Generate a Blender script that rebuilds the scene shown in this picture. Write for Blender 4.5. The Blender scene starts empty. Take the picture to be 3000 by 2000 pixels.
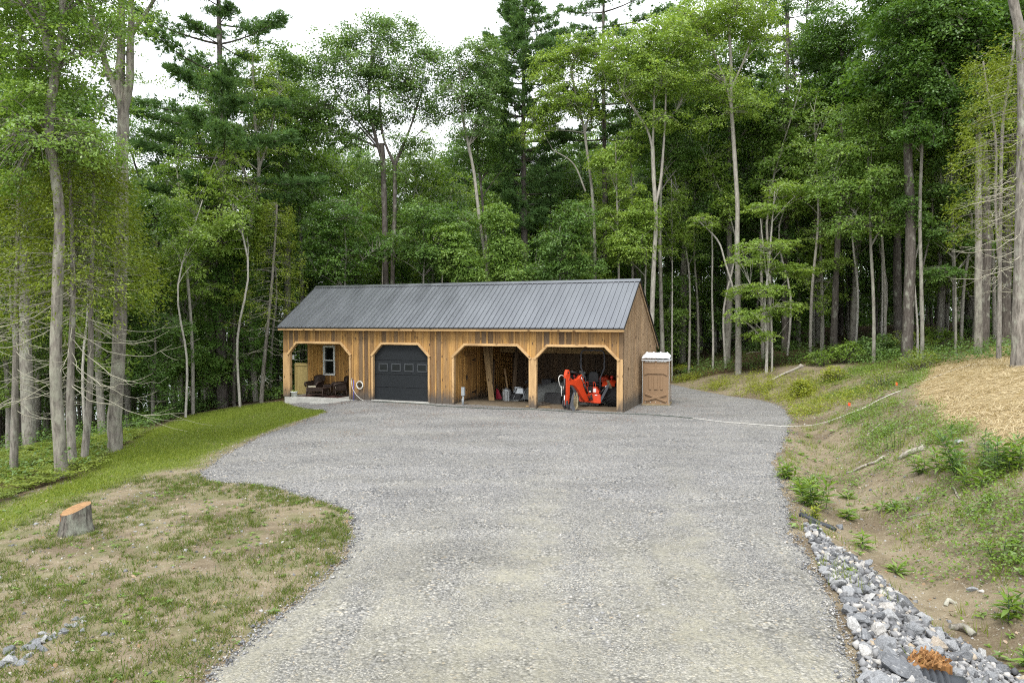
import bpy, math, random
import numpy as np
from mathutils import Vector, Matrix, noise as mn
from mathutils.geometry import delaunay_2d_cdt
rng = np.random.default_rng(11)
RND = random.Random(5)
sc = bpy.context.scene
COL = sc.collection
F, HOR, CZ = 2100.0, 943.3, 3.5445          # focal length (px of a 3000 px wide frame), horizon row, camera height
PITCH = math.atan((1000 - HOR) / F)
THETA = 0.3773                               # yaw of the barn
CT, ST = math.cos(THETA), math.sin(THETA)
BX, BY = -10.782, 33.766                     # front left corner of the barn wall

def ray(px, py):
    xc = (px - 1500) / F; zc = -(py - 1000) / F
    return np.array([xc, math.cos(PITCH) + zc * math.sin(PITCH), -math.sin(PITCH) + zc * math.cos(PITCH)])
def at(px, py, Y):
    d = ray(px, py); t = Y / d[1]
    return np.array([d[0] * t, Y, CZ + d[2] * t])
def atz(px, py, z=0.0):
    d = ray(px, py); t = (z - CZ) / d[2]
    return np.array([d[0] * t, d[1] * t, z])
def sst(a, b, x):
    t = np.clip((x - a) / (b - a), 0, 1)
    return t * t * (3 - 2 * t)

# ---------------------------------------------------------------- terrain
RPX = [(2526, 2000), (2478, 1800), (2406, 1704), (2382, 1632), (2330, 1561), (2311, 1480), (2277, 1355), (2296, 1298),
       (2320, 1222), (2290, 1187), (2223, 1171), (2086, 1151), (1968, 1125)]
LPX = [(580, 2000), (690, 1890), (800, 1800), (915, 1715), (1000, 1640), (1035, 1560), (1030, 1510), (950, 1470), (770, 1405), (640, 1397),
       (570, 1365), (620, 1330), (780, 1262), (960, 1203), (1010, 1187)]
REDGE = [(2.6, -14.0), (2.9, 0.0)] + [tuple(atz(*p)[:2]) for p in RPX] + [(8.2, 46.0), (7.5, 60.0)]
LEDGE = [(-4.0, -14.0), (-3.5, 0.0)] + [tuple(atz(*p)[:2]) for p in LPX]
RE = np.array(REDGE); LE = np.array(LEDGE)
def poly_dist(P, line):
    d = np.full(len(P), 1e9)
    for a, b in zip(line[:-1], line[1:]):
        ab = b - a; t = np.clip(((P - a) @ ab) / (ab @ ab), 0, 1)
        q = a + t[:, None] * ab
        d = np.minimum(d, np.hypot(*(P - q).T))
    return d
def inside(P, poly):
    poly = np.asarray(poly, float); x, y = P[:, 0], P[:, 1]; c = np.zeros(len(P), bool)
    j = len(poly) - 1
    for i in range(len(poly)):
        xi, yi = poly[i]; xj, yj = poly[j]
        if yi != yj:
            c ^= ((yi > y) != (yj > y)) & (x < (xj - xi) * (y - yi) / (yj - yi) + xi)
        j = i
    return c
RIGHT_POLY = np.array(REDGE + [(400, 60), (400, -14)])
_ph = rng.uniform(0, 6.28, (12, 2)); _ds = rng.normal(size=(12, 2)); _ds /= np.linalg.norm(_ds, axis=1)[:, None]
def wav(P, s, k0=0, k=6):
    o = np.zeros(len(P))
    for i in range(k0, k0 + k):
        o += np.sin((P @ _ds[i]) * s * (0.7 + 0.13 * i) + _ph[i, 0])
    return o / k
def hz(x, y):
    x = np.atleast_1d(np.asarray(x, float)); y = np.atleast_1d(np.asarray(y, float))
    P = np.stack([x, y], 1)
    z = -0.28 * sst(-6.3, -10.4, x) * sst(14, 24, y) - 0.05 * np.clip(-3.6 - x, 0, 12) * sst(24, 15, y)
    z -= 0.15 * np.clip(-11.2 - x, 0, 60)
    z -= 0.05 * np.clip(y - 40, 0, 60) * sst(4, -10, x)
    e = np.where(inside(P, RIGHT_POLY), poly_dist(P, RE), 0)
    slope = np.interp(y, [10, 22, 36], [0.50, 0.56, 0.30])
    top = np.interp(y, [4, 10, 20, 27, 38], [1.7, 2.1, 2.95, 2.55, 1.95])
    dit = np.interp(y, [0, 18, 26], [0.42, 0.30, 0.0])
    foot = np.interp(y, [0, 10, 20, 26], [2.1, 1.7, 1.2, 0.3])
    rise = np.clip(e - foot, 0, None) * slope
    zz = top * (1 - np.exp(-(rise / top) ** 1.25 * 1.25)) - dit * sst(0, 1, e / np.maximum(foot, .1)) * sst(2.6, 1.0, e / np.maximum(foot, .1))
    z = z + zz + 0.07 * np.clip(e - 9, 0, 80) * sst(0, 1, e) + 0.02 * np.clip(y - 44, 0, 120) * sst(-6, 6, x)
    g = np.clip(e, 0, 1) + np.clip(poly_dist(P, LE) * (x < -3), 0, 1)
    z = z + 0.05 * wav(P, 1.3) * np.clip(g, 0, 1) + 0.012 * wav(P, 4.1, 5)
    z = z + 0.35 * wav(P, 0.23, 3) * (sst(42, 55, y) + sst(-14, -24, x))
    return np.maximum(z, -11.0)
def hz1(x, y): return float(hz(x, y)[0])
def gnd(px, py):
    d = ray(px, py); t = np.concatenate([np.arange(4, 60, .05), np.arange(60, 300, .5)])
    P = np.array([0, 0, CZ]) + t[:, None] * d
    under = P[:, 2] < hz(P[:, 0], P[:, 1])
    i = int(np.argmax(under)) if under.any() else len(t) - 1
    return P[i]

# ---------------------------------------------------------------- objects
def tagp(o, label=None, cat=None, group=None, kind=None):
    if label: o['label'] = label
    if cat: o['category'] = cat
    if group: o['group'] = group
    if kind: o['kind'] = kind
    return o
def thing(name, label, cat, loc=(0, 0, 0), rz=0.0, group=None):
    o = bpy.data.objects.new(name, None); COL.objects.link(o)
    o.location = [float(v) for v in loc]; o.rotation_euler = (0, 0, rz); o.empty_display_size = .2
    return tagp(o, label, cat, group)
def np_mesh(name, V, Fq, mat, parent=None, rnd=None, smooth=False, vcol=None):
    """V (n,3); Fq (m,k) faces of one size."""
    V = np.ascontiguousarray(V, np.float32); Fq = np.ascontiguousarray(Fq, np.int32)
    me = bpy.data.meshes.new(name); m, k = Fq.shape
    me.vertices.add(len(V)); me.vertices.foreach_set('co', V.ravel())
    me.loops.add(m * k); me.loops.foreach_set('vertex_index', Fq.ravel())
    me.polygons.add(m); me.polygons.foreach_set('loop_start', np.arange(0, m * k, k, dtype=np.int32))
    me.update(calc_edges=True)
    if rnd is not None:
        a = me.attributes.new('rnd', 'FLOAT', 'FACE'); a.data.foreach_set('value', np.ascontiguousarray(rnd, np.float32))
    if vcol is not None:
        a = me.color_attributes.new('zone', 'FLOAT_COLOR', 'POINT')
        a.data.foreach_set('color', np.ascontiguousarray(vcol, np.float32).ravel())
    if smooth: me.polygons.foreach_set('use_smooth', np.ones(m, bool))
    me.materials.append(mat)
    o = bpy.data.objects.new(name, me); COL.objects.link(o)
    if parent: o.parent = parent
    return o
class MB:
    def __init__(s): s.v = []; s.f = []; s.r = []; s.sm = []
    def add(s, V, Fs, r=None, sm=False):
        n = len(s.v); s.v.extend([tuple(map(float, p)) for p in V]); r = RND.random() if r is None else r
        for f in Fs: s.f.append([i + n for i in f]); s.r.append(r); s.sm.append(sm)
        return s
    def box(s, a, b, r=None):
        (x0, y0, z0), (x1, y1, z1) = a, b
        return s.add([(x0, y0, z0), (x1, y0, z0), (x1, y1, z0), (x0, y1, z0), (x0, y0, z1), (x1, y0, z1), (x1, y1, z1), (x0, y1, z1)],
                     [(0, 3, 2, 1), (4, 5, 6, 7), (0, 1, 5, 4), (1, 2, 6, 5), (2, 3, 7, 6), (3, 0, 4, 7)], r)
    def bar(s, p, q, w, h, r=None, up=(0, 0, 1)):
        p, q = Vector(p), Vector(q); d = (q - p).normalized(); up = Vector(up)
        if abs(d.dot(up)) > .98: up = Vector((0, 1, 0))
        sx = d.cross(up).normalized() * (w / 2); sz = sx.cross(d).normalized() * (h / 2)
        V = [p - sx - sz, p + sx - sz, p + sx + sz, p - sx + sz, q - sx - sz, q + sx - sz, q + sx + sz, q - sx + sz]
        return s.add(V, [(0, 1, 2, 3), (7, 6, 5, 4), (0, 4, 5, 1), (1, 5, 6, 2), (2, 6, 7, 3), (3, 7, 4, 0)], r)
    def prism(s, poly, fn, a, b, r=None):
        """poly: 2d outline; fn(p, t) -> 3d, t in (a, b)."""
        n = len(poly); V = [fn(p, a) for p in poly] + [fn(p, b) for p in poly]
        return s.add(V, [tuple(range(n))[::-1], tuple(range(n, 2 * n))] + [(i, (i + 1) % n, n + (i + 1) % n, n + i) for i in range(n)], r)
    def tube(s, pts, rad, n=6, r=None, cap=True):
        pts = [Vector(p) for p in pts]; k = len(pts)
        if not hasattr(rad, '__len__'): rad = [rad] * k
        t0 = (pts[1] - pts[0]).normalized(); ref = Vector((0, 0, 1)) if abs(t0.z) < .9 else Vector((1, 0, 0))
        nx = t0.cross(ref).normalized(); V = []
        for i in range(k):
            t = (pts[min(i + 1, k - 1)] - pts[max(i - 1, 0)]).normalized()
            nx = (nx - t * nx.dot(t)).normalized(); ny = t.cross(nx)
            for j in range(n):
                a = 2 * math.pi * j / n; V.append(pts[i] + (nx * math.cos(a) + ny * math.sin(a)) * rad[i])
        Fs = [(i * n + j, i * n + (j + 1) % n, (i + 1) * n + (j + 1) % n, (i + 1) * n + j) for i in range(k - 1) for j in range(n)]
        s.add(V, Fs, r, True)
        if cap:
            m = len(s.v) - len(V); s.f.append([m + j for j in range(n)][::-1]); s.f.append([m + (k - 1) * n + j for j in range(n)])
            s.r += [s.r[-1]] * 2; s.sm += [False] * 2
        return s
    def lathe(s, prof, c=(0, 0, 0), n=20, r=None, axis='z', sm=True):
        V = []
        for (rr, h) in prof:
            for j in range(n):
                a = 2 * math.pi * j / n; x, y = rr * math.cos(a), rr * math.sin(a)
                p = (x, y, h) if axis == 'z' else ((h, x, y) if axis == 'x' else (x, h, y))
                V.append((c[0] + p[0], c[1] + p[1], c[2] + p[2]))
        k = len(prof)
        Fs = [(i * n + j, i * n + (j + 1) % n, (i + 1) * n + (j + 1) % n, (i + 1) * n + j) for i in range(k - 1) for j in range(n)]
        return s.add(V, Fs, r, sm)
    def build(s, name, mat, parent=None, bevel=0):
        me = bpy.data.meshes.new(name); me.from_pydata(s.v, [], s.f); me.update()
        a = me.attributes.new('rnd', 'FLOAT', 'FACE'); a.data.foreach_set('value', np.array(s.r, np.float32))
        me.polygons.foreach_set('use_smooth', np.array(s.sm, bool))
        me.materials.append(mat)
        o = bpy.data.objects.new(name, me); COL.objects.link(o)
        if parent: o.parent = parent
        if bevel:
            md = o.modifiers.new('edge', 'BEVEL'); md.width = bevel; md.segments = 2; md.limit_method = 'ANGLE'
        return o

# ---------------------------------------------------------------- materials
class NT:
    def __init__(s, name):
        s.m = bpy.data.materials.new(name); s.m.use_nodes = True; s.t = s.m.node_tree; s.t.nodes.clear()
        s.out = s.t.nodes.new('ShaderNodeOutputMaterial')
    def n(s, typ, inp=None, **kw):
        nd = s.t.nodes.new(typ)
        for k, v in kw.items(): setattr(nd, k, v)
        for k, v in (inp or {}).items(): s.set(nd.inputs[k], v)
        return nd
    def set(s, sock, v):
        if isinstance(v, bpy.types.NodeSocket): s.t.links.new(v, sock)
        elif hasattr(v, '__len__') and sock.type == 'RGBA' and len(v) == 3: sock.default_value = (*v, 1)
        else: sock.default_value = v
    def ramp(s, fac, stops, interp='LINEAR'):
        nd = s.n('ShaderNodeValToRGB', {'Fac': fac}); cr = nd.color_ramp; cr.interpolation = interp
        while len(cr.elements) < len(stops): cr.elements.new(0.5)
        for e, (p, c) in zip(cr.elements, stops):
            e.position = p; e.color = (*c, 1) if hasattr(c, '__len__') else (c, c, c, 1)
        return nd.outputs['Color']
    def mix(s, f, a, b, mode='MIX'):
        nd = s.n('ShaderNodeMix', data_type='RGBA', blend_type=mode)
        s.set(nd.inputs[0], f); s.set(nd.inputs[6], a); s.set(nd.inputs[7], b)
        return nd.outputs[2]
    def math(s, op, a, b=0.0, c=0.0, clamp=False):
        nd = s.n('ShaderNodeMath', operation=op, use_clamp=clamp); s.set(nd.inputs[0], a); s.set(nd.inputs[1], b); s.set(nd.inputs[2], c)
        return nd.outputs[0]
    def rng(s, v, a, b, c=0.0, d=1.0):
        nd = s.n('ShaderNodeMapRange', {0: v, 1: a, 2: b, 3: c, 4: d}); return nd.outputs[0]
    def coord(s, scale=(1, 1, 1), shift=None, kind='Object'):
        tc = s.n('ShaderNodeTexCoord').outputs[kind]
        if shift is not None:
            tc = s.n('ShaderNodeVectorMath', {0: tc, 1: shift}, operation='ADD').outputs[0]
        return s.n('ShaderNodeMapping', {'Vector': tc, 'Scale': scale}).outputs[0]
    def noise(s, vec, scale, detail=4, rough=.55, col=False):
        nd = s.n('ShaderNodeTexNoise', {'Vector': vec, 'Scale': scale, 'Detail': detail, 'Roughness': rough})
        return nd.outputs['Color' if col else 'Fac']
    def voro(s, vec, scale, out='Distance', rnd=1.0, feature='F1'):
        nd = s.n('ShaderNodeTexVoronoi', {'Vector': vec, 'Scale': scale, 'Randomness': rnd}, feature=feature)
        return nd.outputs[out]
    def rnd(s): return s.n('ShaderNodeAttribute', attribute_name='rnd').outputs['Fac']
    def bump(s, h, strength=.3, dist=.02):
        return s.n('ShaderNodeBump', {'Height': h, 'Strength': strength, 'Distance': dist}).outputs[0]
    def fin(s, col, rough=.7, metal=0.0, spec=.4, normal=None, **kw):
        b = s.n('ShaderNodeBsdfPrincipled', {'Base Color': col, 'Roughness': rough, 'Metallic': metal, 'Specular IOR Level': spec})
        if normal is not None: s.set(b.inputs['Normal'], normal)
        for k, v in kw.items(): s.set(b.inputs[k], v)
        s.t.links.new(b.outputs[0], s.out.inputs[0]); return s.m

def plain(name, c, rough=.6, metal=0.0, spec=.4, var=.15, scale=6, bump=0.0):
    t = NT(name); co = t.coord(); nz = t.noise(co, scale, 6)
    f = t.rng(nz, .25, .75, 1 - var, 1 + var)
    col = t.mix(1.0, c, t.n('ShaderNodeCombineColor', {0: f, 1: f, 2: f}).outputs[0], 'MULTIPLY')
    nm = t.bump(t.noise(co, scale * 8, 5), bump, .01) if bump else None
    return t.fin(col, t.rng(nz, .2, .8, rough - .08, min(1, rough + .1)), metal, spec, nm)

def wood(name, stops, grey=(.15, .13, .112), base_z=None, streak=.5, greying=.0, zc=0.0, knots=True, axis='z'):
    t = NT(name); r = t.rnd(); sh = t.math('MULTIPLY', r, 37.0)
    sv = t.n('ShaderNodeCombineXYZ', {0: sh, 1: sh, 2: sh}).outputs[0]
    sc_ = {'z': (22, 22, 1.1), 'x': (1.1, 22, 22), 'y': (22, 1.1, 22)}[axis]
    co = t.coord(sc_, sv); co1 = t.coord((1, 1, 1), sv)
    g = t.noise(co, 1.6, 8, .62); g2 = t.noise(t.coord(tuple(v * 4 for v in sc_), sv), 1.0, 4)
    col = t.ramp(r, stops)
    f = t.rng(g, .3, .72, 1 - streak, 1 + streak * .55)
    col = t.mix(1.0, col, t.n('ShaderNodeCombineColor', {0: f, 1: f, 2: f}).outputs[0], 'MULTIPLY')
    if knots:
        kv = t.coord({'z': (5.5, 5.5, 2.2), 'x': (2.2, 5.5, 5.5), 'y': (5.5, 2.2, 5.5)}[axis], sv)
        k = t.voro(kv, 1.0); col = t.mix(t.rng(k, .20, .09), col, (.075, .038, .018))
        col = t.mix(t.rng(t.voro(kv, 0.55), .2, .55, .35, 0), col, (.12, .06, .025))
    if greying:
        col = t.mix(t.math('MULTIPLY', t.rng(t.noise(t.coord(tuple(v * .35 for v in sc_), sv), 1.5, 5), .35, .65), greying), col, grey)
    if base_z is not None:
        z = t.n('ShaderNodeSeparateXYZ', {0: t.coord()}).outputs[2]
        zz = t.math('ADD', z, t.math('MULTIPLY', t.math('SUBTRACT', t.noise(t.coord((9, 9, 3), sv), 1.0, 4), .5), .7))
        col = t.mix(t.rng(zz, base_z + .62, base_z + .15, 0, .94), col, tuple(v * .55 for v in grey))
    h = t.math('ADD', g, t.math('MULTIPLY', g2, .5))
    return t.fin(col, .78, 0, .25, t.bump(h, .35, .006))

def leafmat(name, c0, c1, c2, trans=.42):
    t = NT(name); r = t.rnd()
    col = t.ramp(r, [(0, c0), (.5, c1), (1, c2)])
    d = t.n('ShaderNodeBsdfDiffuse', {'Color': col}).outputs[0]
    tc = t.mix(1.0, col, (1.2, 1.16, .6), 'MULTIPLY')
    tr = t.n('ShaderNodeBsdfTranslucent', {'Color': tc}).outputs[0]
    m = t.n('ShaderNodeMixShader', {0: trans, 1: d, 2: tr}).outputs[0]
    gl = t.n('ShaderNodeBsdfGlossy', {'Color': (1, 1, 1), 'Roughness': .42}).outputs[0]
    fr = t.n('ShaderNodeFresnel', {'IOR': 1.33}).outputs[0]
    m2 = t.n('ShaderNodeMixShader', {0: t.math('MULTIPLY', fr, .08), 1: m, 2: gl}).outputs[0]
    t.t.links.new(m2, t.out.inputs[0]); return t.m

def bark(name, c0, c1, lichen=.35, scale=1.0, bumpk=.6, lich=(.36, .37, .30)):
    t = NT(name); co = t.coord((9 * scale, 9 * scale, 1.6 * scale)); g = t.noise(co, 2.0, 8, .65)
    col = t.ramp(g, [(.3, c0), (.68, c1)])
    li = t.noise(t.coord((2.2, 2.2, 1.3)), 1.6, 6, .65)
    col = t.mix(t.rng(li, .60 - lichen * .25, .70, 0, .75), col, lich)
    return t.fin(col, .9, 0, .15, t.bump(g, bumpk, .03))

M = {}
GOLD = [(0, (.115, .075, .042)), (.22, (.23, .128, .048)), (.42, (.42, .232, .072)), (.62, (.52, .295, .092)), (.8, (.33, .185, .062)), (1, (.145, .10, .062))]
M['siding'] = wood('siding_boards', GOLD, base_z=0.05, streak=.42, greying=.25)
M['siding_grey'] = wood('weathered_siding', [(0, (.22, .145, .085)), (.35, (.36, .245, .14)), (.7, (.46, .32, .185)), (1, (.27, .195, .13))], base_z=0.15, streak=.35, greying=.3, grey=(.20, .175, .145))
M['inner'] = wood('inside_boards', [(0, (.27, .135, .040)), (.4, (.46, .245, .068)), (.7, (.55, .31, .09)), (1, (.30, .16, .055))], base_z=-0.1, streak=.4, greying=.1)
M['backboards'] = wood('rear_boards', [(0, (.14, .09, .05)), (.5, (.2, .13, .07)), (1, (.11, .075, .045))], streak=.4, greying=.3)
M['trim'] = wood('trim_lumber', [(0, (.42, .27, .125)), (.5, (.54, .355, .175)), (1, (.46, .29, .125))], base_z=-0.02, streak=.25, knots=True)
M['trimh'] = wood('trim_lumber_level', [(0, (.44, .28, .13)), (.5, (.55, .36, .175)), (1, (.47, .30, .13))], streak=.25, axis='x')
M['lumber'] = wood('stored_lumber', [(0, (.30, .2, .1)), (.5, (.40, .27, .13)), (1, (.26, .17, .09))], streak=.4)
M['lumberx'] = wood('stored_lumber_level', [(0, (.36, .24, .11)), (.5, (.5, .34, .15)), (1, (.36, .24, .11))], streak=.3, axis='x')
M['darklumber'] = wood('old_lumber', [(0, (.10, .085, .07)), (.5, (.17, .145, .12)), (1, (.12, .1, .08))], streak=.4, axis='x')
M['ptwood'] = wood('treated_wood', [(0, (.30, .23, .09)), (.5, (.36, .28, .115)), (1, (.32, .25, .1))], streak=.25, knots=False)
M['concrete'] = plain('concrete', (.36, .36, .335), .85, var=.25, scale=2.5, bump=.2)
M['door_dark'] = plain('charcoal_door', (.0125, .015, .0175), .6, spec=.25, var=.2, scale=14, bump=.12)
M['glass'] = plain('dark_glass', (.006, .008, .007), .05, spec=.16, var=.1)
M['doorframe'] = plain('door_window_frame', (.04, .045, .05), .4)
M['vinyl'] = plain('white_vinyl', (.62, .64, .62), .4, var=.05)
M['black'] = plain('black_iron', (.015, .015, .016), .5)
M['blackrub'] = plain('tyre_rubber', (.018, .018, .019), .8, bump=.3)
M['wicker'] = plain('brown_wicker', (.030, .017, .012), .6, var=.5, scale=60, bump=.5)
M['cushion'] = plain('cream_cushion', (.5, .47, .36), .9, var=.3, scale=18)
M['rug'] = plain('brown_rug', (.05, .022, .018), .95, var=.4, scale=12)
M['galv'] = plain('galvanised_steel', (.42, .44, .45), .42, metal=.75, var=.2, scale=8)
M['conduit'] = plain('grey_conduit', (.25, .27, .28), .5)
M['redorange'] = plain('orange_paint', (.62, .058, .016), .32, spec=.5, var=.08, scale=3)
M['steelgrey'] = plain('worn_steel', (.09, .095, .105), .45, metal=.5, var=.4, scale=9)
M['mudsteel'] = plain('muddy_steel', (.23, .19, .115), .7, metal=.1, var=.4, scale=7)
M['chrome'] = plain('chrome_rod', (.7, .7, .7), .15, metal=1.0)
M['white'] = plain('white_decal', (.75, .75, .73), .5, var=.05)
M['rops'] = plain('grey_rollbar', (.06, .065, .075), .45)
M['redlens'] = plain('red_lens', (.45, .03, .02), .2)
M['shovelred'] = plain('red_plastic', (.30, .012, .03), .4)
M['tan'] = plain('tan_plastic', (.235, .15, .083), .6, var=.07, scale=3, bump=.06)
M['tanroof'] = plain('white_roof_plastic', (.74, .76, .78), .45, var=.05)
M['tarp'] = plain('grey_tarp', (.17, .175, .165), .7, var=.3, scale=4, bump=.15)
M['junk'] = plain('dark_stored_goods', (.035, .035, .036), .8, var=.5, scale=5)
M['hosegreen'] = plain('green_hose', (.018, .04, .026), .5)
M['hosewhite'] = plain('white_hose', (.55, .54, .5), .6)
M['blue'] = plain('blue_plastic', (.02, .05, .45), .5)
M['pot'] = plain('white_pot', (.6, .62, .6), .5, var=.1)
M['culvert'] = plain('black_corrugated_plastic', (.022, .026, .032), .45, spec=.45, var=.4, scale=6)
M['orangeflag'] = plain('orange_flag', (.85, .09, .03), .6)
M['rotwood'] = wood('rotten_wood', [(0, (.16, .075, .025)), (.5, (.28, .14, .05)), (1, (.36, .2, .08))], streak=.6, knots=False)
M['cutwood'] = wood('sawn_wood', [(0, (.27, .155, .07)), (1, (.33, .20, .10))], streak=.5, axis='x', knots=False)
M['driftwood'] = bark('grey_dead_wood', (.16, .14, .115), (.40, .37, .32), .1, 1.2, .4)
M['bark_oak'] = bark('oak_bark', (.045, .039, .033), (.27, .245, .21), .65, .6, 1.0, (.34, .345, .27))
M['bark_grey'] = bark('grey_bark', (.075, .068, .057), (.27, .25, .215), .6, 1.3, .5)
M['bark_pale'] = bark('pale_bark', (.13, .12, .10), (.38, .355, .31), .35, 1.2, .3)
M['bark_dark'] = bark('dark_bark', (.045, .038, .032), (.13, .115, .10), .25, 1.0, .8)
M['bark_pine'] = bark('pine_bark', (.05, .042, .038), (.155, .135, .12), .15, .9, .9)
M['bark_birch'] = bark('birch_bark', (.16, .145, .125), (.50, .48, .43), .2, 1.6, .3)
M['bark_cedar'] = bark('cedar_bark', (.07, .062, .052), (.30, .275, .24), .3, .75, .7)
M['twig'] = bark('dead_twig', (.24, .225, .17), (.46, .44, .35), .2, 2.0, .2, (.40, .42, .30))
M['bark_stump'] = bark('stump_bark', (.022, .019, .016), (.20, .185, .16), .5, 1.9, 1.0, (.33, .36, .29))
L = {}
L['light'] = leafmat('leaf_light', (.112, .20, .040), (.19, .315, .066), (.28, .405, .11), .47)
L['yellow'] = leafmat('leaf_yellow_green', (.15, .245, .042), (.235, .355, .066), (.33, .445, .11), .48)
L['mid'] = leafmat('leaf_mid', (.070, .142, .034), (.122, .225, .052), (.185, .30, .078), .45)
L['grey'] = leafmat('leaf_grey_green', (.082, .158, .048), (.14, .24, .070), (.205, .31, .10), .38)
L['dark'] = leafmat('leaf_dark', (.052, .118, .024), (.092, .185, .034), (.145, .255, .052), .45)
L['pine'] = leafmat('pine_needles', (.060, .125, .042), (.105, .195, .064), (.16, .265, .09), .36)
L['cedar'] = leafmat('cedar_sprays', (.105, .15, .016), (.17, .23, .026), (.25, .31, .045), .38)
L['fern'] = leafmat('fern_fronds', (.12, .17, .022), (.18, .24, .034), (.25, .31, .055), .45)
L['grass'] = leafmat('grass_blades', (.12, .175, .024), (.19, .255, .038), (.29, .325, .07), .4)
L['tuft'] = leafmat('tuft_blades', (.060, .105, .020), (.105, .155, .030), (.20, .20, .06), .35)
L['weed'] = leafmat('weed_leaves', (.10, .18, .022), (.155, .255, .036), (.225, .335, .065), .42)
L['yweed'] = leafmat('yellow_weeds', (.19, .24, .025), (.27, .32, .034), (.36, .38, .06), .45)
L['straw'] = leafmat('straw_stalks', (.33, .25, .125), (.45, .36, .205), (.56, .48, .30), .2)
L['litter'] = leafmat('dry_leaves', (.16, .10, .055), (.28, .19, .115), (.42, .33, .24), .15)
L['needle_litter'] = leafmat('rust_needles', (.14, .06, .03), (.22, .10, .05), (.28, .15, .08), .1)
# ---------------------------------------------------------------- ground
def axis_nodes(a, b, step, far0, far1, grow=1.22):
    m = list(np.arange(a, b + 1e-6, step)); s = step; x = a; lo = []
    while x > far0: s *= grow; x -= s; lo.append(x)
    s = step; x = m[-1]; hi = []
    while x < far1: s *= grow; x += s; hi.append(x)
    return np.array(lo[::-1] + m + hi)
STRAW_PX = [(3300, 960), (3000, 1005), (2900, 1016), (2820, 1034), (2749, 1059), (2700, 1110), (2683, 1161), (2744, 1202), (2769, 1233), (2846, 1246), (2930, 1290), (3000, 1325), (3300, 1500)]
STRAW = np.array([gnd(*p)[:2] for p in STRAW_PX])
LAWN_PX = [(960, 1196), (834, 1182), (760, 1178), (700, 1190), (560, 1216), (440, 1262), (330, 1330), (235, 1400), (0, 1490), (-300, 1640), (-150, 1640), (200, 1462), (440, 1385), (575, 1362), (620, 1330), (780, 1262)]
LAWN = np.array([gnd(*p)[:2] for p in LAWN_PX])
TREELINE_PX = [(-400, 1640), (0, 1466), (235, 1392), (330, 1325), (440, 1255), (560, 1212), (700, 1186), (760, 1176), (834, 1176)]
FOREST = np.array([gnd(*p)[:2] for p in TREELINE_PX] + [[-8.6, 42.0], [7.5, 44.0], [10, 41.0], [14.0, 39.5], [17.5, 37], [17.0, 30], [18.5, 24.5], [22, 20], [30, 12], [60, 0], [400, 0], [400, 600], [-400, 600], [-400, -40], [-14, -40]])
def soft(P, poly, w, amp=.5, sc_=1.2):
    Q = P + np.stack([wav(P, sc_), wav(P[:, ::-1], sc_, 3)], 1) * amp
    d = poly_dist(Q, np.vstack([poly, poly[:1]])); s = np.where(inside(Q, poly), d, -d)
    return sst(-w, w, s)
xs = axis_nodes(-24, 26, .3, -420, 420); ys = axis_nodes(-8, 46, .3, -60, 640)
X, Y = np.meshgrid(xs, ys); PG = np.stack([X.ravel(), Y.ravel()], 1)
ZG = hz(PG[:, 0], PG[:, 1])
nx, ny = len(xs), len(ys)
idx = np.arange(nx * ny).reshape(ny, nx)
Q4 = np.stack([idx[:-1, :-1].ravel(), idx[:-1, 1:].ravel(), idx[1:, 1:].ravel(), idx[1:, :-1].ravel()], 1)
zl = soft(PG, LAWN, .5, .35); zs = soft(PG, STRAW, .3, .2, 2.0); zf = soft(PG, FOREST, .5, .5)
VC = np.stack([zl, zs, zf, np.ones(len(PG))], 1)
t = NT('bare_ground'); co = t.coord(); zn = t.n('ShaderNodeAttribute', attribute_name='zone').outputs['Color']
sp = t.n('ShaderNodeSeparateColor', {0: zn}).outputs
n1 = t.noise(co, .55, 6); n2 = t.noise(co, 4.0, 6, .65); n3 = t.noise(co, 26, 5, .7)
dirt = t.ramp(n2, [(.25, (.115, .088, .055)), (.5, (.19, .152, .098)), (.75, (.26, .215, .148))])
dirt = t.mix(t.rng(n1, .50, .60, 0, .85), dirt, (.095, .068, .042))
dirt = t.mix(t.rng(n1, .42, .30, 0, .5), dirt, (.28, .24, .175))
dirt = t.mix(t.rng(n3, .35, .68, 0, .45), dirt, (.25, .22, .155))
peb = t.voro(co, 30.0, 'Distance'); pc = t.n('ShaderNodeSeparateColor', {0: t.voro(co, 30.0, 'Color')}).outputs[0]
dirt = t.mix(t.math('MULTIPLY', t.rng(peb, .36, .24), t.math('GREATER_THAN', pc, .80)), dirt, t.ramp(pc, [(.8, (.2, .18, .14)), (1, (.46, .43, .37))]))
grn = t.ramp(n2, [(.3, (.085, .115, .022)), (.7, (.155, .19, .042))])
gf = t.math('MULTIPLY', sp[0], t.rng(t.math('ADD', n2, t.math('MULTIPLY', n1, .4)), .44, .60, .45, 1))
col = t.mix(gf, dirt, grn)
gxs = t.n('ShaderNodeSeparateXYZ', {0: co}).outputs[0]
patch = t.math('MULTIPLY', t.rng(gxs, 4, 1), t.rng(t.noise(co, 1.5, 5, .6), .48, .62))
col = t.mix(t.math('MULTIPLY', patch, .5), col, (.095, .115, .034))
col = t.mix(sp[2], col, t.ramp(t.noise(co, 7, 6, .7), [(.3, (.035, .024, .014)), (.6, (.09, .06, .034)), (.8, (.15, .105, .06))]))
col = t.mix(sp[1], col, t.ramp(t.noise(t.coord((30, 12, 12)), 1.0, 6, .7), [(.3, (.20, .15, .075)), (.7, (.40, .31, .17))]))
GROUND_MAT = t.fin(col, .92, 0, .15, t.bump(t.math('ADD', n2, t.math('MULTIPLY', n3, .45)), .9, .06))
ground = np_mesh('ground', np.column_stack([PG, ZG]), Q4, GROUND_MAT, smooth=True, vcol=VC)
tagp(ground, kind='structure')

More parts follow.
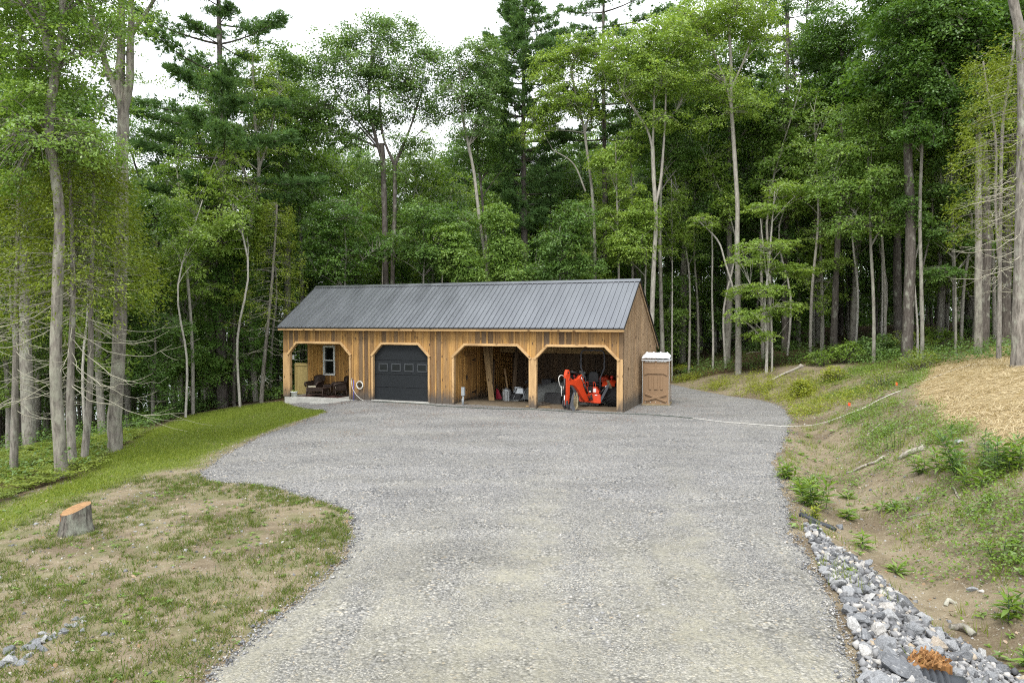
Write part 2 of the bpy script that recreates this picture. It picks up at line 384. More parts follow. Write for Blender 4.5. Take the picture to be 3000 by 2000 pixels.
# lake beyond the left woods
t = NT('lake_water'); nb = t.noise(t.coord((1, 2.2, 1)), 1.4, 4)
WAT = t.fin((.02, .035, .04), .06, 0, .5, t.bump(nb, .25, .05))
wv = [(-420, 20, -9.4), (-38, 20, -9.4), (-30, 640, -9.4), (-420, 640, -9.4)]
tagp(np_mesh('water', wv, [(0, 1, 2, 3)], WAT), kind='structure')

# gravel driveway sheet
left = LE[::-1]; loop = np.vstack([RE[:-2], [[8.6, 42.5], [4.0, 43.0], [-6.0, 42.0]], [[-9.0, 35.4]], [[-10.7, 33.6]], left[1:]])
def densify(poly, step, amp):
    out = []
    n = len(poly)
    for i in range(n):
        a, b = poly[i], poly[(i + 1) % n]; k = max(1, int(np.hypot(*(b - a)) / step))
        for j in range(k): out.append(a + (b - a) * j / k)
    out = np.array(out)
    sm = (np.roll(out, 1, 0) + out * 2 + np.roll(out, -1, 0)) / 4
    for _ in range(8): sm = (np.roll(sm, 1, 0) + sm * 2 + np.roll(sm, -1, 0)) / 4
    sm += np.stack([wav(sm, 2.3), wav(sm[:, ::-1], 2.3, 4)], 1) * amp + rng.normal(0, amp * .22, sm.shape)
    return sm
GL = densify(loop, .16, .13)
gx, gy = np.meshgrid(np.arange(-13, 14, .33), np.arange(-12, 44, .33))
IP = np.stack([gx.ravel(), gy.ravel()], 1) + rng.uniform(-.05, .05, (gx.size, 2))
def make_sdf(poly, x0, x1, y0, y1, st):
    gx_, gy_ = np.arange(x0, x1, st), np.arange(y0, y1, st); A_, B_ = np.meshgrid(gx_, gy_); Q = np.stack([A_.ravel(), B_.ravel()], 1)
    d = np.full(len(Q), 1e9)
    for q in poly: d = np.minimum(d, (Q[:, 0] - q[0]) ** 2 + (Q[:, 1] - q[1]) ** 2)
    d = np.sqrt(d) * np.where(inside(Q, poly), 1, -1); d = d.reshape(A_.shape)
    def f(P):
        fx = np.clip((P[:, 0] - x0) / st, 0, len(gx_) - 1.001); fy = np.clip((P[:, 1] - y0) / st, 0, len(gy_) - 1.001); i, j = fx.astype(int), fy.astype(int); u, v = fx - i, fy - j
        return (d[j, i] * (1 - u) + d[j, i + 1] * u) * (1 - v) + (d[j + 1, i] * (1 - u) + d[j + 1, i + 1] * u) * v
    return f
GSDF = make_sdf(GL, -15, 14, -14, 46, .18)
IP = IP[GSDF(IP) > .22]
allp = np.vstack([GL, IP]); nb_ = len(GL)
ov, oe, of, *_ = delaunay_2d_cdt([Vector(p) for p in allp], [(i, (i + 1) % nb_) for i in range(nb_)], [], 1, 1e-5)
GV = np.array([tuple(v) for v in ov]); dd = np.maximum(GSDF(GV), 0); dd[dd < .06] = 0
GZ = hz(GV[:, 0], GV[:, 1]) + .05 * sst(0, .45, dd) - .006 + .022 * wav(GV, 1.1, 2) * sst(0, 1, dd)
t = NT('crushed_gravel'); co = t.coord()
def stones(scale, lo, hi):
    c = t.n('ShaderNodeSeparateColor', {0: t.voro(co, scale, 'Color')}).outputs; d = t.voro(co, scale, 'Distance')
    g = t.ramp(c[0], [(0, (.075, .076, .077)), (.28, (.157, .158, .160)), (.58, (.25, .249, .246)), (.84, (.35, .344, .332)), (.94, (.48, .465, .43)), (1, (.37, .31, .23))])
    return t.mix(t.rng(d, lo, hi), g, t.mix(.55, g, (.045, .044, .042))), d
s1, d1 = stones(30.0, .42, .68); s2, d2 = stones(54.0, .42, .7)
m1 = t.rng(t.noise(co, 1.3, 4), .42, .6)
st = t.mix(m1, s2, s1)
sy = t.n('ShaderNodeSeparateXYZ', {0: co}).outputs
fine = t.ramp(t.noise(co, 60, 4, .7), [(.3, (.165, .157, .125)), (.5, (.245, .235, .19)), (.72, (.325, .312, .258))])
wob = t.noise(t.coord((.5, .16, 1)), 1.0, 5, .6)
near = t.rng(t.math('ADD', sy[1], t.math('MULTIPLY', wob, 9)), 19.0, 10.5, 0, 1)
tracks = t.noise(t.coord((1.3, .13, 1)), 1.0, 4, .55)
def trk(x0, k, w):
    return t.rng(t.math('ABSOLUTE', t.math('SUBTRACT', t.math('ADD', sy[0], t.math('MULTIPLY', t.math('SUBTRACT', t.noise(t.coord((.5, .5, 1)), 1.0, 4), .5), 1.6)), t.math('ADD', x0, t.math('MULTIPLY', sy[1], k)))), w, w * .3)
wheel = t.math('MULTIPLY', t.math('MAXIMUM', trk(-1.15, .13, .8), trk(.35, .21, .65)), t.rng(sy[1], 19, 10))
ff = t.math('MULTIPLY', near, t.rng(t.math('ADD', tracks, t.math('MULTIPLY', t.noise(co, 2.0, 6, .65), .5)), .58, .84))
far_f = t.math('MULTIPLY', t.rng(t.noise(t.coord((.28, .6, 1)), 1.0, 6, .6), .50, .66), .22)
fmask = t.math('MULTIPLY', t.math('MAXIMUM', t.math('MAXIMUM', t.math('MULTIPLY', ff, .75), t.math('MULTIPLY', wheel, t.rng(t.noise(co, 1.6, 6, .65), .36, .62, .15, .85))), far_f), t.rng(t.noise(co, 16, 4, .7), .22, .5))
col = t.mix(fmask, st, fine)
col = t.mix(t.math('MULTIPLY', near, .40), col, t.mix(1.0, col, (1.02, 1.00, .86), 'MULTIPLY'))
big = t.rng(t.noise(t.coord((.35, .8, 1)), 1.0, 5, .6), .3, .7, .80, 1.14)
col = t.mix(1.0, col, t.n('ShaderNodeCombineColor', {0: big, 1: big, 2: big}).outputs[0], 'MULTIPLY')
rust = t.math('MULTIPLY', t.rng(t.noise(t.coord((1.0, 2.4, 1)), 1.2, 6, .7), .60, .72, 0, .45), t.rng(sy[1], 20, 27))
col = t.mix(rust, col, (.19, .11, .065))
hh = t.math('MULTIPLY', t.math('ADD', t.math('SUBTRACT', 1, d1), t.math('MULTIPLY', t.noise(co, 60, 3), .5)), t.rng(fmask, 0, 1, 1, .35))
GRAV = t.fin(col, .88, 0, .2, t.bump(hh, 1.0, .022))
gravel = np_mesh('gravel_driveway', np.column_stack([GV, GZ]), [tuple(f) for f in of], GRAV, smooth=True)
tagp(gravel, kind='structure')

# ---------------------------------------------------------------- scatter helpers
def pick(n, x0, x1, y0, y1, fn):
    out = []; tot = 0
    while tot < n:
        P = np.stack([rng.uniform(x0, x1, n * 2), rng.uniform(y0, y1, n * 2)], 1)
        P = P[rng.random(len(P)) < fn(P)]
        if len(P) == 0: break
        out.append(P); tot += len(P)
        if len(out) > 60: break
    return np.vstack(out)[:n]
ICO_V = None
def ico():
    global ICO_V
    if ICO_V is None:
        import bmesh
        b = bmesh.new(); bmesh.ops.create_icosphere(b, subdivisions=1, radius=1)
        ICO_V = (np.array([tuple(v.co) for v in b.verts]), np.array([[v.index for v in f.verts] for f in b.faces])); b.free()
    return ICO_V
OCT_V = np.array([(1, 0, 0), (-1, 0, 0), (0, 1, 0), (0, -1, 0), (0, 0, 1), (0, 0, -1)], float)
OCT_F = np.array([(0, 2, 4), (2, 1, 4), (1, 3, 4), (3, 0, 4), (2, 0, 5), (1, 2, 5), (3, 1, 5), (0, 3, 5)])
def stone_cloud(name, P, size, mat, lift=.2, flat=.6):
    n = len(P); S = size[:, None] * rng.uniform([.75, .5, flat * .7], [1.25, .95, flat * 1.2], (n, 3))
    a = rng.uniform(0, 6.28, n); V = OCT_V[None] * (1 + rng.uniform(-.3, .35, (n, 6, 1))) * S[:, None]
    tl = rng.uniform(-.6, .6, n); c, s = np.cos(tl), np.sin(tl)
    x, z = V[..., 0] * c[:, None] - V[..., 2] * s[:, None], V[..., 0] * s[:, None] + V[..., 2] * c[:, None]; V[..., 0], V[..., 2] = x, z
    c, s = np.cos(a), np.sin(a)
    x, y = V[..., 0] * c[:, None] - V[..., 1] * s[:, None], V[..., 0] * s[:, None] + V[..., 1] * c[:, None]; V[..., 0], V[..., 1] = x, y
    z0 = hz(P[:, 0], P[:, 1])
    V += np.column_stack([P, z0 + size * lift])[:, None]
    Fc = (OCT_F[None] + (np.arange(n) * 6)[:, None, None]).reshape(-1, 3)
    return np_mesh(name, V.reshape(-1, 3), Fc, mat, rnd=np.repeat(rng.random(n), 8))
def blade_cloud(name, P, z0, h, w, mat, lean=.5, parent=None, r=None):
    """upright tapering blades: one thin triangle each."""
    n = len(P); a = rng.uniform(0, 6.28, n); l = rng.normal(0, lean, (n, 2)) * h[:, None]
    b0 = np.column_stack([P[:, 0] - np.cos(a) * w, P[:, 1] - np.sin(a) * w, z0]); b1 = np.column_stack([P[:, 0] + np.cos(a) * w, P[:, 1] + np.sin(a) * w, z0])
    tp = np.column_stack([P[:, 0] + l[:, 0], P[:, 1] + l[:, 1], z0 + h])
    V = np.stack([b0, b1, tp], 1).reshape(-1, 3)
    return np_mesh(name, V, np.arange(n * 3).reshape(-1, 3), mat, parent, rnd=rng.random(n) if r is None else r)
def leaf_quads(C, N, A, ln, wd, bend=0.0):
    """rhombic leaves at C with normal N and axis A."""
    A = A - N * (A * N).sum(1, keepdims=True); A /= np.linalg.norm(A, axis=1, keepdims=True) + 1e-9
    B = np.cross(N, A); ln = np.asarray(ln)[:, None]; wd = np.asarray(wd)[:, None]
    V = np.stack([C - A * ln * .5, C + B * wd * .5 - A * ln * .08, C + A * ln * .5 - N * ln * bend, C - B * wd * .5 - A * ln * .08], 1)
    return V.reshape(-1, 3), np.arange(len(C) * 4).reshape(-1, 4)
def unit(v): return v / (np.linalg.norm(v, axis=-1, keepdims=True) + 1e-9)
def rad_leaves(P, z0, k, ln, wd, up=.5):
    """k leaves fanning out from each point: small rosettes."""
    n = len(P); a = rng.uniform(0, 6.28, (n, k)); e = rng.normal(up, .3, (n, k))
    D = np.stack([np.cos(a) * np.cos(e), np.sin(a) * np.cos(e), np.sin(e)], -1).reshape(-1, 3)
    LN = np.repeat(ln, k) * rng.uniform(.7, 1.2, n * k)
    C = np.repeat(np.column_stack([P, z0]), k, 0) + D * LN[:, None] * .5
    Nn = unit(np.cross(D, rng.normal(size=D.shape)) * .4 + np.array([0, 0, 1.]))
    return leaf_quads(C, Nn, D, LN, LN * wd, .1)
def on_gravel(P): return GSDF(P) > 0
def edge_d(P): return np.abs(GSDF(P))

# loose stones on the gravel close to the camera and along its edges
t = NT('loose_stone'); r = t.rnd(); c = t.ramp(r, [(0, (.065, .067, .071)), (.35, (.16, .163, .169)), (.7, (.27, .271, .273)), (.9, (.43, .415, .385)), (1, (.31, .25, .175))])
nz = t.rng(t.noise(t.coord(), 30, 5), .25, .75, .75, 1.2)
STONE = t.fin(t.mix(1.0, c, t.n('ShaderNodeCombineColor', {0: nz, 1: nz, 2: nz}).outputs[0], 'MULTIPLY'), .85, 0, .2)
def den(P):
    d = edge_d(P); i = on_gravel(P)
    return np.where(i, .16 + .55 * np.exp(-d / .7) + .35 * np.exp(-((P[:, 1] - 6) / 6) ** 2), .5 * np.exp(-d / .10)) * np.clip(12 / np.maximum(P[:, 1], 5), .25, 1)
P = pick(70000, -9.5, 11.8, 5.8, 33, den); P = P[~((P[:, 1] > 27) & (np.abs(P[:, 0]) < 9) & (edge_d(P) > 2))]
tagp(stone_cloud('loose_gravel', P, rng.lognormal(-4.45, .38, len(P)).clip(.007, .035), STONE, .9), label='loose crushed stone strewn over the driveway and its edges', kind='stuff')
dirtP = pick(9000, -12, 14, 6, 36, lambda P: (~on_gravel(P)) * (soft(P, FOREST, .5) < .5) * (soft(P, LAWN, .4) < .5) * (soft(P, STRAW, .3) < .5) * .9)
tagp(stone_cloud('dirt_pebbles', dirtP, rng.lognormal(-4.35, .5, len(dirtP)).clip(.006, .06), STONE, .1), label='small stones lying in the bare soil', kind='stuff')

# mown grass, patchy grass, weeds
def lawn_d(P): return soft(P, LAWN, .4) * (~on_gravel(P)) * np.clip(.35 + .9 * wav(P, 1.1, 2), .2, 1)
P = pick(105000, -17, -5.0, 10.5, 35, lawn_d)
tagp(blade_cloud('lawn_grass', P, hz(P[:, 0], P[:, 1]) - .005, rng.uniform(.03, .075, len(P)), np.full(len(P), .009), L['grass'], .5), label='short green mown grass beside the barn', kind='stuff')
def patch_c(P): return (~on_gravel(P)) * (edge_d(P) > .02) * np.clip(.30 + .9 * wav(P, 2.6, 1) + 1.2 * np.exp(-edge_d(P) / .35) + .5 * sst(12, 7, P[:, 1]), .02, 1) * (soft(P, LAWN, .4) < .6)
TC = pick(4200, -13, -2.2, 6.0, 17.5, patch_c)
k = 20; P = np.repeat(TC, k, 0) + rng.normal(0, 1, (len(TC) * k, 2)) * np.repeat(rng.uniform(.02, .10, len(TC)), k)[:, None]
P = P[~on_gravel(P) | (rng.random(len(P)) < .15)]
tagp(blade_cloud('patchy_grass', P, hz(P[:, 0], P[:, 1]) - .004, rng.uniform(.025, .10, len(P)), np.full(len(P), .0055), L['tuft'], .6, r=rng.random(len(P))), label='patchy grass tufts growing through the bare soil', kind='stuff')
WC = pick(620, -13, -2.4, 6.2, 16.5, lambda P: (~on_gravel(P)) * np.clip(.15 + wav(P, 1.9, 4), .05, 1))
V, Fq = rad_leaves(WC, hz(WC[:, 0], WC[:, 1]) + .01, 8, rng.uniform(.03, .10, len(WC)), .32, .45)
tagp(np_mesh('small_weeds', V, Fq, L['weed'], rnd=rng.random(len(Fq))), label='small broad-leaved weeds scattered over the bare soil', kind='stuff')
# dry leaves and needles
P = pick(3200, -16, 16, 6, 36, lambda P: (~on_gravel(P)) * np.where(P[:, 0] > 0, .9, .25) * (soft(P, STRAW, .3) < .5)); n = len(P)
Nn = unit(np.column_stack([rng.normal(0, .45, (n, 2)), np.ones(n)])); A = rng.normal(size=(n, 3))
V, Fq = leaf_quads(np.column_stack([P, hz(P[:, 0], P[:, 1]) + .018]), Nn, A, rng.uniform(.03, .10, n), rng.uniform(.02, .06, n), .15)
tagp(np_mesh('dry_leaves', V, Fq, L['litter'], rnd=rng.random(n)), label='dry brown leaves lying in the ditch and on the bank', kind='stuff')
P = pick(2600, -8, 8, 20, 33, lambda P: on_gravel(P) * np.clip(wav(P, 1.5, 3) * 2, 0.02, 1) * sst(19, 31, P[:, 1] - P[:, 0] * .35)); n = len(P)
V, Fq = leaf_quads(np.column_stack([P, hz(P[:, 0], P[:, 1]) + .075]), np.tile([0, 0, 1.], (n, 1)), rng.normal(size=(n, 3)), rng.uniform(.05, .12, n), rng.uniform(.008, .025, n))
tagp(np_mesh('needle_litter', V, Fq, L['needle_litter'], rnd=rng.random(n)), label='rust brown pine needles strewn on the gravel before the barn', kind='stuff')
# straw mulch
P = pick(42000, 9, 32, 9, 30, lambda P: soft(P, STRAW, .22, .2, 2.0)); n = len(P)
e = .25; z0 = hz(P[:, 0], P[:, 1]); gx_ = (hz(P[:, 0] + e, P[:, 1]) - z0) / e; gy_ = (hz(P[:, 0], P[:, 1] + e) - z0) / e
Nn = unit(np.column_stack([-gx_, -gy_, np.ones(n)]) + rng.normal(0, .25, (n, 3)))
ang = wav(P, 1.2, 2) * 2.2 + rng.normal(0, .55, n)
A = np.column_stack([np.cos(ang), np.sin(ang), gx_ * np.cos(ang) + gy_ * np.sin(ang) + rng.normal(0, .12, n)])
V, Fq = leaf_quads(np.column_stack([P, z0 + rng.uniform(.005, .07, n)]), Nn, A, rng.uniform(.12, .42, n), rng.uniform(.008, .018, n))
tagp(np_mesh('straw_mulch', V, Fq, L['straw'], rnd=rng.random(n)), label='golden straw mulch covering the slope at the right', kind='stuff')

# green cover on the bank and along the wood's edge
def ell(P, c, rx, ry): return np.exp(-(((P[:, 0] - c[0]) / rx) ** 2 + ((P[:, 1] - c[1]) / ry) ** 2))
def blob_px(P, lst):
    o = np.zeros(len(P))
    for px, py, rx, ry in lst: o = np.maximum(o, ell(P, gnd(px, py)[:2], rx, ry))
    return o
# yellow-green weeds at the foot of the bank
yl = [(2020, 1112, .8, .9), (2130, 1128, 1.3, .9), (2230, 1140, 1.4, 1.0), (2310, 1170, 1.5, 1.2), (2390, 1200, 1.3, 1.5), (2330, 1130, .9, .8), (2100, 1080, .6, .6)]
YP = pick(1100, 5, 17, 20, 42, lambda P: blob_px(P, yl) * (~on_gravel(P)) * (.4 + .6 * (wav(P, 2.2) > -.1)))
k = 16; P = np.repeat(YP, k, 0) + rng.normal(0, .09, (len(YP) * k, 2)); n = len(P)
Nn = unit(np.column_stack([rng.normal(0, .6, (n, 2)), np.ones(n)]))
V, Fq = leaf_quads(np.column_stack([P, hz(P[:, 0], P[:, 1]) + rng.uniform(.02, .45, n) ** 1.2]), Nn, rng.normal(size=(n, 3)), rng.uniform(.05, .13, n), rng.uniform(.012, .035, n), .1)
tagp(np_mesh('yellow_weeds', V, Fq, L['yweed'], rnd=rng.random(n)), label='yellow-green weeds along the foot of the bank', kind='stuff')
# darker green creeping cover high on the bank
cl = [(2650, 1250, 1.5, 1.7), (2720, 1290, 1.4, 1.3), (2560, 1210, 1.0, 1.3), (2870, 1480, 1.0, 1.5), (2970, 1540, 1.0, 1.6), (2640, 1120, 1.2, 1.6), (2500, 1150, 1.0, 1.4), (2560, 1085, 1.5, 1.6), (2870, 1380, .8, .9), (2990, 1640, .6, .9), (2440, 1120, .8, 1.0)]
CP = pick(1500, 6, 19, 7.5, 36, lambda P: blob_px(P, cl) * (.35 + .65 * (wav(P, 2.6, 2) > 0)) * (soft(P, STRAW, .3) < .6) * (~on_gravel(P)))
k = 20; P = np.repeat(CP, k, 0) + rng.normal(0, .11, (len(CP) * k, 2)); n = len(P)
Nn = unit(np.column_stack([rng.normal(0, .5, (n, 2)), np.ones(n)]))
V, Fq = leaf_quads(np.column_stack([P, hz(P[:, 0], P[:, 1]) + rng.uniform(.01, .24, n)]), Nn, rng.normal(size=(n, 3)), rng.uniform(.03, .08, n), rng.uniform(.018, .04, n), .1)
tagp(np_mesh('creeping_cover', V, Fq, L['weed'], rnd=rng.random(n) * .75), label='low green creeping plants on the upper bank', kind='stuff')
# tufts of grass over the bank
BP = pick(800, 4.2, 18, 7, 40, lambda P: (~on_gravel(P)) * (soft(P, STRAW, .3) < .5) * np.clip(.12 + wav(P, 1.4, 3) + blob_px(P, cl), .04, 1) * (soft(P, FOREST, .5) < .7))
k = 16; P = np.repeat(BP, k, 0) + rng.normal(0, .07, (len(BP) * k, 2))
tagp(blade_cloud('bank_grass', P, hz(P[:, 0], P[:, 1]) - .01, rng.uniform(.05, .26, len(P)), np.full(len(P), .006), L['grass'], .4), label='thin grass tufts over the bare bank', kind='stuff')
BW = pick(330, 4.6, 16, 7, 30, lambda P: (~on_gravel(P)) * (soft(P, STRAW, .3) < .5) * np.clip(.25 + wav(P, 1.7, 5), .05, 1))
V, Fq = rad_leaves(BW, hz(BW[:, 0], BW[:, 1]) + .02, 9, rng.uniform(.05, .16, len(BW)), .3, .6)
tagp(np_mesh('seedling_weeds', V, Fq, L['weed'], rnd=rng.random(len(Fq))), label='seedling weeds dotted over the ditch and bank', kind='stuff')
# undergrowth on the forest floor: ferns at the left, leafy plants elsewhere
def under_d(P):
    f = soft(P, FOREST, .6); d = poly_dist(P, FOREST)
    return f * np.exp(-d / 5.0) * (.25 + .75 * (wav(P, 1.0, 4) > -.15)) * (P[:, 1] > 6) * (~((P[:, 0] > -11.3) & (P[:, 0] < 8) & (P[:, 1] < 43)))
UP = pick(4600, -34, 30, 8, 56, lambda P: under_d(P) * np.where((P[:, 0] < -10) & (P[:, 1] < 27), .22, 1))
k = 16; h = rng.uniform(.15, .8, len(UP)); P = np.repeat(UP, k, 0) + rng.normal(0, .22, (len(UP) * k, 2)); n = len(P)
Nn = unit(np.column_stack([rng.normal(0, .4, (n, 2)), np.ones(n)]))
V, Fq = leaf_quads(np.column_stack([P, hz(P[:, 0], P[:, 1]) + np.repeat(h, k) * rng.uniform(.4, 1.05, n)]), Nn, rng.normal(size=(n, 3)), rng.uniform(.06, .15, n), rng.uniform(.035, .08, n), .1)
tagp(np_mesh('undergrowth', V, Fq, L['mid'], rnd=rng.random(n)), label='leafy undergrowth along the edge of the woods', kind='stuff')
FP = pick(1300, -24, -10.8, 8, 27, lambda P: soft(P, FOREST, .3) * (P[:, 0] > -30) * np.clip(.5 + wav(P, .9, 2), .15, 1) * np.exp(-np.clip(poly_dist(P, FOREST) - 6, 0, 99) / 5))
V, Fq = [], []; m = 0
for p in FP:
    s = RND.uniform(.35, .75); z0 = hz1(*p); nf = 7; a0 = RND.uniform(0, 6.28)
    a = a0 + np.arange(nf) * 6.28 / nf + rng.normal(0, .2, nf); tt = np.linspace(.12, 1, 9)
    rr = tt[None] * s * rng.uniform(.8, 1.1, (nf, 1)); zz_ = z0 + s * (1.05 * tt - .75 * tt ** 2)[None] * np.ones((nf, 1))
    C = np.stack([p[0] + np.cos(a)[:, None] * rr, p[1] + np.sin(a)[:, None] * rr, zz_], -1)
    side = np.stack([-np.sin(a), np.cos(a), np.zeros(nf)], -1)[:, None] * (s * .26 * np.sin(np.pi * (tt ** .7)))[None, :, None]
    for sg in (-1, 1):
        c2 = (C + side * sg * .5).reshape(-1, 3); A = (side * sg).reshape(-1, 3) + 1e-5; ln = np.linalg.norm(A, axis=1)
        v, f = leaf_quads(c2, np.tile([0, 0, 1.], (len(c2), 1)) + rng.normal(0, .12, (len(c2), 3)), A, ln, np.full(len(c2), s * .085), .15)
        V.append(v); Fq.append(f + m); m += len(v)
tagp(np_mesh('fern_cover', np.vstack(V), np.vstack(Fq), L['fern'], rnd=np.repeat(rng.random(len(FP)), sum(len(f) for f in Fq) // len(FP))), label='pale green ferns covering the hollow at the left', kind='stuff')

fl = [(8.95, .10), (16.0, .10), (16.0, 6.95), (8.95, 6.95)]; fu, fv = np.meshgrid(np.linspace(8.90, 16.2, 30), np.linspace(-.15, 6.98, 30))
fx, fy = BX + fu * CT + fv * ST, BY - fu * ST + fv * CT; FP_ = np.stack([fx.ravel(), fy.ravel()], 1)
fz = hz(FP_[:, 0], FP_[:, 1]) + .075 + .012 * wav(FP_, 3.0); ed_ = sst(-.15, .25, fv.ravel()); fz -= (1 - ed_) * .06
ii = np.arange(900).reshape(30, 30)
t = NT('barn_floor_dirt'); co = t.coord(); n2 = t.noise(co, 3, 6, .65)
fc = t.mix(t.rng(t.voro(co, 34.0), .40, .25, 0, .6), t.ramp(n2, [(.3, (.085, .066, .044)), (.7, (.15, .12, .082))]), t.ramp(t.noise(co, 24, 3), [(.3, (.1, .09, .07)), (.7, (.26, .24, .2))]))
tagp(np_mesh('barn_floor', np.column_stack([FP_, fz]), np.stack([ii[:-1, :-1].ravel(), ii[:-1, 1:].ravel(), ii[1:, 1:].ravel(), ii[1:, :-1].ravel()], 1), t.fin(fc, .95, 0, .1, t.bump(n2, .6, .02)), smooth=True), kind='structure')
# ---------------------------------------------------------------- rocks
import bmesh
t = NT('quarry_rock'); oi = t.n('ShaderNodeObjectInfo').outputs['Random']
base = t.ramp(oi, [(0, (.135, .142, .152)), (.3, (.20, .209, .22)), (.6, (.265, .273, .282)), (.86, (.325, .33, .33)), (.96, (.42, .41, .39)), (1, (.31, .26, .20))])
co = t.coord(); v = t.rng(t.noise(co, 7, 7, .7), .28, .72, .5, 1.35)
base = t.mix(1.0, base, t.n('ShaderNodeCombineColor', {0: v, 1: v, 2: v}).outputs[0], 'MULTIPLY')
vein = t.noise(t.coord((3, 14, 14)), 1.0, 5, .6)
base = t.mix(t.rng(vein, .58, .68, 0, .5), base, (.5, .49, .46))
ROCK = t.fin(base, .85, 0, .25, t.bump(t.noise(co, 9, 8, .7), .6, .03))
def rock_mesh(k):
    b = bmesh.new(); r = np.random.default_rng(100 + k)
    p = r.normal(size=(17, 3)); p /= np.linalg.norm(p, axis=1)[:, None]; p *= r.uniform(.75, 1.1, (17, 1)); p *= np.array([1.0, r.uniform(.55, .85), r.uniform(.38, .62)])
    for q in p: b.verts.new(q)
    res = bmesh.ops.convex_hull(b, input=b.verts[:])
    bmesh.ops.delete(b, geom=[g for g in res['geom_interior'] if isinstance(g, bmesh.types.BMVert)], context='VERTS')
    bmesh.ops.dissolve_limit(b, angle_limit=.22, verts=b.verts[:], edges=b.edges[:])
    bmesh.ops.bevel(b, geom=b.edges[:], offset=.045, segments=1, affect='EDGES', profile=.6)
    bmesh.ops.triangulate(b, faces=b.faces[:])
    bmesh.ops.subdivide_edges(b, edges=[e for e in b.edges if e.calc_length() > .3], cuts=1)
    for q in b.verts: q.co += Vector(r.normal(0, .018, 3))
    me = bpy.data.meshes.new('riprap_rock'); b.to_mesh(me); b.free(); me.materials.append(ROCK); return me
RM = [rock_mesh(k) for k in range(16)]
def rock(x, y, z, s, label, group, name='riprap_rock', tilt=.5):
    o = bpy.data.objects.new(name, RND.choice(RM)); COL.objects.link(o); o.location = (x, y, z)
    o.scale = (s, s * RND.uniform(.8, 1.1), s * RND.uniform(.8, 1.15)); o.rotation_euler = (RND.gauss(0, tilt), RND.gauss(0, tilt), RND.uniform(0, 6.28))
    return tagp(o, label, 'rock', group)
RIP_PX = [(2350, 1552), (2384, 1632), (2408, 1704), (2480, 1800), (2500, 1890), (2530, 2010), (2560, 2140), (3200, 2140), (3160, 1985), (3010, 1920), (2870, 1862), (2740, 1802), (2670, 1750), (2605, 1692), (2525, 1640), (2440, 1610), (2400, 1560)]
RIP = np.array([atz(px, py, -.12)[:2] for px, py in RIP_PX])
placed = []; tries = 0
while len(placed) < 292 and tries < 60000:
    tries += 1
    x = RND.uniform(RIP[:, 0].min(), RIP[:, 0].max()); y = RND.uniform(RIP[:, 1].min(), RIP[:, 1].max())
    if not inside(np.array([[x, y]]), RIP)[0]: continue
    near_ = float(np.interp(y, [6.2, 8, 10, 12.2], [.150, .128, .085, .06])); s = near_ * RND.lognormvariate(0, .28)
    kf = .78 if tries < 25000 else .56
    if any((x - a) ** 2 + (y - b) ** 2 < ((s + c) * kf) ** 2 for a, b, c in placed): continue
    if 4.1 < x < 4.66 and 6.6 < y < 7.56: continue
    placed.append((x, y, s))
placed.sort(key=lambda p: p[1])
for x, y, s in placed:
    rock(x, y, hz1(x, y) + s * RND.uniform(.2, .55), s, 'grey angular quarry rock lying in the riprap strip between gravel and ditch', 'riprap rocks beside the driveway')
P = pick(5000, 2.8, 6.8, 6, 12.5, lambda P: inside(P, RIP) * 1.0)
tagp(stone_cloud('riprap_chips', P, rng.lognormal(-3.3, .4, len(P)).clip(.018, .08), STONE, .5), label='small grey stones filling gaps between the riprap rocks', kind='stuff')
for i in range(38):
    q = i / 37; g = gnd(-30 + 285 * q + RND.gauss(0, 8), 1968 - 150 * q + RND.gauss(0, 12)); s = RND.uniform(.05, .115) * (1.15 - .5 * q)
    rock(g[0], g[1], hz1(g[0], g[1]) + s * .1, s, 'pale grey stone in the short row of stones at the lower left of the lawn', 'stone row in the patchy lawn', 'edging_stone', .3)
for px, py, s, lb in [(2460, 1547, .12, 'rounded brown clod of earth lying in the ditch'), (2690, 1462, .085, 'pale rounded stone on the bank below the tall green weeds'), (2812, 1298, .13, 'whitish stone at the lower edge of the straw'), (2355, 1112, .10, 'grey flat stone on the bare far bank'), (2850, 1732, .10, 'tan stone on the bare ditch slope above the riprap')]:
    g = gnd(px, py); rock(g[0], g[1], g[2] + s * .2, s, lb, None, 'stone', .2)

# culvert pipe with a rotten log on it
d = Vector((1, -.30, -.06)).normalized(); c0 = Vector((4.16, 7.30, -.25))
pr = []; nr = 5
for i in range(nr):
    b0 = i * .062
    pr += [(b0, .205), (b0 + .012, .235), (b0 + .038, .235), (b0 + .05, .205)]
pr += [(nr * .062, .212), (nr * .062 + .13, .212), (nr * .062 + .13, .192), (.1, .192)]
m = MB(); n = 40; sx = d.cross(Vector((0, 0, 1))).normalized(); sz = sx.cross(d)
V = [c0 + d * h + (sx * math.cos(6.2832 * j / n) + sz * math.sin(6.2832 * j / n)) * r_ for h, r_ in pr for j in range(n)]
m.add(V, [(i * n + j, i * n + (j + 1) % n, (i + 1) * n + (j + 1) % n, (i + 1) * n + j) for i in range(len(pr) - 1) for j in range(n)], .5, True)
cp = m.build('culvert_pipe', M['culvert']); tagp(cp, 'black corrugated culvert pipe sticking out among the riprap rocks', 'pipe')
m = MB(); cx, cy, cz = 4.37, 7.44, -.01
for i in range(150):
    x = cx + RND.gauss(0, .085); y = cy + RND.gauss(.03, .055); a = RND.gauss(.3, .7); l = RND.uniform(.04, .11)
    zz = cz + max(0, .075 - abs(x - cx) * .3) * RND.uniform(.1, 1)
    m.bar((x, y, zz - .03), (x + math.cos(a) * l * .6, y + RND.gauss(0, .03), zz + RND.uniform(.0, .35) * l), RND.uniform(.008, .03), RND.uniform(.006, .018))
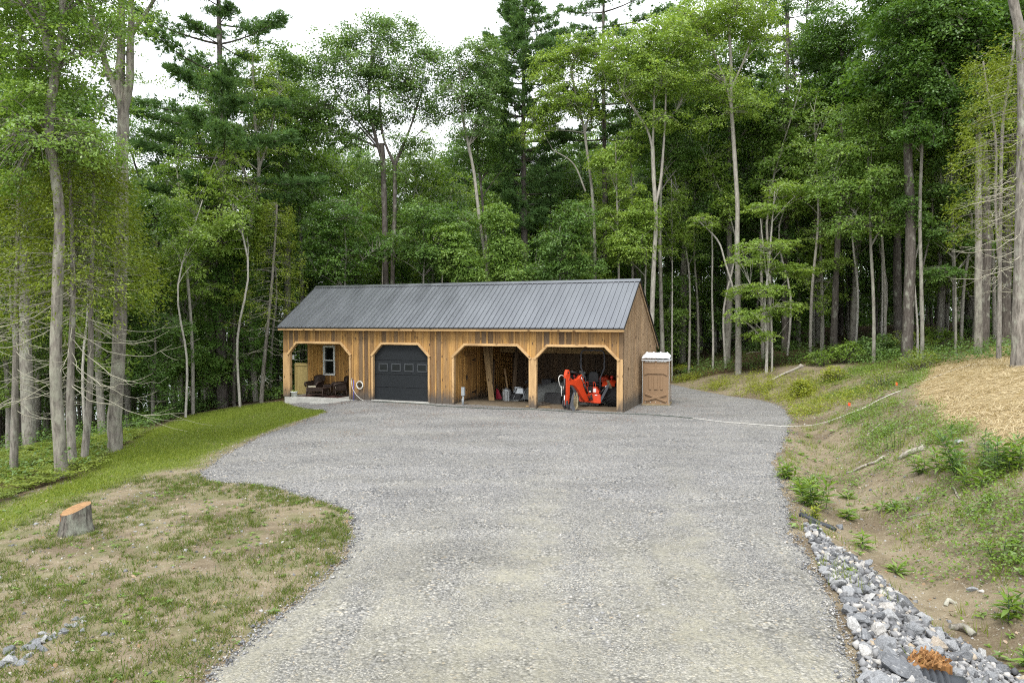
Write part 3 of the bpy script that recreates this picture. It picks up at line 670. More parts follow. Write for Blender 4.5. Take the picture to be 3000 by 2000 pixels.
m.box((cx - .2, cy - .1, cz - .1), (cx + .2, cy + .12, cz - .01), .3)
tagp(m.build('rotten_log', M['rotwood']), 'crumbling orange brown rotten log lying on the black culvert pipe', 'log')
# black fabric roll by the weeds
g0, g1 = gnd(2345, 1510), gnd(2448, 1556)
m = MB(); pts = [Vector(g0).lerp(Vector(g1), q) + Vector((0, 0, .015 + .015 * math.sin(q * 9))) for q in np.linspace(0, 1, 9)]
m.tube(pts, [.055, .06, .06, .055, .06, .055, .05, .05, .04], 12)
tagp(m.build('fabric_roll', M['culvert']), 'rolled black silt fabric lying at the gravel edge below the tall weeds', 'fabric roll')
A_ = [gnd(2366, 1526), gnd(2392, 1534), gnd(2416, 1578), gnd(2398, 1580)]
V = []; k = 9
for i in range(k):
    for j in range(5):
        q = i / (k - 1); w = j / 4; p = np.array(A_[0]) * (1 - q) * (1 - w) + np.array(A_[1]) * (1 - q) * w + np.array(A_[2]) * q * w + np.array(A_[3]) * q * (1 - w)
        V.append((p[0], p[1], hz1(p[0], p[1]) + .02 + .02 * math.sin(w * 3.1) + .012 * math.sin(q * 11)))
m = MB(); m.add(V, [(i * 5 + j, i * 5 + j + 1, (i + 1) * 5 + j + 1, (i + 1) * 5 + j) for i in range(k - 1) for j in range(4)], .5, True)
o = m.build('drain_fabric', M['culvert']); o.modifiers.new('thick', 'SOLIDIFY').thickness = .012
tagp(o, 'flat strip of black fabric running from the roll down into the riprap', 'fabric')

# stump
g = gnd(222, 1562); st_ = thing('tree_stump', 'sawn tree stump with furrowed grey bark standing in the patchy lawn', 'stump', (g[0], g[1], g[2]))
n = 40; m = MB(); V = []; prof = [(-.12, 1.25), (0.02, 1.14), (.13, 1.04), (.28, .98), (.45, .95)]
rr = [1 + .05 * math.sin(3 * a) + .06 * math.sin(2 * a + 1) + .02 * math.sin(11 * a) for a in [6.2832 * j / n for j in range(n)]]
for i, (h, s) in enumerate(prof):
    for j in range(n):
        a = 6.2832 * j / n; r_ = .236 * s * (1 + (rr[j] - 1) * (1.5 if i < 2 else 1)) + RND.gauss(0, .004)
        V.append((r_ * math.cos(a), r_ * math.sin(a), h + (.06 * math.cos(a) + .06 * math.sin(a) if i == 4 else .025 * (math.cos(a) + math.sin(a)) if i == 3 else 0)))
m.add(V, [(i * n + j, i * n + (j + 1) % n, (i + 1) * n + (j + 1) % n, (i + 1) * n + j) for i in range(4) for j in range(n)], .5, True)
m.build('bark', M['bark_stump'], st_)
m = MB(); top = [Vector(p) for p in V[-n:]]; cen = Vector((0, 0, .445))
ring = [cen.lerp(p, .5) + Vector((0, 0, -.008 + RND.gauss(0, .006))) for p in top]
m.add(top + ring + [cen], [(j, (j + 1) % n, n + (j + 1) % n, n + j) for j in range(n)] + [(n + j, n + (j + 1) % n, 2 * n) for j in range(n)], .4)
m.build('cut_face', M['cutwood'], st_)
m = MB(); m.add([(-.225, -.09, .26), (-.15, -.185, .26), (-.145, -.178, .36), (-.21, -.09, .38)], [(0, 1, 2, 3)], .3); o = m.build('bare_wood_patch', M['rotwood'], st_); o.modifiers.new('t', 'SOLIDIFY').thickness = .02

# logs, sticks, flags, rope on the bank
def ground_stick(name, px, w0, w1, label, cat, mat='driftwood', lift=.03, bend=.04, n=9, knob=False):
    a, b = gnd(*px[0]), gnd(*px[1]); pts = []; rad = []
    for i in range(n):
        q = i / (n - 1); p = np.array(a) * (1 - q) + np.array(b) * q; w = w0 + (w1 - w0) * q
        z = max(hz1(p[0], p[1]) + w * .6, p[2] if i in (0, n - 1) else -99) + lift * math.sin(q * 3.14) + bend * .5 * math.sin(q * 7 + px[0][0])
        s_ = bend * math.sin(q * 5 + px[0][1]); pts.append((p[0] + s_ * .3, p[1] + s_, z)); rad.append(w * (1 + RND.gauss(0, .06)))
    m = MB(); m.tube(pts, rad, 9)
    if knob:
        e = Vector(pts[-1]); m.tube([e - Vector((.08, 0, .02)), e + Vector((.02, 0, .04)), e + Vector((.10, 0, .0)), e + Vector((.14, 0, -.08))], [.08, .13, .11, .06], 9)
        m.tube([e, e + Vector((-.04, 0, .11))], [.07, .05], 8)
    return tagp(m.build(name, M[mat]), label, cat)
ground_stick('fallen_log', ((2262, 1115), (2345, 1078)), .045, .075, 'weathered grey log with a knobbed end lying on the far bank', 'log', knob=True)
ground_stick('fallen_log', ((2632, 1348), (2712, 1318)), .05, .075, 'pale bleached log lying on the bank left of the tall green weeds', 'log')
ground_stick('dead_branch', ((2540, 1366), (2595, 1344)), .03, .04, 'short grey dead branch lying left of the bleached log', 'branch')
ground_stick('dead_branch', ((2478, 1390), (2545, 1364)), .018, .03, 'thin grey branch half buried in the bare bank above the ditch', 'branch')
ground_stick('dead_branch', ((2535, 1278), (2592, 1240)), .016, .022, 'pale crooked stick on the bank under the green creepers', 'branch')
ground_stick('dead_branch', ((2465, 1222), (2578, 1190)), .016, .03, 'dark twisted stick beside the rope on the bank', 'branch', 'bark_dark')
ground_stick('dead_branch', ((2186, 1037), (2232, 1030)), .03, .02, 'pale stick on the crest of the far bank', 'branch')
ground_stick('fallen_log', ((2068, 1019), (2108, 1019)), .11, .10, 'brown log lying at the edge of the woods behind the toilet', 'log', 'bark_oak')
ground_stick('fallen_log', ((365, 1250), (480, 1231)), .07, .05, 'pale fallen log at the edge of the woods behind the forked oak', 'log')
ground_stick('dead_branch', ((2625, 1530), (2745, 1500)), .015, .01, 'long thin brown stem lying on the lower bank', 'branch', 'bark_grey')
ground_stick('dead_branch', ((2770, 1778), (2800, 1766)), .03, .028, 'short grey wood chunk on the ditch slope', 'branch')
ground_stick('dead_branch', ((2780, 1840), (2850, 1862)), .04, .05, 'brown piece of wood at the edge of the riprap', 'branch', 'bark_grey')
ground_stick('dead_branch', ((2790, 1430), (2812, 1465)), .02, .012, 'forked grey root on the bank under the tall weeds', 'branch')
for (px, py), lb in [((2484, 1195), 'small orange marker flag low on the bank'), ((2622, 1135), 'small orange marker flag high on the bank near the straw')]:
    g = gnd(px, py); f = thing('marker_flag', lb, 'flag', (g[0], g[1], g[2]), 0, 'orange marker flags on the bank')
    m = MB(); m.tube([(0, 0, -.05), (0, 0, .20)], .004, 5); m.build('wire', M['steelgrey'], f)
    m = MB(); m.add([(0, 0, .20), (.05, .01, .19), (.085, -.01, .18), (.085, -.01, .07), (.05, .01, .075), (0, 0, .09)], [(0, 1, 4, 5), (1, 2, 3, 4)], .5); o = m.build('cloth', M['orangeflag'], f); o.modifiers.new('t', 'SOLIDIFY').thickness = .003
def ground_line(name, px, rad, mat, label, cat, lift=None, flat0=True):
    G = [atz(*p[:2], .04) if flat0 and p[0] < 2330 else gnd(*p[:2]) for p in px]; pts = []
    for a, b in zip(G[:-1], G[1:]):
        for q in np.linspace(0, 1, 6)[:-1]: pts.append(a * (1 - q) + b * q)
    pts.append(G[-1]); P_ = np.array(pts)
    for _ in range(2): P_[1:-1] = (P_[:-2] + 2 * P_[1:-1] + P_[2:]) / 4
    P_[:, 2] = hz(P_[:, 0], P_[:, 1]) + (.06 if flat0 else 0) + rad
    m = MB(); m.tube([tuple(p) for p in P_], rad, 6)
    return tagp(m.build(name, M[mat]), label, cat)
ground_line('garden_hose', [(1092, 1178), (1150, 1180), (1260, 1188), (1320, 1192), (1400, 1197), (1480, 1200), (1560, 1200), (1660, 1207), (1740, 1211), (1826, 1213), (1900, 1216), (1980, 1222), (2030, 1227)], .012, 'hosegreen', 'dark green garden hose lying on the gravel along the barn front', 'hose')
ground_line('white_rope', [(2030, 1227), (2130, 1239), (2250, 1248), (2310, 1252), (2360, 1251), (2420, 1243), (2470, 1225), (2540, 1197), (2600, 1165), (2640, 1150)], .010, 'hosewhite', 'white line running from the gravel up the bank', 'rope')
ground_line('white_rope', [(2700, 1118), (2760, 1098), (2800, 1082), (2860, 1066), (2930, 1050), (3005, 1034), (3060, 1024)], .012, 'hosewhite', 'white line lying across the straw slope', 'rope', flat0=False)

# ---------------------------------------------------------------- weeds and shrubs
def tall_weed(px, py, h, ns, spread, label, leaf='weed', ll=.22):
    g = gnd(px, py); o = thing('tall_weed', label, 'weed', g, 0, 'leafy weeds on the bank')
    m = MB(); C = []; A = []; LN = []
    for i in range(ns):
        a = RND.uniform(0, 6.28); r_ = spread * math.sqrt(RND.random()); b = Vector((r_ * math.cos(a), r_ * math.sin(a), -.03)); hh = h * RND.uniform(.6, 1.0)
        ln = Vector((RND.gauss(0, .16) + r_ * math.cos(a) * .9, RND.gauss(0, .16) + r_ * math.sin(a) * .9, 1)) * hh
        pts = [b + ln * q + Vector((0, 0, 0)) for q in (0, .35, .7, 1)]; m.tube(pts, [.006, .005, .004, .002], 4)
        k = int(9 + 20 * hh)
        for j in range(k):
            q = .12 + .88 * (j / k); an = j * 2.4 + i; l = ll * (1.15 - .6 * abs(q - .45)) * (.6 if q > .92 else 1) * RND.uniform(.8, 1.2)
            e = .22 + .75 * q * q; D = Vector((math.cos(an) * math.cos(e), math.sin(an) * math.cos(e), math.sin(e))); D = Vector((D.x, D.y, D.z * .8))
            C.append(b + ln * q + D * l * .5); A.append(D); LN.append(l)
    m.build('stems', M['hosegreen'], o)
    C = np.array(C); A = np.array(A); LN = np.array(LN); N = unit(np.cross(np.cross(A, [0, 0, 1.]), A) + rng.normal(0, .2, A.shape))
    V, Fq = leaf_quads(C, N, A, LN, LN * .24, .22)
    np_mesh('leaves', V, Fq, L[leaf], o, rnd=rng.random(len(Fq)))
    return o
tall_weed(2312, 1402, .48, 5, .12, 'bright green leafy weed at the gravel edge, farther of the tall pair')
tall_weed(2392, 1485, .85, 9, .28, 'tallest bright green weed clump at the gravel edge above the fabric roll')
tall_weed(2350, 1442, .40, 4, .14, 'short green weed between the two tall clumps at the gravel edge')
tall_weed(2840, 1395, 1.0, 7, .25, 'tall dark green weed clump with a high spire below the straw', 'mid', .2)
tall_weed(2918, 1385, .85, 7, .28, 'bushy dark green weed just right of the spire below the straw', 'mid', .2)
tall_weed(2770, 1378, .5, 6, .2, 'mid green weed just left of the spire below the straw', 'weed')
tall_weed(2700, 1385, .48, 4, .1, 'single narrow weed left of the weed patch below the straw')
tall_weed(2862, 1425, .4, 6, .28, 'low leafy weed in front of the spire below the straw')
tall_weed(2985, 1375, .6, 5, .2, 'leafy weed at the frame edge below the straw')
tall_weed(2530, 1608, .36, 2, .05, 'small upright weed at the top of the riprap')
tall_weed(2620, 1675, .2, 2, .06, 'tiny weed between riprap and ditch')
tall_weed(2978, 1822, .5, 4, .1, 'broad-leaved weed low on the ditch slope near the corner', 'weed', .2)
tall_weed(2935, 1640, .42, 4, .16, 'pale green weed on the right bank halfway down', 'weed', .14)
tall_weed(2995, 1960, .3, 3, .08, 'weed sprouting beside the riprap at the corner', 'weed', .16)
tall_weed(2482, 1462, .25, 2, .05, 'small seedling in the middle of the ditch')
tall_weed(2606, 1495, .26, 4, .18, 'light green seedling group in the ditch bottom')
tall_weed(2480, 1520, .2, 3, .02, 'small seedling beside the earth clod')
tall_weed(2378, 1518, .3, 6, .18, 'grassy yellow tuft beside the fabric roll', 'yweed', .12)
tall_weed(2622, 1318, .7, 6, .15, 'feathery pale weed on the bank left of the bleached log', 'fern', .06)
def shrub(px, py, h, w, k, label, leaf='weed', ls=.11, Yd=None):
    g = gnd(px, py) if Yd is None else at(px, py, Yd)
    z = hz1(g[0], g[1]); o = thing('shrub', label, 'shrub', (g[0], g[1], z), 0, 'shrubs along the wood edge')
    nc = int(k); ph = rng.uniform(0, 6.28, nc); r_ = np.sqrt(rng.random(nc)) * w; zz = h * (.15 + .85 * rng.random(nc) ** .7) * (1 - .45 * (r_ / w) ** 2)
    C0 = np.column_stack([r_ * np.cos(ph), r_ * np.sin(ph), zz]); m = MB()
    for c in C0[:: max(1, nc // 26)]: m.tube([(c[0] * .15, c[1] * .15, -.1), (c[0] * .5, c[1] * .5, c[2] * .55), tuple(c)], [.012, .009, .004], 4)
    m.build('stems', M['bark_grey'], o)
    kk = 20; C = np.repeat(C0, kk, 0) + rng.normal(0, .5, (nc * kk, 3)) * np.array([.22, .22, .14]); n = len(C)
    N = unit(np.column_stack([rng.normal(0, .5, (n, 2)), np.ones(n)]) + C * .3)
    V, Fq = leaf_quads(C, N, rng.normal(size=(n, 3)), rng.uniform(.6, 1.3, n) * ls, rng.uniform(.4, .75, n) * ls, .1)
    np_mesh('foliage', V, Fq, L[leaf], o, rnd=np.clip(np.repeat(rng.random(nc), kk) * .6 + rng.random(n) * .4, 0, 1))
    return o
SH = [(2345, 1160, .7, .5, 45, 'bright yellow-green bush at the foot of the far bank', 'yweed', .12),
 (2480, 1062, 1.1, .9, 70, 'leafy green shrub with broad leaves above the far bank crest', 'weed', .14),
 (2570, 1050, 1.3, 1.1, 90, 'large pale-leaved bramble shrub in the middle of the bank crest', 'grey', .15),
 (2660, 1040, 1.4, 1.2, 100, 'tall feathery green shrub left of the straw slope', 'fern', .09),
 (2740, 1020, 1.3, 1.1, 90, 'rounded green shrub just above the straw slope', 'weed', .12),
 (2860, 985, 1.3, 1.0, 80, 'pale broad-leaved shrub beneath the leaning birch', 'grey', .16),
 (2930, 985, 1.0, .7, 45, 'small green shrub beside the big right-hand trunk', 'mid', .13),
 (2410, 1070, .8, .7, 45, 'low bright shrub on the far bank left of the brambles', 'weed', .12),
 (2440, 1115, .7, .5, 35, 'yellow-green bush growing on the bare bank face', 'yweed', .12),
 (2300, 1025, .8, .8, 45, 'dark green shrub at the foot of the paired grey trunks', 'mid', .13),
 (2190, 1028, .7, .9, 45, 'green shrub patch at the crest under the layered maple', 'mid', .12),
 (2060, 1015, .9, 1.0, 60, 'green shrub at the wood edge above the toilet', 'mid', .13),
 (1985, 1045, .8, .8, 50, 'bright shrub just behind the toilet roof', 'weed', .12),
 (2000, 1090, .5, .7, 40, 'low yellow-green shrub on the slope behind the toilet', 'yweed', .10),
 (2590, 1130, .8, .9, 60, 'feathery fern-like shrub on the upper bank', 'fern', .08),
 (2690, 1085, .9, .8, 60, 'light green shrub touching the left end of the straw', 'fern', .09),
 (545, 1212, .8, .9, 55, 'green shrub at the lawn edge left of the barn', 'mid', .14),
 (430, 1236, .6, .8, 45, 'pale green shrub behind the fallen log at the left', 'weed', .12),
 (790, 1168, .6, .6, 40, 'bright shrub at the barn corner beside the porch post', 'weed', .12)]
for a in SH: shrub(*a)
# ---------------------------------------------------------------- barn
barn = thing('barn', 'long wooden board-and-batten barn with dark ribbed metal roof and four arched bays', 'barn', (BX, BY, 0), -THETA)
LW, DP = 16.25, 7.0                         # length, depth
RIDGE_V, RIDGE_Z, EAVE_V, EAVE_Z, REAR_V, REAR_Z = 2.67, 5.325, -.30, 3.333, 7.32, 2.40
FS = (RIDGE_Z - EAVE_Z) / (RIDGE_V - EAVE_V); RS = (RIDGE_Z - REAR_Z) / (REAR_V - RIDGE_V)
def roof_z(v): return EAVE_Z + (v - EAVE_V) * FS if v <= RIDGE_V else RIDGE_Z - (v - RIDGE_V) * RS
OPEN = [(.37, .81, 3.23, 3.70), (4.94, 5.41, 7.22, 7.72), (8.94, 9.47, 11.84, 12.36), (12.67, 13.16, 15.50, 16.01)]
HEAD, BR, BASE, TOPZ = 2.55, 2.055, .055, 3.34
def zlow(u):
    for a, b, c, d in OPEN:
        if a <= u <= d:
            if u < b: return BR + (u - a) / (b - a) * (HEAD - BR)
            if u > c: return BR + (d - u) / (d - c) * (HEAD - BR)
            return HEAD
    return BASE
BRK = sorted({x for o in OPEN for x in o})
def board_wall(m, u0, u1, pitch, v0, th, bth, lowf, highf, brk=(), fn=lambda u, v, z: (u, v, z), bw=.075, r0=None):
    """boards with battens proud of them by bth; the lower and upper edges follow lowf / highf."""
    def strip(a, b, va, vb, r):
        cuts = [a] + [x for x in brk if a + 1e-4 < x < b - 1e-4] + [b]
        for p, q in zip(cuts[:-1], cuts[1:]):
            e = 1e-5; za, zb, ta, tb = lowf(p + e), lowf(q - e), highf(p + e), highf(q - e)
            if ta - za < .01 and tb - zb < .01: continue
            V = [fn(p, va, za), fn(q, va, zb), fn(q, va, tb), fn(p, va, ta), fn(p, vb, za), fn(q, vb, zb), fn(q, vb, tb), fn(p, vb, ta)]
            m.add(V, [(0, 1, 2, 3), (7, 6, 5, 4), (0, 4, 5, 1), (3, 2, 6, 7), (0, 3, 7, 4), (1, 5, 6, 2)], r)
    u = u0; i = 0
    while u < u1 - 1e-3:
        w = min(u1, u + pitch * RND.uniform(.92, 1.08)); w = u1 if u1 - w < .1 else w
        strip(u, w, v0, v0 + th, RND.random())
        if bth and w < u1 - .02: strip(w - bw / 2, w + bw / 2, v0 - bth if th > 0 else v0, v0 - .0012 if th > 0 else v0 + bth, RND.uniform(.35, .75))
        u = w; i += 1
m = MB(); board_wall(m, 0, LW, .30, 0, .028, .022, zlow, lambda u: TOPZ - .02, BRK)
front = m.build('front_siding', M['siding'], barn)
# right gable wall (u = LW) and left wall (u = 0)
m = MB(); board_wall(m, .0, DP, .22, 0, .028, .022, lambda v: .02, lambda v: roof_z(v) - .05, [RIDGE_V], lambda v, w, z: (LW - .0 - w, v, z), .06)
m.build('gable_siding', M['siding_grey'], barn)
m = MB(); board_wall(m, 0.03, DP, .26, 0, .028, .022, lambda v: 2.55 if v < 1.8 else -.2, lambda v: roof_z(v) - .05, [1.8, RIDGE_V], lambda v, w, z: (w, v, z))
m.build('gable_siding', M['siding'], barn)
m = MB(); board_wall(m, .03, LW - .03, .28, DP, .028, 0, lambda u: .02, lambda u: roof_z(DP) - .06)
for i in range(52): m.box((.2 + i * .31 - .03, DP - .025, .05), (.2 + i * .31 + .03, DP - .0015, roof_z(DP) - .12), RND.random())
m.build('rear_siding', M['backboards'], barn)
# porch back wall and the partitions
m = MB(); board_wall(m, .03, 4.2, .27, 1.8, .028, .022, lambda u: .055, lambda u: 3.3)
pw = m.build('porch_wall', M['inner'], barn)
m = MB(); board_wall(m, .06, 6.95, .25, 0, .028, .022, lambda v: .06 + .0 * v, lambda v: min(roof_z(v) - .1, 3.2), [RIDGE_V], lambda v, w, z: (8.88 - w, v, z), .06)
part = m.build('partition_wall', M['inner'], barn)
m = MB(); m.box((3.72, .03, .06), (3.80, 1.79, 3.2)); m.build('porch_side_wall', M['inner'], barn)
m = MB(); m.box((4.3, .75, 0), (8.7, .80, 3.2)); m.box((.03, 1.9, 3.26), (8.8, 6.9, 3.30)); m.box((.04, .04, 2.56), (3.75, 1.78, 2.60)); m.build('ceiling_boards', M['backboards'], barn)
# posts, lining of the openings
def post(a, b, r=None):
    mm = MB(); mm.box(a, b, r); return mm.build('post', M['trim'], barn, .006)
post((.0, -.03, .05), (.37, -.0015, 2.1), .15); post((.02, .03, .05), (.33, .22, 3.2), .2)
post((12.36, -.03, .04), (12.67, .0, 2.1), .3); post((12.40, .03, .0), (12.63, .22, 3.2), .3)
post((16.01, -.03, .03), (16.235, -.0015, 2.1), .2); post((16.02, .03, .0), (16.2, .22, 3.2), .2)
post((8.86, .03, .0), (8.94, .18, 3.2), .3)
TW = .10
for a, b, c, d in OPEN:
    tr = MB()
    tr.box((b - .05, -.075, HEAD), (c + .05, .10, HEAD + TW), .5)
    for s, (p, q) in ((1, ((a, BR), (b, HEAD))), (-1, ((d, BR), (c, HEAD)))):
        P0 = Vector((p[0], 0, p[1])); P1 = Vector((q[0], 0, q[1])); dr = (P1 - P0).normalized(); nn = Vector((-dr.z * s, 0, dr.x * s)); nn = nn if nn.z > 0 else -nn
        e0 = P0 - dr * .06; e1 = P1 + dr * .03
        poly = [e0, e1, e1 + nn * TW, e0 + nn * TW]
        tr.prism(poly, lambda pt, tt: (pt.x, tt, pt.z), -.079, .098, .5 + .2 * s)
    tr.build('arch_trim', M['trimh'], barn, .004)
    j = MB()
    if a > 1: j.box((a - .075, -.052, BASE + .0), (a + .012, .10, BR + .02), .55)
    else: j.box((a - .01, -.04, BASE), (a + .012, .10, BR), .4)
    j.build('jamb_trim', M['trim'], barn, .004)
    j = MB(); j.box((d - .012, -.052, BASE - .0), (d + .075, .10, BR - .02), .6); j.build('jamb_trim', M['trim'], barn, .004)
# fascia, roof
m = MB(); m.box((-.04, -.32, 3.165), (7.1, -.285, 3.30), .5); m.box((7.1, -.32, 3.165), (LW + .075, -.285, 3.30), .8); m.build('fascia', M['trimh'], barn, .004)
m = MB(); m.box((0.0, -.284, 3.172), (LW + .04, -.002, 3.195)); m.build('soffit', M['trimh'], barn)
for s, uu in ((0, LW + .03), (1, LW + .03), (0, -.075), (1, -.075)):
    p, q = ((EAVE_V, EAVE_Z - .075), (RIDGE_V, RIDGE_Z - .075)) if s == 0 else ((RIDGE_V, RIDGE_Z - .075), (REAR_V, REAR_Z - .075))
    m = MB(); m.bar((uu + .018, p[0], p[1] - .03), (uu + .018, q[0], q[1] - .03), .035, .15, .5, up=(0, 0, 1)); m.build('rake_board', M['siding_grey'], barn)
t = NT('dark_metal_roof'); nz = t.noise(t.coord((1.5, .35, .35)), 1.3, 6); nf = t.noise(t.coord(), 45, 3)
ROOF = t.fin(t.ramp(nz, [(.3, (.19, .20, .218)), (.7, (.235, .248, .268))]), t.math('ADD', t.rng(nz, .3, .7, .26, .36), t.math('MULTIPLY', nf, .05)), .8, .5, t.bump(nz, .08, .02))
RU0, RU1 = -.085, LW + .09; NR = int(round((RU1 - RU0) / .2286)); pit = (RU1 - RU0) / NR
prof = []
for i in range(NR):
    u = RU0 + i * pit
    prof += [(u, 0), (u + .010, 0), (u + .024, .03), (u + .048, .03), (u + .062, 0), (u + .115, 0), (u + .122, .0035), (u + .132, .0035), (u + .139, 0), (u + .175, 0), (u + .182, .0035), (u + .192, .0035), (u + .199, 0)]
prof.append((RU1, 0))
V = []; Fs = []
def slope_sheet(va, za, vb, zb):
    n0 = len(V); nn = Vector((0, -(zb - za), (vb - va))).normalized(); nn = nn if nn.z > 0 else -nn
    for q in (0, .25, .5, .75, 1):
        for u, h in prof: V.append((u, va + (vb - va) * q + nn.y * h, za + (zb - za) * q + nn.z * h))
    k = len(prof)
    for r_ in range(4):
        for i in range(k - 1): Fs.append((n0 + r_ * k + i, n0 + r_ * k + i + 1, n0 + (r_ + 1) * k + i + 1, n0 + (r_ + 1) * k + i))
slope_sheet(EAVE_V - .035, EAVE_Z - .02, RIDGE_V, RIDGE_Z); slope_sheet(REAR_V + .03, REAR_Z - .02, RIDGE_V, RIDGE_Z)
m = MB(); m.add(V, Fs, .5); roof = m.build('roof', ROOF, barn); sd = roof.modifiers.new('t', 'SOLIDIFY'); sd.thickness = .004; sd.offset = -1
m = MB()
for s in (-1, 1):
    sl = FS if s < 0 else RS; w = .16
    A0 = (RIDGE_V, RIDGE_Z + .046); A1 = (RIDGE_V + s * w, RIDGE_Z + .046 - w * sl - .0)
    m.prism([A0, A1, (A1[0], A1[1] - .012), (A0[0], A0[1] - .012)], lambda p, tt: (tt, p[0], p[1]), RU0 - .03, RU1 + .03, .5)
m.build('ridge_cap', ROOF, roof)
m = MB(); m.box((RU0 - .01, EAVE_V - .05, EAVE_Z - .075), (RU1 + .01, EAVE_V - .022, EAVE_Z - .024)); m.build('eave_drip_edge', M['black'], roof)
for uu in (RU1, RU0 - .02):
    m = MB()
    for (va, za, vb, zb) in ((EAVE_V - .04, EAVE_Z - .02, RIDGE_V, RIDGE_Z + .01), (RIDGE_V, RIDGE_Z + .01, REAR_V + .03, REAR_Z - .02)):
        m.prism([(va, za + .028), (vb, zb + .028), (vb, zb - .06), (va, za - .06)], lambda p, tt: (tt, p[0], p[1]), uu, uu + .02, .5)
    m.build('rake_trim', M['black'], roof)
for i in range(18):
    m = MB(); u = 9.1 + i * .405
    m.bar((u, 0.1, roof_z(.1) - .16), (u, RIDGE_V, RIDGE_Z - .16), .05, .18, .3); m.bar((u, RIDGE_V, RIDGE_Z - .16), (u, 6.95, roof_z(6.95) - .16), .05, .18, .3); m.build('rafter', M['backboards'], barn)
m = MB(); m.box((8.9, 5.2, 2.05), (LW - .05, 5.35, 2.32)); m.build('beam', M['lumberx'], barn)
# foundations
m = MB(); m.box((.06, -.02, -.55), (4.30, 1.85, .03)); m.build('porch_slab', M['concrete'], barn, .02)
m = MB(); m.box((4.31, .0, -.4), (8.86, .3, .045)); m.build('foundation', M['concrete'], barn, .01)
m = MB(); m.box((4.88, -.10, -.2), (7.80, .2, .085)); m.build('door_sill', M['concrete'], barn, .01)
for u in (8.78, 12.51, 16.10):
    m = MB(); m.box((u - .13, -.06, -.4), (u + .13, .2, .045)); m.build('pier', M['concrete'], barn, .012)
# garage door
gd = MB(); zz = [.09, .66, 1.22, 1.86, 2.60]
for i in range(4):
    lo, hi = zz[i], zz[i + 1] - .012
    gd.box((4.90, .11, lo), (7.76, .15, hi), .5)
    if i != 2:
        for k in range(4):
            a = 5.02 + k * .68
door = gd.build('garage_door', M['door_dark'], barn, .008)
WU = [(5.16, 5.64), (5.81, 6.29), (6.46, 6.94), (7.11, 7.59)]
for a, b in WU:
    fr = MB(); z0, z1 = 1.36, 1.72
    fr.box((a, .085, z0), (b, .108, z0 + .05)); fr.box((a, .085, z1 - .05), (b, .108, z1)); fr.box((a, .085, z0 + .052), (a + .05, .108, z1 - .052)); fr.box((b - .05, .085, z0 + .052), (b, .108, z1 - .052))
    f = fr.build('door_window', M['doorframe'], door, .006); gm = MB(); gm.box((a + .045, .098, z0 + .045), (b - .045, .107, z1 - .045)); gm.build('pane', M['glass'], f)
m = MB(); m.lathe([(.0, -.02), (.02, -.02), (.02, 0)], (7.66, .11, 1.02), 10, .5, 'y'); m.build('lock', M['galv'], door)
m = MB(); m.box((4.9, .10, .085), (7.76, .155, .10)); m.build('bottom_seal', M['black'], door)
# porch window
wn = MB(); a, b, z0, z1 = .97, 1.66, .95, 2.40
for p, q in (((a, 1.715, z0), (b, 1.776, z0 + .045)), ((a, 1.715, z1 - .045), (b, 1.776, z1)), ((a, 1.715, z0 + .047), (a + .045, 1.776, z1 - .047)), ((b - .045, 1.715, z0 + .047), (b, 1.776, z1 - .047))): wn.box(p, q, .5)
w = wn.build('window', M['vinyl'], barn, .006)
s_ = MB()
for lo, hi, vv in ((z0 + .06, 1.69, 1.765), (1.66, z1 - .06, 1.746)):
    for p, q in (((a + .062, vv, lo), (b - .062, vv + .02, lo + .05)), ((a + .062, vv, hi - .04), (b - .062, vv + .02, hi)), ((a + .062, vv, lo + .052), (a + .105, vv + .02, hi - .042)), ((b - .105, vv, lo + .052), (b - .062, vv + .02, hi - .042))): s_.box(p, q, .5)
s_.build('sash', M['vinyl'], w)
g_ = MB(); g_.box((a + .1, 1.757, z0 + .1), (b - .1, 1.762, z1 - .1)); g_.build('pane', M['glass'], w)
# plank door in the partition with hinges and latch
pd = MB()
for i in range(5): pd.box((8.925, 1.14 + i * .19, .17), (8.955, 1.14 + i * .19 + .186, 2.05))
for v0_, v1_ in ((1.03, 1.12), (2.1, 2.19)): pd.box((8.925, v0_, .12), (8.948, v1_, 2.2))
pd.box((8.925, 1.03, 2.07), (8.95, 2.19, 2.2))
pdo = pd.build('plank_door', M['inner'], barn)
for z in (.38, 1.82):
    m = MB(); m.box((8.957, 1.78, z), (8.97, 2.12, z + .05)); m.box((8.957, 2.08, z - .06), (8.972, 2.14, z + .11)); m.build('hinge', M['black'], pdo)
m = MB(); m.box((8.957, 1.16, 1.0), (8.97, 1.22, 1.22)); m.tube([(8.99, 1.19, 1.0), (9.02, 1.19, 1.05), (9.02, 1.19, 1.15), (8.99, 1.19, 1.2)], .012, 6); m.build('latch', M['black'], pdo)
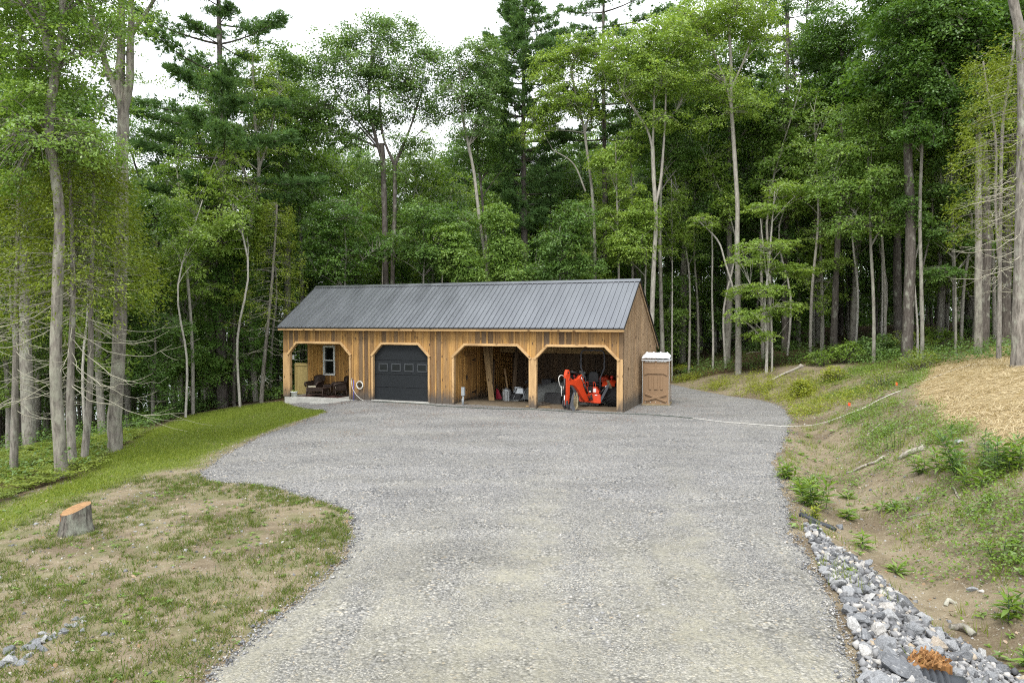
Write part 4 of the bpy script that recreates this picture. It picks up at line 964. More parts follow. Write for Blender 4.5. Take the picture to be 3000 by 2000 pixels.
# conduit box, meter box, hose gear on the wall
def BW_(u, v, z=0.0): return (BX + u * CT + v * ST, BY - u * ST + v * CT, z)
cb = thing('conduit_box', 'grey electrical box on a conduit standing in front of the third bay', 'electrical box', BW_(9.42, -.10, .02), -THETA)
m = MB(); m.tube([(0, 0, -.05), (0, 0, .42)], .032, 10); m.tube([(-.05, 0, -.05), (-.05, 0, .3)], .018, 8); m.build('conduit', M['conduit'], cb)
m = MB(); m.box((-.075, -.05, .42), (.075, .05, .78)); m.build('box', M['conduit'], cb, .01)
m = MB(); m.box((.30, .225, 1.78), (.44, .245, 2.0)); m.build('utility_box', M['vinyl'], barn, .008)
hr = thing('hose_hanger', 'coiled pale hose hanging on the wall left of the garage door', 'hose', BW_(4.27, -.03, .72), -THETA)
m = MB()
for k in range(6):
    R1 = .145 + .014 * (k % 3); m.tube([(R1 * math.cos(a), -.03 - .02 * (k // 3), R1 * 1.05 * math.sin(a)) for a in np.linspace(0, 6.28, 21)], .011, 6)
m.build('coil', M['hosewhite'], hr); m = MB(); m.box((-.10, -.055, -.03), (.10, .0, .05)); m.build('bracket', M['black'], hr)
st = thing('blue_stake', 'thin blue stake leaning beside the wall tap', 'stake', BW_(3.97, -.10, -.12), -THETA)
m = MB(); m.tube([(0, 0, -.05), (0, 0.01, 1.06)], .014, 8); m.build('rod', M['blue'], st)
tp = thing('wall_tap', 'small brass wall tap with a pale hose dropping to the gravel', 'tap', BW_(3.88, -.03, .98), -THETA)
m = MB(); m.tube([(0, .02, 0), (0, -.08, 0), (0, -.11, -.05)], .016, 8); m.lathe([(.0, .03), (.03, .03), (.03, .045), (0, .045)], (0, -.06, 0), 10); m.build('spout', M['galv'], tp)
m = MB(); m.tube([(0, -.11, -.05), (.01, -.12, -.25), (.10, -.13, -.48), (.28, -.15, -.70), (.5, -.17, -.86), (.75, -.2, -.955), (1.0, -.25, -1.0)], .012, 6); m.build('hose_end', M['hosewhite'], tp)
# privacy panel behind the porch
pp = thing('privacy_screen', 'yellowish treated-wood privacy panel beside the back of the porch', 'fence panel', BW_(-.82, 1.95, -.05), -THETA)
m = MB()
for i in range(8): m.box((i * .102, 0, .0), (i * .102 + .098, .02, 1.52))
m.build('boards', M['ptwood'], pp); m = MB(); m.box((-.02, -.03, 1.42), (.84, -.001, 1.51)); m.box((-.03, -.035, 1.515), (.85, .05, 1.55)); m.box((-.06, -.03, -.1), (-.002, .05, 1.513)); m.build('rail', M['ptwood'], pp)
# stepping stones before the porch
stp = MB(); stp.box((1.95, -.62, -.25), (3.0, -.10, -.075)); o = stp.build('stone_step', M['concrete'], None, .02); o.location = (BX, BY, 0); o.rotation_euler = (0, 0, -THETA); tagp(o, 'flat grey paving slab on the gravel in front of the porch, left one', 'paving slab', 'paving slabs by the porch')
stp = MB(); stp.box((3.03, -.60, -.22), (3.95, -.12, -.05)); o = stp.build('stone_step', M['concrete'], None, .02); o.location = (BX, BY, 0); o.rotation_euler = (0, 0, -THETA); tagp(o, 'flat grey paving slab in front of the porch beside the tap, right one', 'paving slab', 'paving slabs by the porch')

# ---------------------------------------------------------------- porch furniture
def wicker_chair(u, v, rz, label):
    c = thing('wicker_chair', label, 'chair', BW_(u, v, .035), rz - THETA, 'brown wicker porch chairs')
    m = MB(); m.box((-.29, -.26, .28), (.29, .28, .37)); m.box((-.29, -.27, .20), (.29, -.25, .30)); m.build('seat', M['wicker'], c, .02)
    m = MB(); n = 11; V = []
    for i in range(n):
        a = -1 + 2 * i / (n - 1)
        for j in range(7):
            q = j / 6; top = .60 * (1 - .16 * abs(a) ** 3); x = a * (.27 + .07 * q); y = .27 + .10 * q - .12 * abs(a) ** 2.2
            V.append((x, y, .36 + top * q))
    m.add(V, [(i * 7 + j, (i + 1) * 7 + j, (i + 1) * 7 + j + 1, i * 7 + j + 1) for i in range(n - 1) for j in range(6)], .5, True)
    b = m.build('backrest', M['wicker'], c); b.modifiers.new('t', 'SOLIDIFY').thickness = .045
    for s in (-1, 1):
        m = MB(); m.tube([(s * .33, .22, .66), (s * .36, .05, .63), (s * .37, -.15, .62), (s * .38, -.29, .60), (s * .37, -.33, .52), (s * .34, -.30, .40)], [.03, .04, .045, .05, .045, .03], 8)
        m.add([(s * .31, .25, .36), (s * .32, -.26, .36), (s * .35, -.27, .58), (s * .33, .22, .62)], [(0, 1, 2, 3)], .5); o = m.build('armrest', M['wicker'], c); o.modifiers.new('t', 'SOLIDIFY').thickness = .02
    for x, y in ((-.27, -.25), (.27, -.25), (-.26, .25), (.26, .25)):
        m = MB(); m.tube([(x, y, .3), (x * 1.06, y * 1.1, 0)], [.028, .02], 8); m.build('leg', M['wicker'], c)
    m = MB(); m.box((-.26, -.27, .372), (.26, .20, .435)); m.build('cushion', M['cushion'], c, .03)
wicker_chair(.92, 1.20, -.12, 'brown wicker armchair with cream cushion on the porch, left of the window')
wicker_chair(2.36, 1.15, -.8, 'brown wicker armchair with cream cushion at the right end of the porch')
def wicker_table(u, v, w, d_, h, label):
    c = thing('wicker_table', label, 'table', BW_(u, v, .035), -THETA)
    m = MB(); m.box((-w / 2, -d_ / 2, h - .035), (w / 2, d_ / 2, h)); m.build('top', M['wicker'], c, .01)
    m = MB(); m.box((-w / 2 + .04, -d_ / 2 + .03, h - .13), (w / 2 - .04, d_ / 2 - .03, h - .036)); m.build('apron', M['wicker'], c)
    for sx in (-1, 1):
        for sy in (-1, 1):
            m = MB(); m.tube([(sx * (w / 2 - .03), sy * (d_ / 2 - .03), h - .04), (sx * (w / 2 - .005), sy * (d_ / 2 - .01), 0)], [.024, .018], 8); m.build('leg', M['wicker'], c)
    m = MB(); m.box((-w / 2 + .03, -d_ / 2 + .03, .13), (w / 2 - .03, d_ / 2 - .03, .155)); m.build('shelf', M['wicker'], c)
wicker_table(1.50, .56, .95, .48, .42, 'low brown wicker coffee table in front of the porch chairs')
wicker_table(1.64, 1.30, .46, .44, .52, 'small square wicker side table between the two chairs')
m = MB(); m.box((.5, .42, .031), (2.75, 1.45, .040)); o = m.build('porch_rug', M['rug']); o.location = (BX, BY, 0); o.rotation_euler = (0, 0, -THETA); tagp(o, 'dark red-brown rug under the porch table', 'rug')
pt = thing('plant_pot', 'ribbed white flower pot at the left post of the porch', 'plant pot', BW_(.52, .10, .03), -THETA)
m = MB(); m.lathe([(.0, 0), (.12, 0), (.155, .22), (.17, .225), (.17, .26), (.15, .26), (.145, .23), (0, .23)], (0, 0, 0), 22); m.build('pot', M['pot'], pt)
V, Fq = rad_leaves(rng.normal(0, .05, (9, 2)), np.full(9, .25), 6, np.full(9, .11), .35, .6); np_mesh('plant', V, Fq, L['yweed'], pt, rnd=rng.random(len(Fq)))

# ---------------------------------------------------------------- things stored in the bays
def trash_can(u, v, label):
    c = thing('trash_can', label, 'trash can', BW_(u, v, .03), RND.uniform(0, 3), 'galvanised trash cans in the barn')
    m = MB(); n = 48; V = []
    for h, r_ in ((0, .155), (.03, .16), (.05, .158), (.46, .178), (.50, .182), (.52, .176)):
        for j in range(n):
            a = 6.2832 * j / n; q = r_ + (.006 * (1 if (j // 2) % 2 else -1) if .04 < h < .47 else 0); V.append((q * math.cos(a), q * math.sin(a), h))
    m.add(V, [(i * n + j, i * n + (j + 1) % n, (i + 1) * n + (j + 1) % n, (i + 1) * n + j) for i in range(5) for j in range(n)], .5); m.build('drum', M['galv'], c)
    m = MB(); m.lathe([(.185, .505), (.19, .52), (.185, .545), (.10, .58), (0, .59)], n=28); m.tube([(-.05, 0, .58), (-.04, 0, .615), (.04, 0, .615), (.05, 0, .58)], .008, 6); m.build('lid', M['galv'], c)
    for s in (-1, 1):
        m = MB(); m.tube([(s * .175, -.06, .42), (s * .215, -.05, .39), (s * .215, .05, .39), (s * .175, .06, .42)], .008, 6); m.build('handle', M['galv'], c)
def uvat(px, py, z=0.0):
    p = atz(px, py, z); dx, dy = p[0] - BX, p[1] - BY
    return dx * CT - dy * ST, dx * ST + dy * CT
u, v = uvat(1484, 1178); trash_can(u, v, 'shiny galvanised trash can standing in front in the third bay'); trash_can(u + .42, v + .55, 'second galvanised trash can half hidden behind the first')
def plank(p, q, w, th, label, mat='lumber', name='leaning_plank', r=None):
    p, q = Vector(p), Vector(q); d_ = q - p; o = MB(); o.bar((0, 0, 0), (0, 0, d_.length), w, th, r, up=(0, 1, 0)); ob = o.build(name, M[mat])
    ob.location = BW_(*p); ob.rotation_mode = 'QUATERNION'; dw = Vector((d_.x * CT + d_.y * ST, -d_.x * ST + d_.y * CT, d_.z)).normalized()
    ob.rotation_quaternion = Vector((0, 0, 1)).rotation_difference(dw); return tagp(ob, label, 'plank', 'planks leaning inside the barn')
u, v = uvat(1441, 1177); 
plank((u, v, .03), (u - .95, v + 1.3, 2.95), .24, .05, 'wide tan plank leaning at the front of the third bay', r=.5)
plank((u - .18, v + .25, .03), (u - .75, v + 1.6, 2.9), .20, .05, 'second tan plank leaning just behind the widest one', r=.3)
plank((u + .55, v + 1.2, .03), (u + .05, v + 3.0, 2.6), .16, .05, 'dark plank leaning against the back boards', 'backboards')
plank((u + .62, v + .55, .03), (u + .12, v + 1.2, 1.40), .07, .04, 'short light batten leaning behind the red scoop', r=.8)
plank((u - .35, v + .9, .03), (u - .75, v + 2.0, 1.7), .10, .05, 'dark stick leaning against the partition wall', 'backboards')
u, v = uvat(1460, 1174)
rs = thing('red_scoop', 'dark red plastic sled leaning beside the trash can', 'sled', BW_(u, v + .1, .03), -THETA)
m = MB(); prof_ = [(-.16, .0), (-.20, .52), (-.10, .45), (.08, .16), (.19, .05), (.17, .0)]
m.prism(prof_, lambda p, tt: (p[0], tt + p[1] * .25, p[1]), 0, .05, .5); m.build('shell', M['shovelred'], rs, .012)
m = MB(); m.tube([(-.18, .12, .50), (-.22, .2, .62), (-.16, .2, .66)], .012, 6); m.build('handle', M['black'], rs)
def sawhorse(u, v, rz, label):
    c = thing('sawhorse', label, 'sawhorse', BW_(u, v, .03), rz - THETA, 'folding metal sawhorses in the barn')
    m = MB(); m.prism([(-.13, .58), (.13, .58), (.22, .36), (-.22, .36)], lambda p, tt: (p[0], -.01 - (.58 - p[1]) * .25 + tt, p[1]), -.012, .0, .5); m.box((-.14, -.03, .575), (.14, .03, .60)); m.build('top_plate', M['galv'], c)
    for sx in (-1, 1):
        for sy in (-1, 1):
            m = MB(); m.tube([(sx * .13, sy * .02, .58), (sx * .30, sy * .20, 0)], .014, 8); m.build('leg', M['galv'], c)
u, v = uvat(1524, 1178); sawhorse(u, v, 0, 'folding metal sawhorse in front beside the trash cans'); sawhorse(u - .35, v + .6, .5, 'second folding metal sawhorse standing behind the first')
# heap under a grey tarp, with a dark load around it
tx = thing('tarp_heap', 'long heap of stored goods covered by a grey tarp behind the middle post', 'covered heap', BW_(12.9, 3.0, .02), -THETA)
NU, NV = 44, 22; V = []
for i in range(NU):
    for j in range(NV):
        q, w = i / (NU - 1), j / (NV - 1); uu = -2.2 + 4.6 * q; vv = -1.25 + 3.1 * w
        sh = float(np.interp(q, [0, .15, .35, .6, .85, 1], [.3, .62, .80, .92, 1.0, .78])); ed = min(1, w / .34); ed = ed * ed * (3 - 2 * ed)
        z = sh * (.12 + .88 * ed) * min(1, (1 - q) / .10 + .15) + .06 * mn.noise(Vector((uu * 2.3, vv * 2.3, 1))) + .05 * math.sin(uu * 5 + vv * 3) * (1 - ed) + .03 * mn.noise(Vector((uu * 7, vv * 7, 4)))
        V.append((uu, vv + .12 * (1 - ed) * math.sin(uu * 3.1), max(0.0, z)))
m = MB(); m.add(V, [(i * NV + j, (i + 1) * NV + j, (i + 1) * NV + j + 1, i * NV + j + 1) for i in range(NU - 1) for j in range(NV - 1)], .5, True); m.build('tarp', M['tarp'], tx)
m = MB(); m.box((-2.6, -1.0, 0), (-1.7, .6, .35)); m.box((-1.0, -.2, .7), (-.55, .4, .98)); m.bar((-1.9, .2, .75), (-1.3, .1, 1.15), .2, .1); m.box((-.2, .5, .9), (1.2, 1.5, 1.15)); m.box((-.4, -1.55, .02), (.35, -1.2, .50)); m.build('dark_goods', M['junk'], tx, .03)
m = MB(); m.add([(.55, .2, 1.05), (.85, .15, 1.0), (.9, .3, 1.30), (.62, .35, 1.38)], [(0, 1, 2, 3)], .5); m.build('paper_sack', M['concrete'], tx)
cu = bpy.data.curves.new('lettering', 'FONT'); cu.body = 'GAUDIN'; cu.size = .30; cu.extrude = .004; cu.align_x = 'CENTER'; cu.space_character = 1.12
fo = bpy.data.objects.new('lettering_curve', cu); COL.objects.link(fo); bpy.context.view_layer.update()
lme = bpy.data.meshes.new_from_object(fo.evaluated_get(bpy.context.evaluated_depsgraph_get())); bpy.data.objects.remove(fo); lme.materials.clear(); lme.materials.append(M['black'])
lt = bpy.data.objects.new('lettering', lme); COL.objects.link(lt); lt.parent = tx
sk = MB(); sk.add([(.38, -1.45, .06), (1.95, -1.45, .06), (1.95, -1.30, .52), (.38, -1.30, .46)], [(0, 1, 2, 3)], .5); o = sk.build('lettered_flap', M['tarp'], tx); o.modifiers.new('t', 'SOLIDIFY').thickness = .01
lt.location = (1.10, -1.435, .14); lt.rotation_euler = (math.radians(72), 0, 0)
def floor_beam(pa, pb, w, h, label, mat='darklumber'):
    a, b = atz(*pa, .02), atz(*pb, .02); d_ = Vector(b - a); o = MB(); o.box((0, -w / 2, 0), (d_.length, w / 2, h)); ob = o.build('floor_timber', M[mat], None, .006); ob.location = a; ob.rotation_euler = (0, 0, math.atan2(d_.y, d_.x)); return tagp(ob, label, 'timber', 'timbers lying on the barn floor')
floor_beam((1580, 1188), (1672, 1168), .22, .14, 'dark weathered beam lying on the floor beside the tarp')
floor_beam((1578, 1193), (1640, 1178), .16, .10, 'thinner dark beam lying in front of the first beam')
floor_beam((1541, 1193), (1551, 1193), .10, .07, 'short yellow block poking out left of the middle post', 'lumberx'); floor_beam((1576, 1194), (1612, 1195), .12, .06, 'short yellow board lying right of the middle post', 'lumberx'); floor_beam((1626, 1183), (1646, 1183), .10, .06, 'short yellow board lying under the dark beams', 'lumberx')

# ---------------------------------------------------------------- portable toilet
ft = thing('portable_toilet', 'tan portable toilet with white roof standing beside the barn gable', 'toilet', (5.49, 30.20, .02), -.29)
W_, D_ = 1.13, 1.2
m = MB(); m.box((.03, .05, .08), (W_ - .03, .08, 1.87), .5); rear = m.build('rear_panel', M['tan'], ft)
m = MB()
def em(pts, th=.03, dep=.05):
    for a, b in zip(pts[:-1], pts[1:]): m.bar((a[0], dep, a[1]), (b[0], dep, b[1]), th, .035, .5, up=(0, 1, 0))
k = W_ / 76.0; zf = lambda y: 1.92 - (y - 365) / (1385 - 365) * 1.84; xf = lambda x: (x - 180) / 600 * W_
m.prism([(xf(222), zf(495)), (xf(310), zf(540)), (xf(650), zf(540)), (xf(735), zf(495)), (xf(735), zf(722)), (xf(650), zf(680)), (xf(310), zf(680)), (xf(222), zf(718))], lambda p, tt: (p[0], tt, p[1]), .008, .052, .5)
for a, b in ((325, 380), (440, 520), (580, 635)): m.prism([(xf(a), zf(735)), (xf(b), zf(735)), (xf(b), zf(1045)), (xf(a), zf(1045))], lambda p, tt: (p[0], tt, p[1]), .012, .052, .5)
for s in (0, 1):
    A, B = ((245, 1135), (715, 1320)) if s == 0 else ((245, 1300), (715, 1155)); p = Vector((xf(A[0]), .026 - .003 * s, zf(A[1] + 5))); q = Vector((xf(B[0]), .026 - .003 * s, zf(B[1]))); m.bar(p, q, .055, .085, .5)
m.box((xf(460), .03, zf(540)), (xf(500), .052, zf(370)), .5); m.box((xf(185), .03, zf(430)), (xf(770), .051, zf(405)), .5)
m.build('embossed_bars', M['tan'], rear, .01)
for i in range(5):
    m = MB(); m.lathe([(.0, -.012), (.014, -.01), (.016, 0)], (xf(250 + i * 115), .05, zf(1350)), 10, .5, 'y'); m.build('rivet', M['vinyl'], rear)
for i in range(6):
    a = 250 + (i % 3) * 72 + (i // 3) * 255; m = MB(); m.box((xf(a), .046, zf(418)), (xf(a + 60), .05, zf(372))); m.build('vent', M['vinyl'], rear)
m = MB(); m.box((W_ - .08, .09, .08), (W_ - .05, D_ - .06, 1.87), .5); m.box((.05, .09, .08), (.08, D_ - .06, 1.87), .5); m.build('side_panel', M['tan'], ft)
for z0_, z1_ in ((.2, .9), (1.05, 1.75)):
    m = MB(); m.box((W_ - .05, .25, z0_), (W_ - .03, D_ - .25, z1_), .5); m.build('side_rib', M['tan'], ft, .01)
m = MB(); m.box((.08, D_ - .09, .08), (W_ - .08, D_ - .06, 1.88), .5); m.build('door', M['tan'], ft)
for x, y in ((.0, .02), (W_ - .05, .02), (.0, D_ - .06), (W_ - .05, D_ - .06)):
    m = MB(); m.box((x + (.0 if x < .5 else .028), y, .08), (x + (.014 if x < .5 else .042), y + .03, 1.90)); m.build('corner_post', M['vinyl'] if y < .5 else M['tan'], ft, .004)
m = MB(); m.box((-.02, -.01, .0), (W_ + .02, D_ + .02, .08)); m.build('skid_base', M['mudsteel'], ft, .01)
m = MB(); m.box((.0, .015, .078), (W_, .05, .105)); m.build('bottom_rail', M['tan'], ft)
V = []; nx_, ny_ = 49, 13
for i in range(nx_):
    for j in range(ny_):
        x = -.02 + (W_ + .04) * i / (nx_ - 1); y = -.02 + (D_ + .03) * j / (ny_ - 1); q = j / (ny_ - 1)
        arch = .27 * math.sin(math.pi * min(1, max(0, (q * .9 + .05)))) ** .75; ex = min(1, min(x + .02, W_ + .02 - x) / .14); rib = .028 * max(0, math.cos((x - .14) * 2 * math.pi / .285)) ** 4
        V.append((x, y, 1.96 + (arch + rib * (q > .03)) * (.55 + .45 * ex)))
m = MB(); m.add(V, [(i * ny_ + j, (i + 1) * ny_ + j, (i + 1) * ny_ + j + 1, i * ny_ + j + 1) for i in range(nx_ - 1) for j in range(ny_ - 1)], .5, True)
rf = m.build('roof', M['tanroof'], ft); sdd = rf.modifiers.new('t', 'SOLIDIFY'); sdd.thickness = .02
m = MB(); m.box((-.03, -.03, 1.90), (W_ + .03, D_ + .03, 1.93)); m.build('roof_rim', M['tanroof'], ft, .012)

# ---------------------------------------------------------------- tractor with backhoe
tr = thing('backhoe_tractor', 'orange compact tractor with folded backhoe parked in the right bay', 'tractor', (3.18, 29.30, .03), -THETA)
def tp_(poly, fn, a, b, name, mat, bev=.008, par=None):
    mm = MB(); mm.prism(poly, fn, a, b, .5); return mm.build(name, M[mat], par or tr, bev)
XZ = lambda p, tt: (p[0], tt, p[1])
# frame at the rear
fr = tp_([(-.46, .30), (-.46, .48), (-.43, .56), (.42, .58), (.46, .52), (.47, .22), (.42, .20), (-.42, .24)], XZ, 0, .22, 'backhoe_frame', 'redorange', .012)
tp_([(-.13, .60), (-.13, .86), (.24, .86), (.38, .70), (.38, .60)], XZ, .05, .34, 'console', 'redorange', .015)
tp_([(-.10, .63), (-.10, .87), (.12, .87), (.12, .63)], XZ, .028, .049, 'console_panel', 'black', .004)
tp_([(-.02, .645), (-.02, .70), (.04, .70), (.04, .645)], XZ, .020, .027, 'label_plate', 'white', 0)
tp_([(.14, .65), (.14, .80), (.26, .80), (.26, .65)], XZ, .040, .049, 'label_plate', 'white', 0)
tp_([(.22, .52), (.22, .56), (.32, .56), (.32, .52)], XZ, -.008, -.001, 'label_plate', 'white', 0)
for pts in ([(-.23, .1, .62), (-.23, .1, 1.0), (-.13, .1, 1.07), (-.10, .1, 1.07), (-.10, .1, .84)], [(.13, .1, .84), (.13, .1, 1.07), (.17, .1, 1.06), (.22, .1, 1.0), (.22, .1, .78)], [(-.10, .12, 1.07), (.14, .12, 1.08)]):
    m = MB(); m.tube(pts, .014, 8); m.build('guard_rail', M['redorange'] if len(pts) > 2 else M['rops'], tr)
for i in range(5):
    m = MB(); x = -.06 + i * .045; m.tube([(x, .15, .85), (x - .01, .12, 1.04)], .006, 6); m.lathe([(0, 1.03), (.014, 1.04), (.014, 1.06), (0, 1.07)], (x - .01, .12, 0), 8); m.build('control_lever', M['black'], tr)
m = MB()
for i in range(16):
    x = RND.uniform(-.10, .12); m.tube([(x, -.02, .58 - RND.random() * .1), (x + RND.gauss(0, .05), -.08, .45 - RND.random() * .1), (x + RND.gauss(0, .06), -.05, .28 + RND.random() * .1)], .012, 6)
m.build('hydraulic_hoses', M['black'], tr)
# boom, dipper, bucket in the swing plane
SW = Vector((-.39, -.92, 0)).normalized(); SO = Vector((-.10, -.04, 0)); SN = Vector((-SW.y, SW.x, 0))
def sw(p, tt): q = SO + SW * p[0] + SN * tt; return (q.x, q.y, p[1])
boom_poly = [(-.05, .30), (-.06, .62), (.20, 1.02), (.42, 1.40), (.52, 1.36), (.62, 1.26), (.85, 1.19), (1.05, 1.24), (1.16, 1.36), (1.24, 1.34), (1.26, 1.22), (1.16, 1.02), (1.0, 1.0), (.82, .94), (.62, .76), (.40, .46), (.16, .26)]
bm_ = tp_(boom_poly, sw, -.075, .075, 'boom', 'redorange', .015)
for (a, b, w) in (((.30, 1.10), (.56, .80), .035), ((.40, 1.18), (.62, 1.02), .05), ((.34, 1.0), (.46, .86), .07), ((.24, 1.16), (.34, 1.26), .03)):
    m = MB(); p, q = sw(a, -.0775), sw(b, -.0775); m.bar(p, q, .003, w, .5); m.build('decal', M['white'], bm_)
dip = [(1.16, 1.16), (1.14, 1.44), (1.20, 1.62), (1.32, 1.63), (1.40, 1.42), (1.36, .9), (1.30, .22), (1.22, .20), (1.17, .6)]
dp = tp_(dip, sw, -.065, .065, 'dipper_arm', 'redorange', .012)
m = MB(); m.bar(sw((1.24, 1.43), -.068), sw((1.28, 1.52), -.068), .003, .06); m.bar(sw((1.25, .98), -.068), sw((1.245, .72), -.068), .003, .035); m.build('decal', M['white'], dp)
def cyl(a, b, r_, frac, name='hydraulic_cylinder'):
    a, b = Vector(a), Vector(b); mm = MB(); mm.tube([a, a.lerp(b, frac)], r_, 12); c = mm.build(name, M['black'], tr); mm = MB(); mm.tube([a.lerp(b, frac), b], r_ * .5, 10); mm.build('rod', M['chrome'], c); return c
cyl(sw((.46, 1.42), 0), sw((1.24, 1.58), 0), .045, .72); cyl(sw((1.44, 1.30), .02), sw((1.44, .22), .02), .04, .60); cyl(sw((.12, .62), .12), sw((.50, 1.30), .10), .045, .55)
for pts in ([(1.22, 1.30), (1.50, 1.42), (1.66, 1.30), (1.58, 1.02), (1.42, .82)], [(1.22, 1.20), (1.33, 1.0), (1.38, .88), (1.25, .84), (1.18, 1.10), (1.1, 1.30)], [(.30, 1.25), (.18, 1.15), (.12, .95), (.02, .75), (-.06, .60)], [(1.10, 1.30), (1.02, 1.25), (.92, 1.30)], [(1.47, .98), (1.49, .75), (1.46, .58)]):
    m = MB(); P_ = [Vector(sw(p, -.10)) for p in pts]; sm = []
    for a, b, c_, d_ in zip([P_[0]] + P_[:-2], P_[:-1], P_[1:], P_[2:] + [P_[-1]]):
        for q in (0, .33, .66): sm.append(.5 * ((2 * b) + (c_ - a) * q + (2 * a - 5 * b + 4 * c_ - d_) * q * q + (3 * b - a - 3 * c_ + d_) * q ** 3))
    m.tube(sm + [P_[-1]], .016, 7); m.build('hose', M['hosewhite'], dp)
bk = thing('bucket', None, None); bk.parent = tr
bk.location = (-.44, -1.30, 0); bk.rotation_euler = (0, 0, THETA)
LC = [(.14, .80), (.06, .62), (.0, .35), (-.01, .15), (.10, .02), (.17, .0), (.20, .12), (.12, .28), (.13, .55), (.165, .74)]
tp_(LC, XZ, -.20, -.17, 'cheek', 'steelgrey', .005, bk)
tp_([(.0, .14), (.10, .02), (.17, .0), (.30, .20), (.31, .50), (.29, .60), (.13, .62), (.07, .5), (.02, .32)], XZ, .0, .03, 'back_plate', 'mudsteel', .006, bk)
tp_([(.29, .60), (.315, .52), (.31, .20), (.175, .0), (.165, .03), (.245, .22), (.25, .5)], XZ, -.15, -.001, 'cheek', 'mudsteel', .005, bk)
tp_([(-.01, .15), (.10, .02), (.17, .0), (.185, .03), (.11, .06), (.02, .18)], XZ, -.169, -.002, 'floor_plate', 'mudsteel', .004, bk)
for q in (.135, .235): tp_([(q, .59), (q + .065, .59), (q + .055, .74), (q + .015, .74)], XZ, -.03, .02, 'tooth', 'mudsteel', .006, bk)
for p in ((1.19, 1.24), (1.28, 1.52), (1.22, .26), (.0, .44), (.45, 1.34), (1.16, 1.33)):
    m = MB(); m.tube([sw(p, -.10), sw(p, .10)], .026, 12); m.build('pivot_pin', M['black'], tr)
for tt in (-.10, .10):
    m = MB(); m.prism([(1.12, .10), (1.30, .06), (1.45, .22), (1.42, .42), (1.34, .42), (1.30, .24), (1.15, .26)], sw, tt - .012, tt + .012, .5); m.build('linkage', M['steelgrey'], tr, .004)
# stabilisers
for s, col_ in ((1, 'steelgrey'), (-1, 'steelgrey')):
    m = MB(); m.bar((s * .44, .06, .28), (s * .80, .02, .98), .075, .11, .5); a = m.build('stabiliser', M['rops'], tr, .008)
    m = MB(); m.bar((s * .78, -.10, 1.16), (s * .88, .02, .84), .16, .025, .5); m.build('foot_pad', M['mudsteel'], a); c = cyl((s * .40, .1, .56), (s * .70, .06, .95), .04, .6)
# wheels
def wheel(x, y, R_, w_, lugs=22):
    c = thing('wheel', None, None, (x, y, R_)); c.parent = tr
    m = MB(); m.lathe([(R_ * .52, -w_ / 2 * .8), (R_ * .70, -w_ / 2), (R_ * .88, -w_ / 2), (R_ * .95, -w_ / 2 * .8), (R_ * .96, 0), (R_ * .95, w_ / 2 * .8), (R_ * .88, w_ / 2), (R_ * .70, w_ / 2), (R_ * .52, w_ / 2 * .8)], (0, 0, 0), 40, .5, 'x')
    for i in range(lugs):
        for s in (-1, 1):
            a = 6.2832 * (i + (.5 if s > 0 else 0)) / lugs; a2 = a + .22
            p = Vector((s * .01, R_ * .965 * math.cos(a), R_ * .965 * math.sin(a))); q = Vector((s * w_ * .47, R_ * .945 * math.cos(a2), R_ * .945 * math.sin(a2)))
            m.bar(p, q, .045, .065, .5, up=(0, math.cos(a), math.sin(a)))
    m.build('tyre', M['blackrub'], c); m = MB(); m.lathe([(R_ * .52, -w_ * .38), (R_ * .45, -w_ * .2), (R_ * .18, -w_ * .12), (0, -w_ * .12)], (0, 0, 0), 28, .5, 'x'); m.lathe([(0, w_ * .12), (R_ * .18, w_ * .12), (R_ * .45, w_ * .2), (R_ * .52, w_ * .38)], (0, 0, 0), 28, .5, 'x'); m.build('rim', M['redorange'], c)
wheel(.84, .72, .53, .44); wheel(-.84, .72, .53, .44); wheel(.62, 2.35, .33, .25, 18); wheel(-.62, 2.35, .33, .25, 18)
for s in (-1, 1):
    m = MB(); n = 9; V = []
    for i in range(n):
        a = math.radians(20 + 120 * i / (n - 1)); V += [(s * .45, .72 + .64 * math.cos(a), .50 + .60 * math.sin(a)), (s * .98, .72 + .64 * math.cos(a), .50 + .60 * math.sin(a))]
    m.add(V, [(2 * i, 2 * i + 1, 2 * i + 3, 2 * i + 2) for i in range(n - 1)], .5, True); o = m.build('fender', M['redorange'], tr); o.modifiers.new('t', 'SOLIDIFY').thickness = .02
    m = MB(); m.tube([(s * .80, .50, 1.05), (s * .80, .50, 1.2)], .012, 6); m.lathe([(0, 1.2), (.055, 1.2), (.055, 1.29), (0, 1.30)], (s * .80, .50, 0), 12); m.build('tail_light', M['redlens'], tr)
m = MB(); m.box((-.30, .3, .38), (.30, 1.8, .72)); m.build('chassis', M['black'], tr, .02)
m = MB(); m.box((-.34, 1.7, .62), (.34, 2.9, 1.15)); m.build('hood', M['redorange'], tr, .08)
m = MB(); m.box((-.26, .62, .86), (.26, 1.10, .98)); m.build('seat', M['black'], tr, .05)
m = MB(); m.prism([(-.24, .98), (.24, .98), (.21, 1.36), (.12, 1.46), (-.12, 1.46), (-.21, 1.36)], XZ, .56, .68, .5); m.build('backrest', M['black'], tr, .04)
m = MB(); m.tube([(-.30, .52, .5), (-.32, .50, 1.2), (-.50, .46, 1.62), (-.50, .46, 2.16), (-.46, .46, 2.29), (-.38, .46, 2.35), (.38, .46, 2.35), (.46, .46, 2.29), (.50, .46, 2.16), (.50, .46, 1.62), (.32, .50, 1.2), (.30, .52, .5)], .034, 10); rp = m.build('roll_bar', M['rops'], tr)
for s in (-1, 1):
    m = MB(); m.box((s * .50 - .05, .41, 1.74), (s * .50 + .05, .51, 1.84)); m.build('hinge_bracket', M['black'], rp, .006)
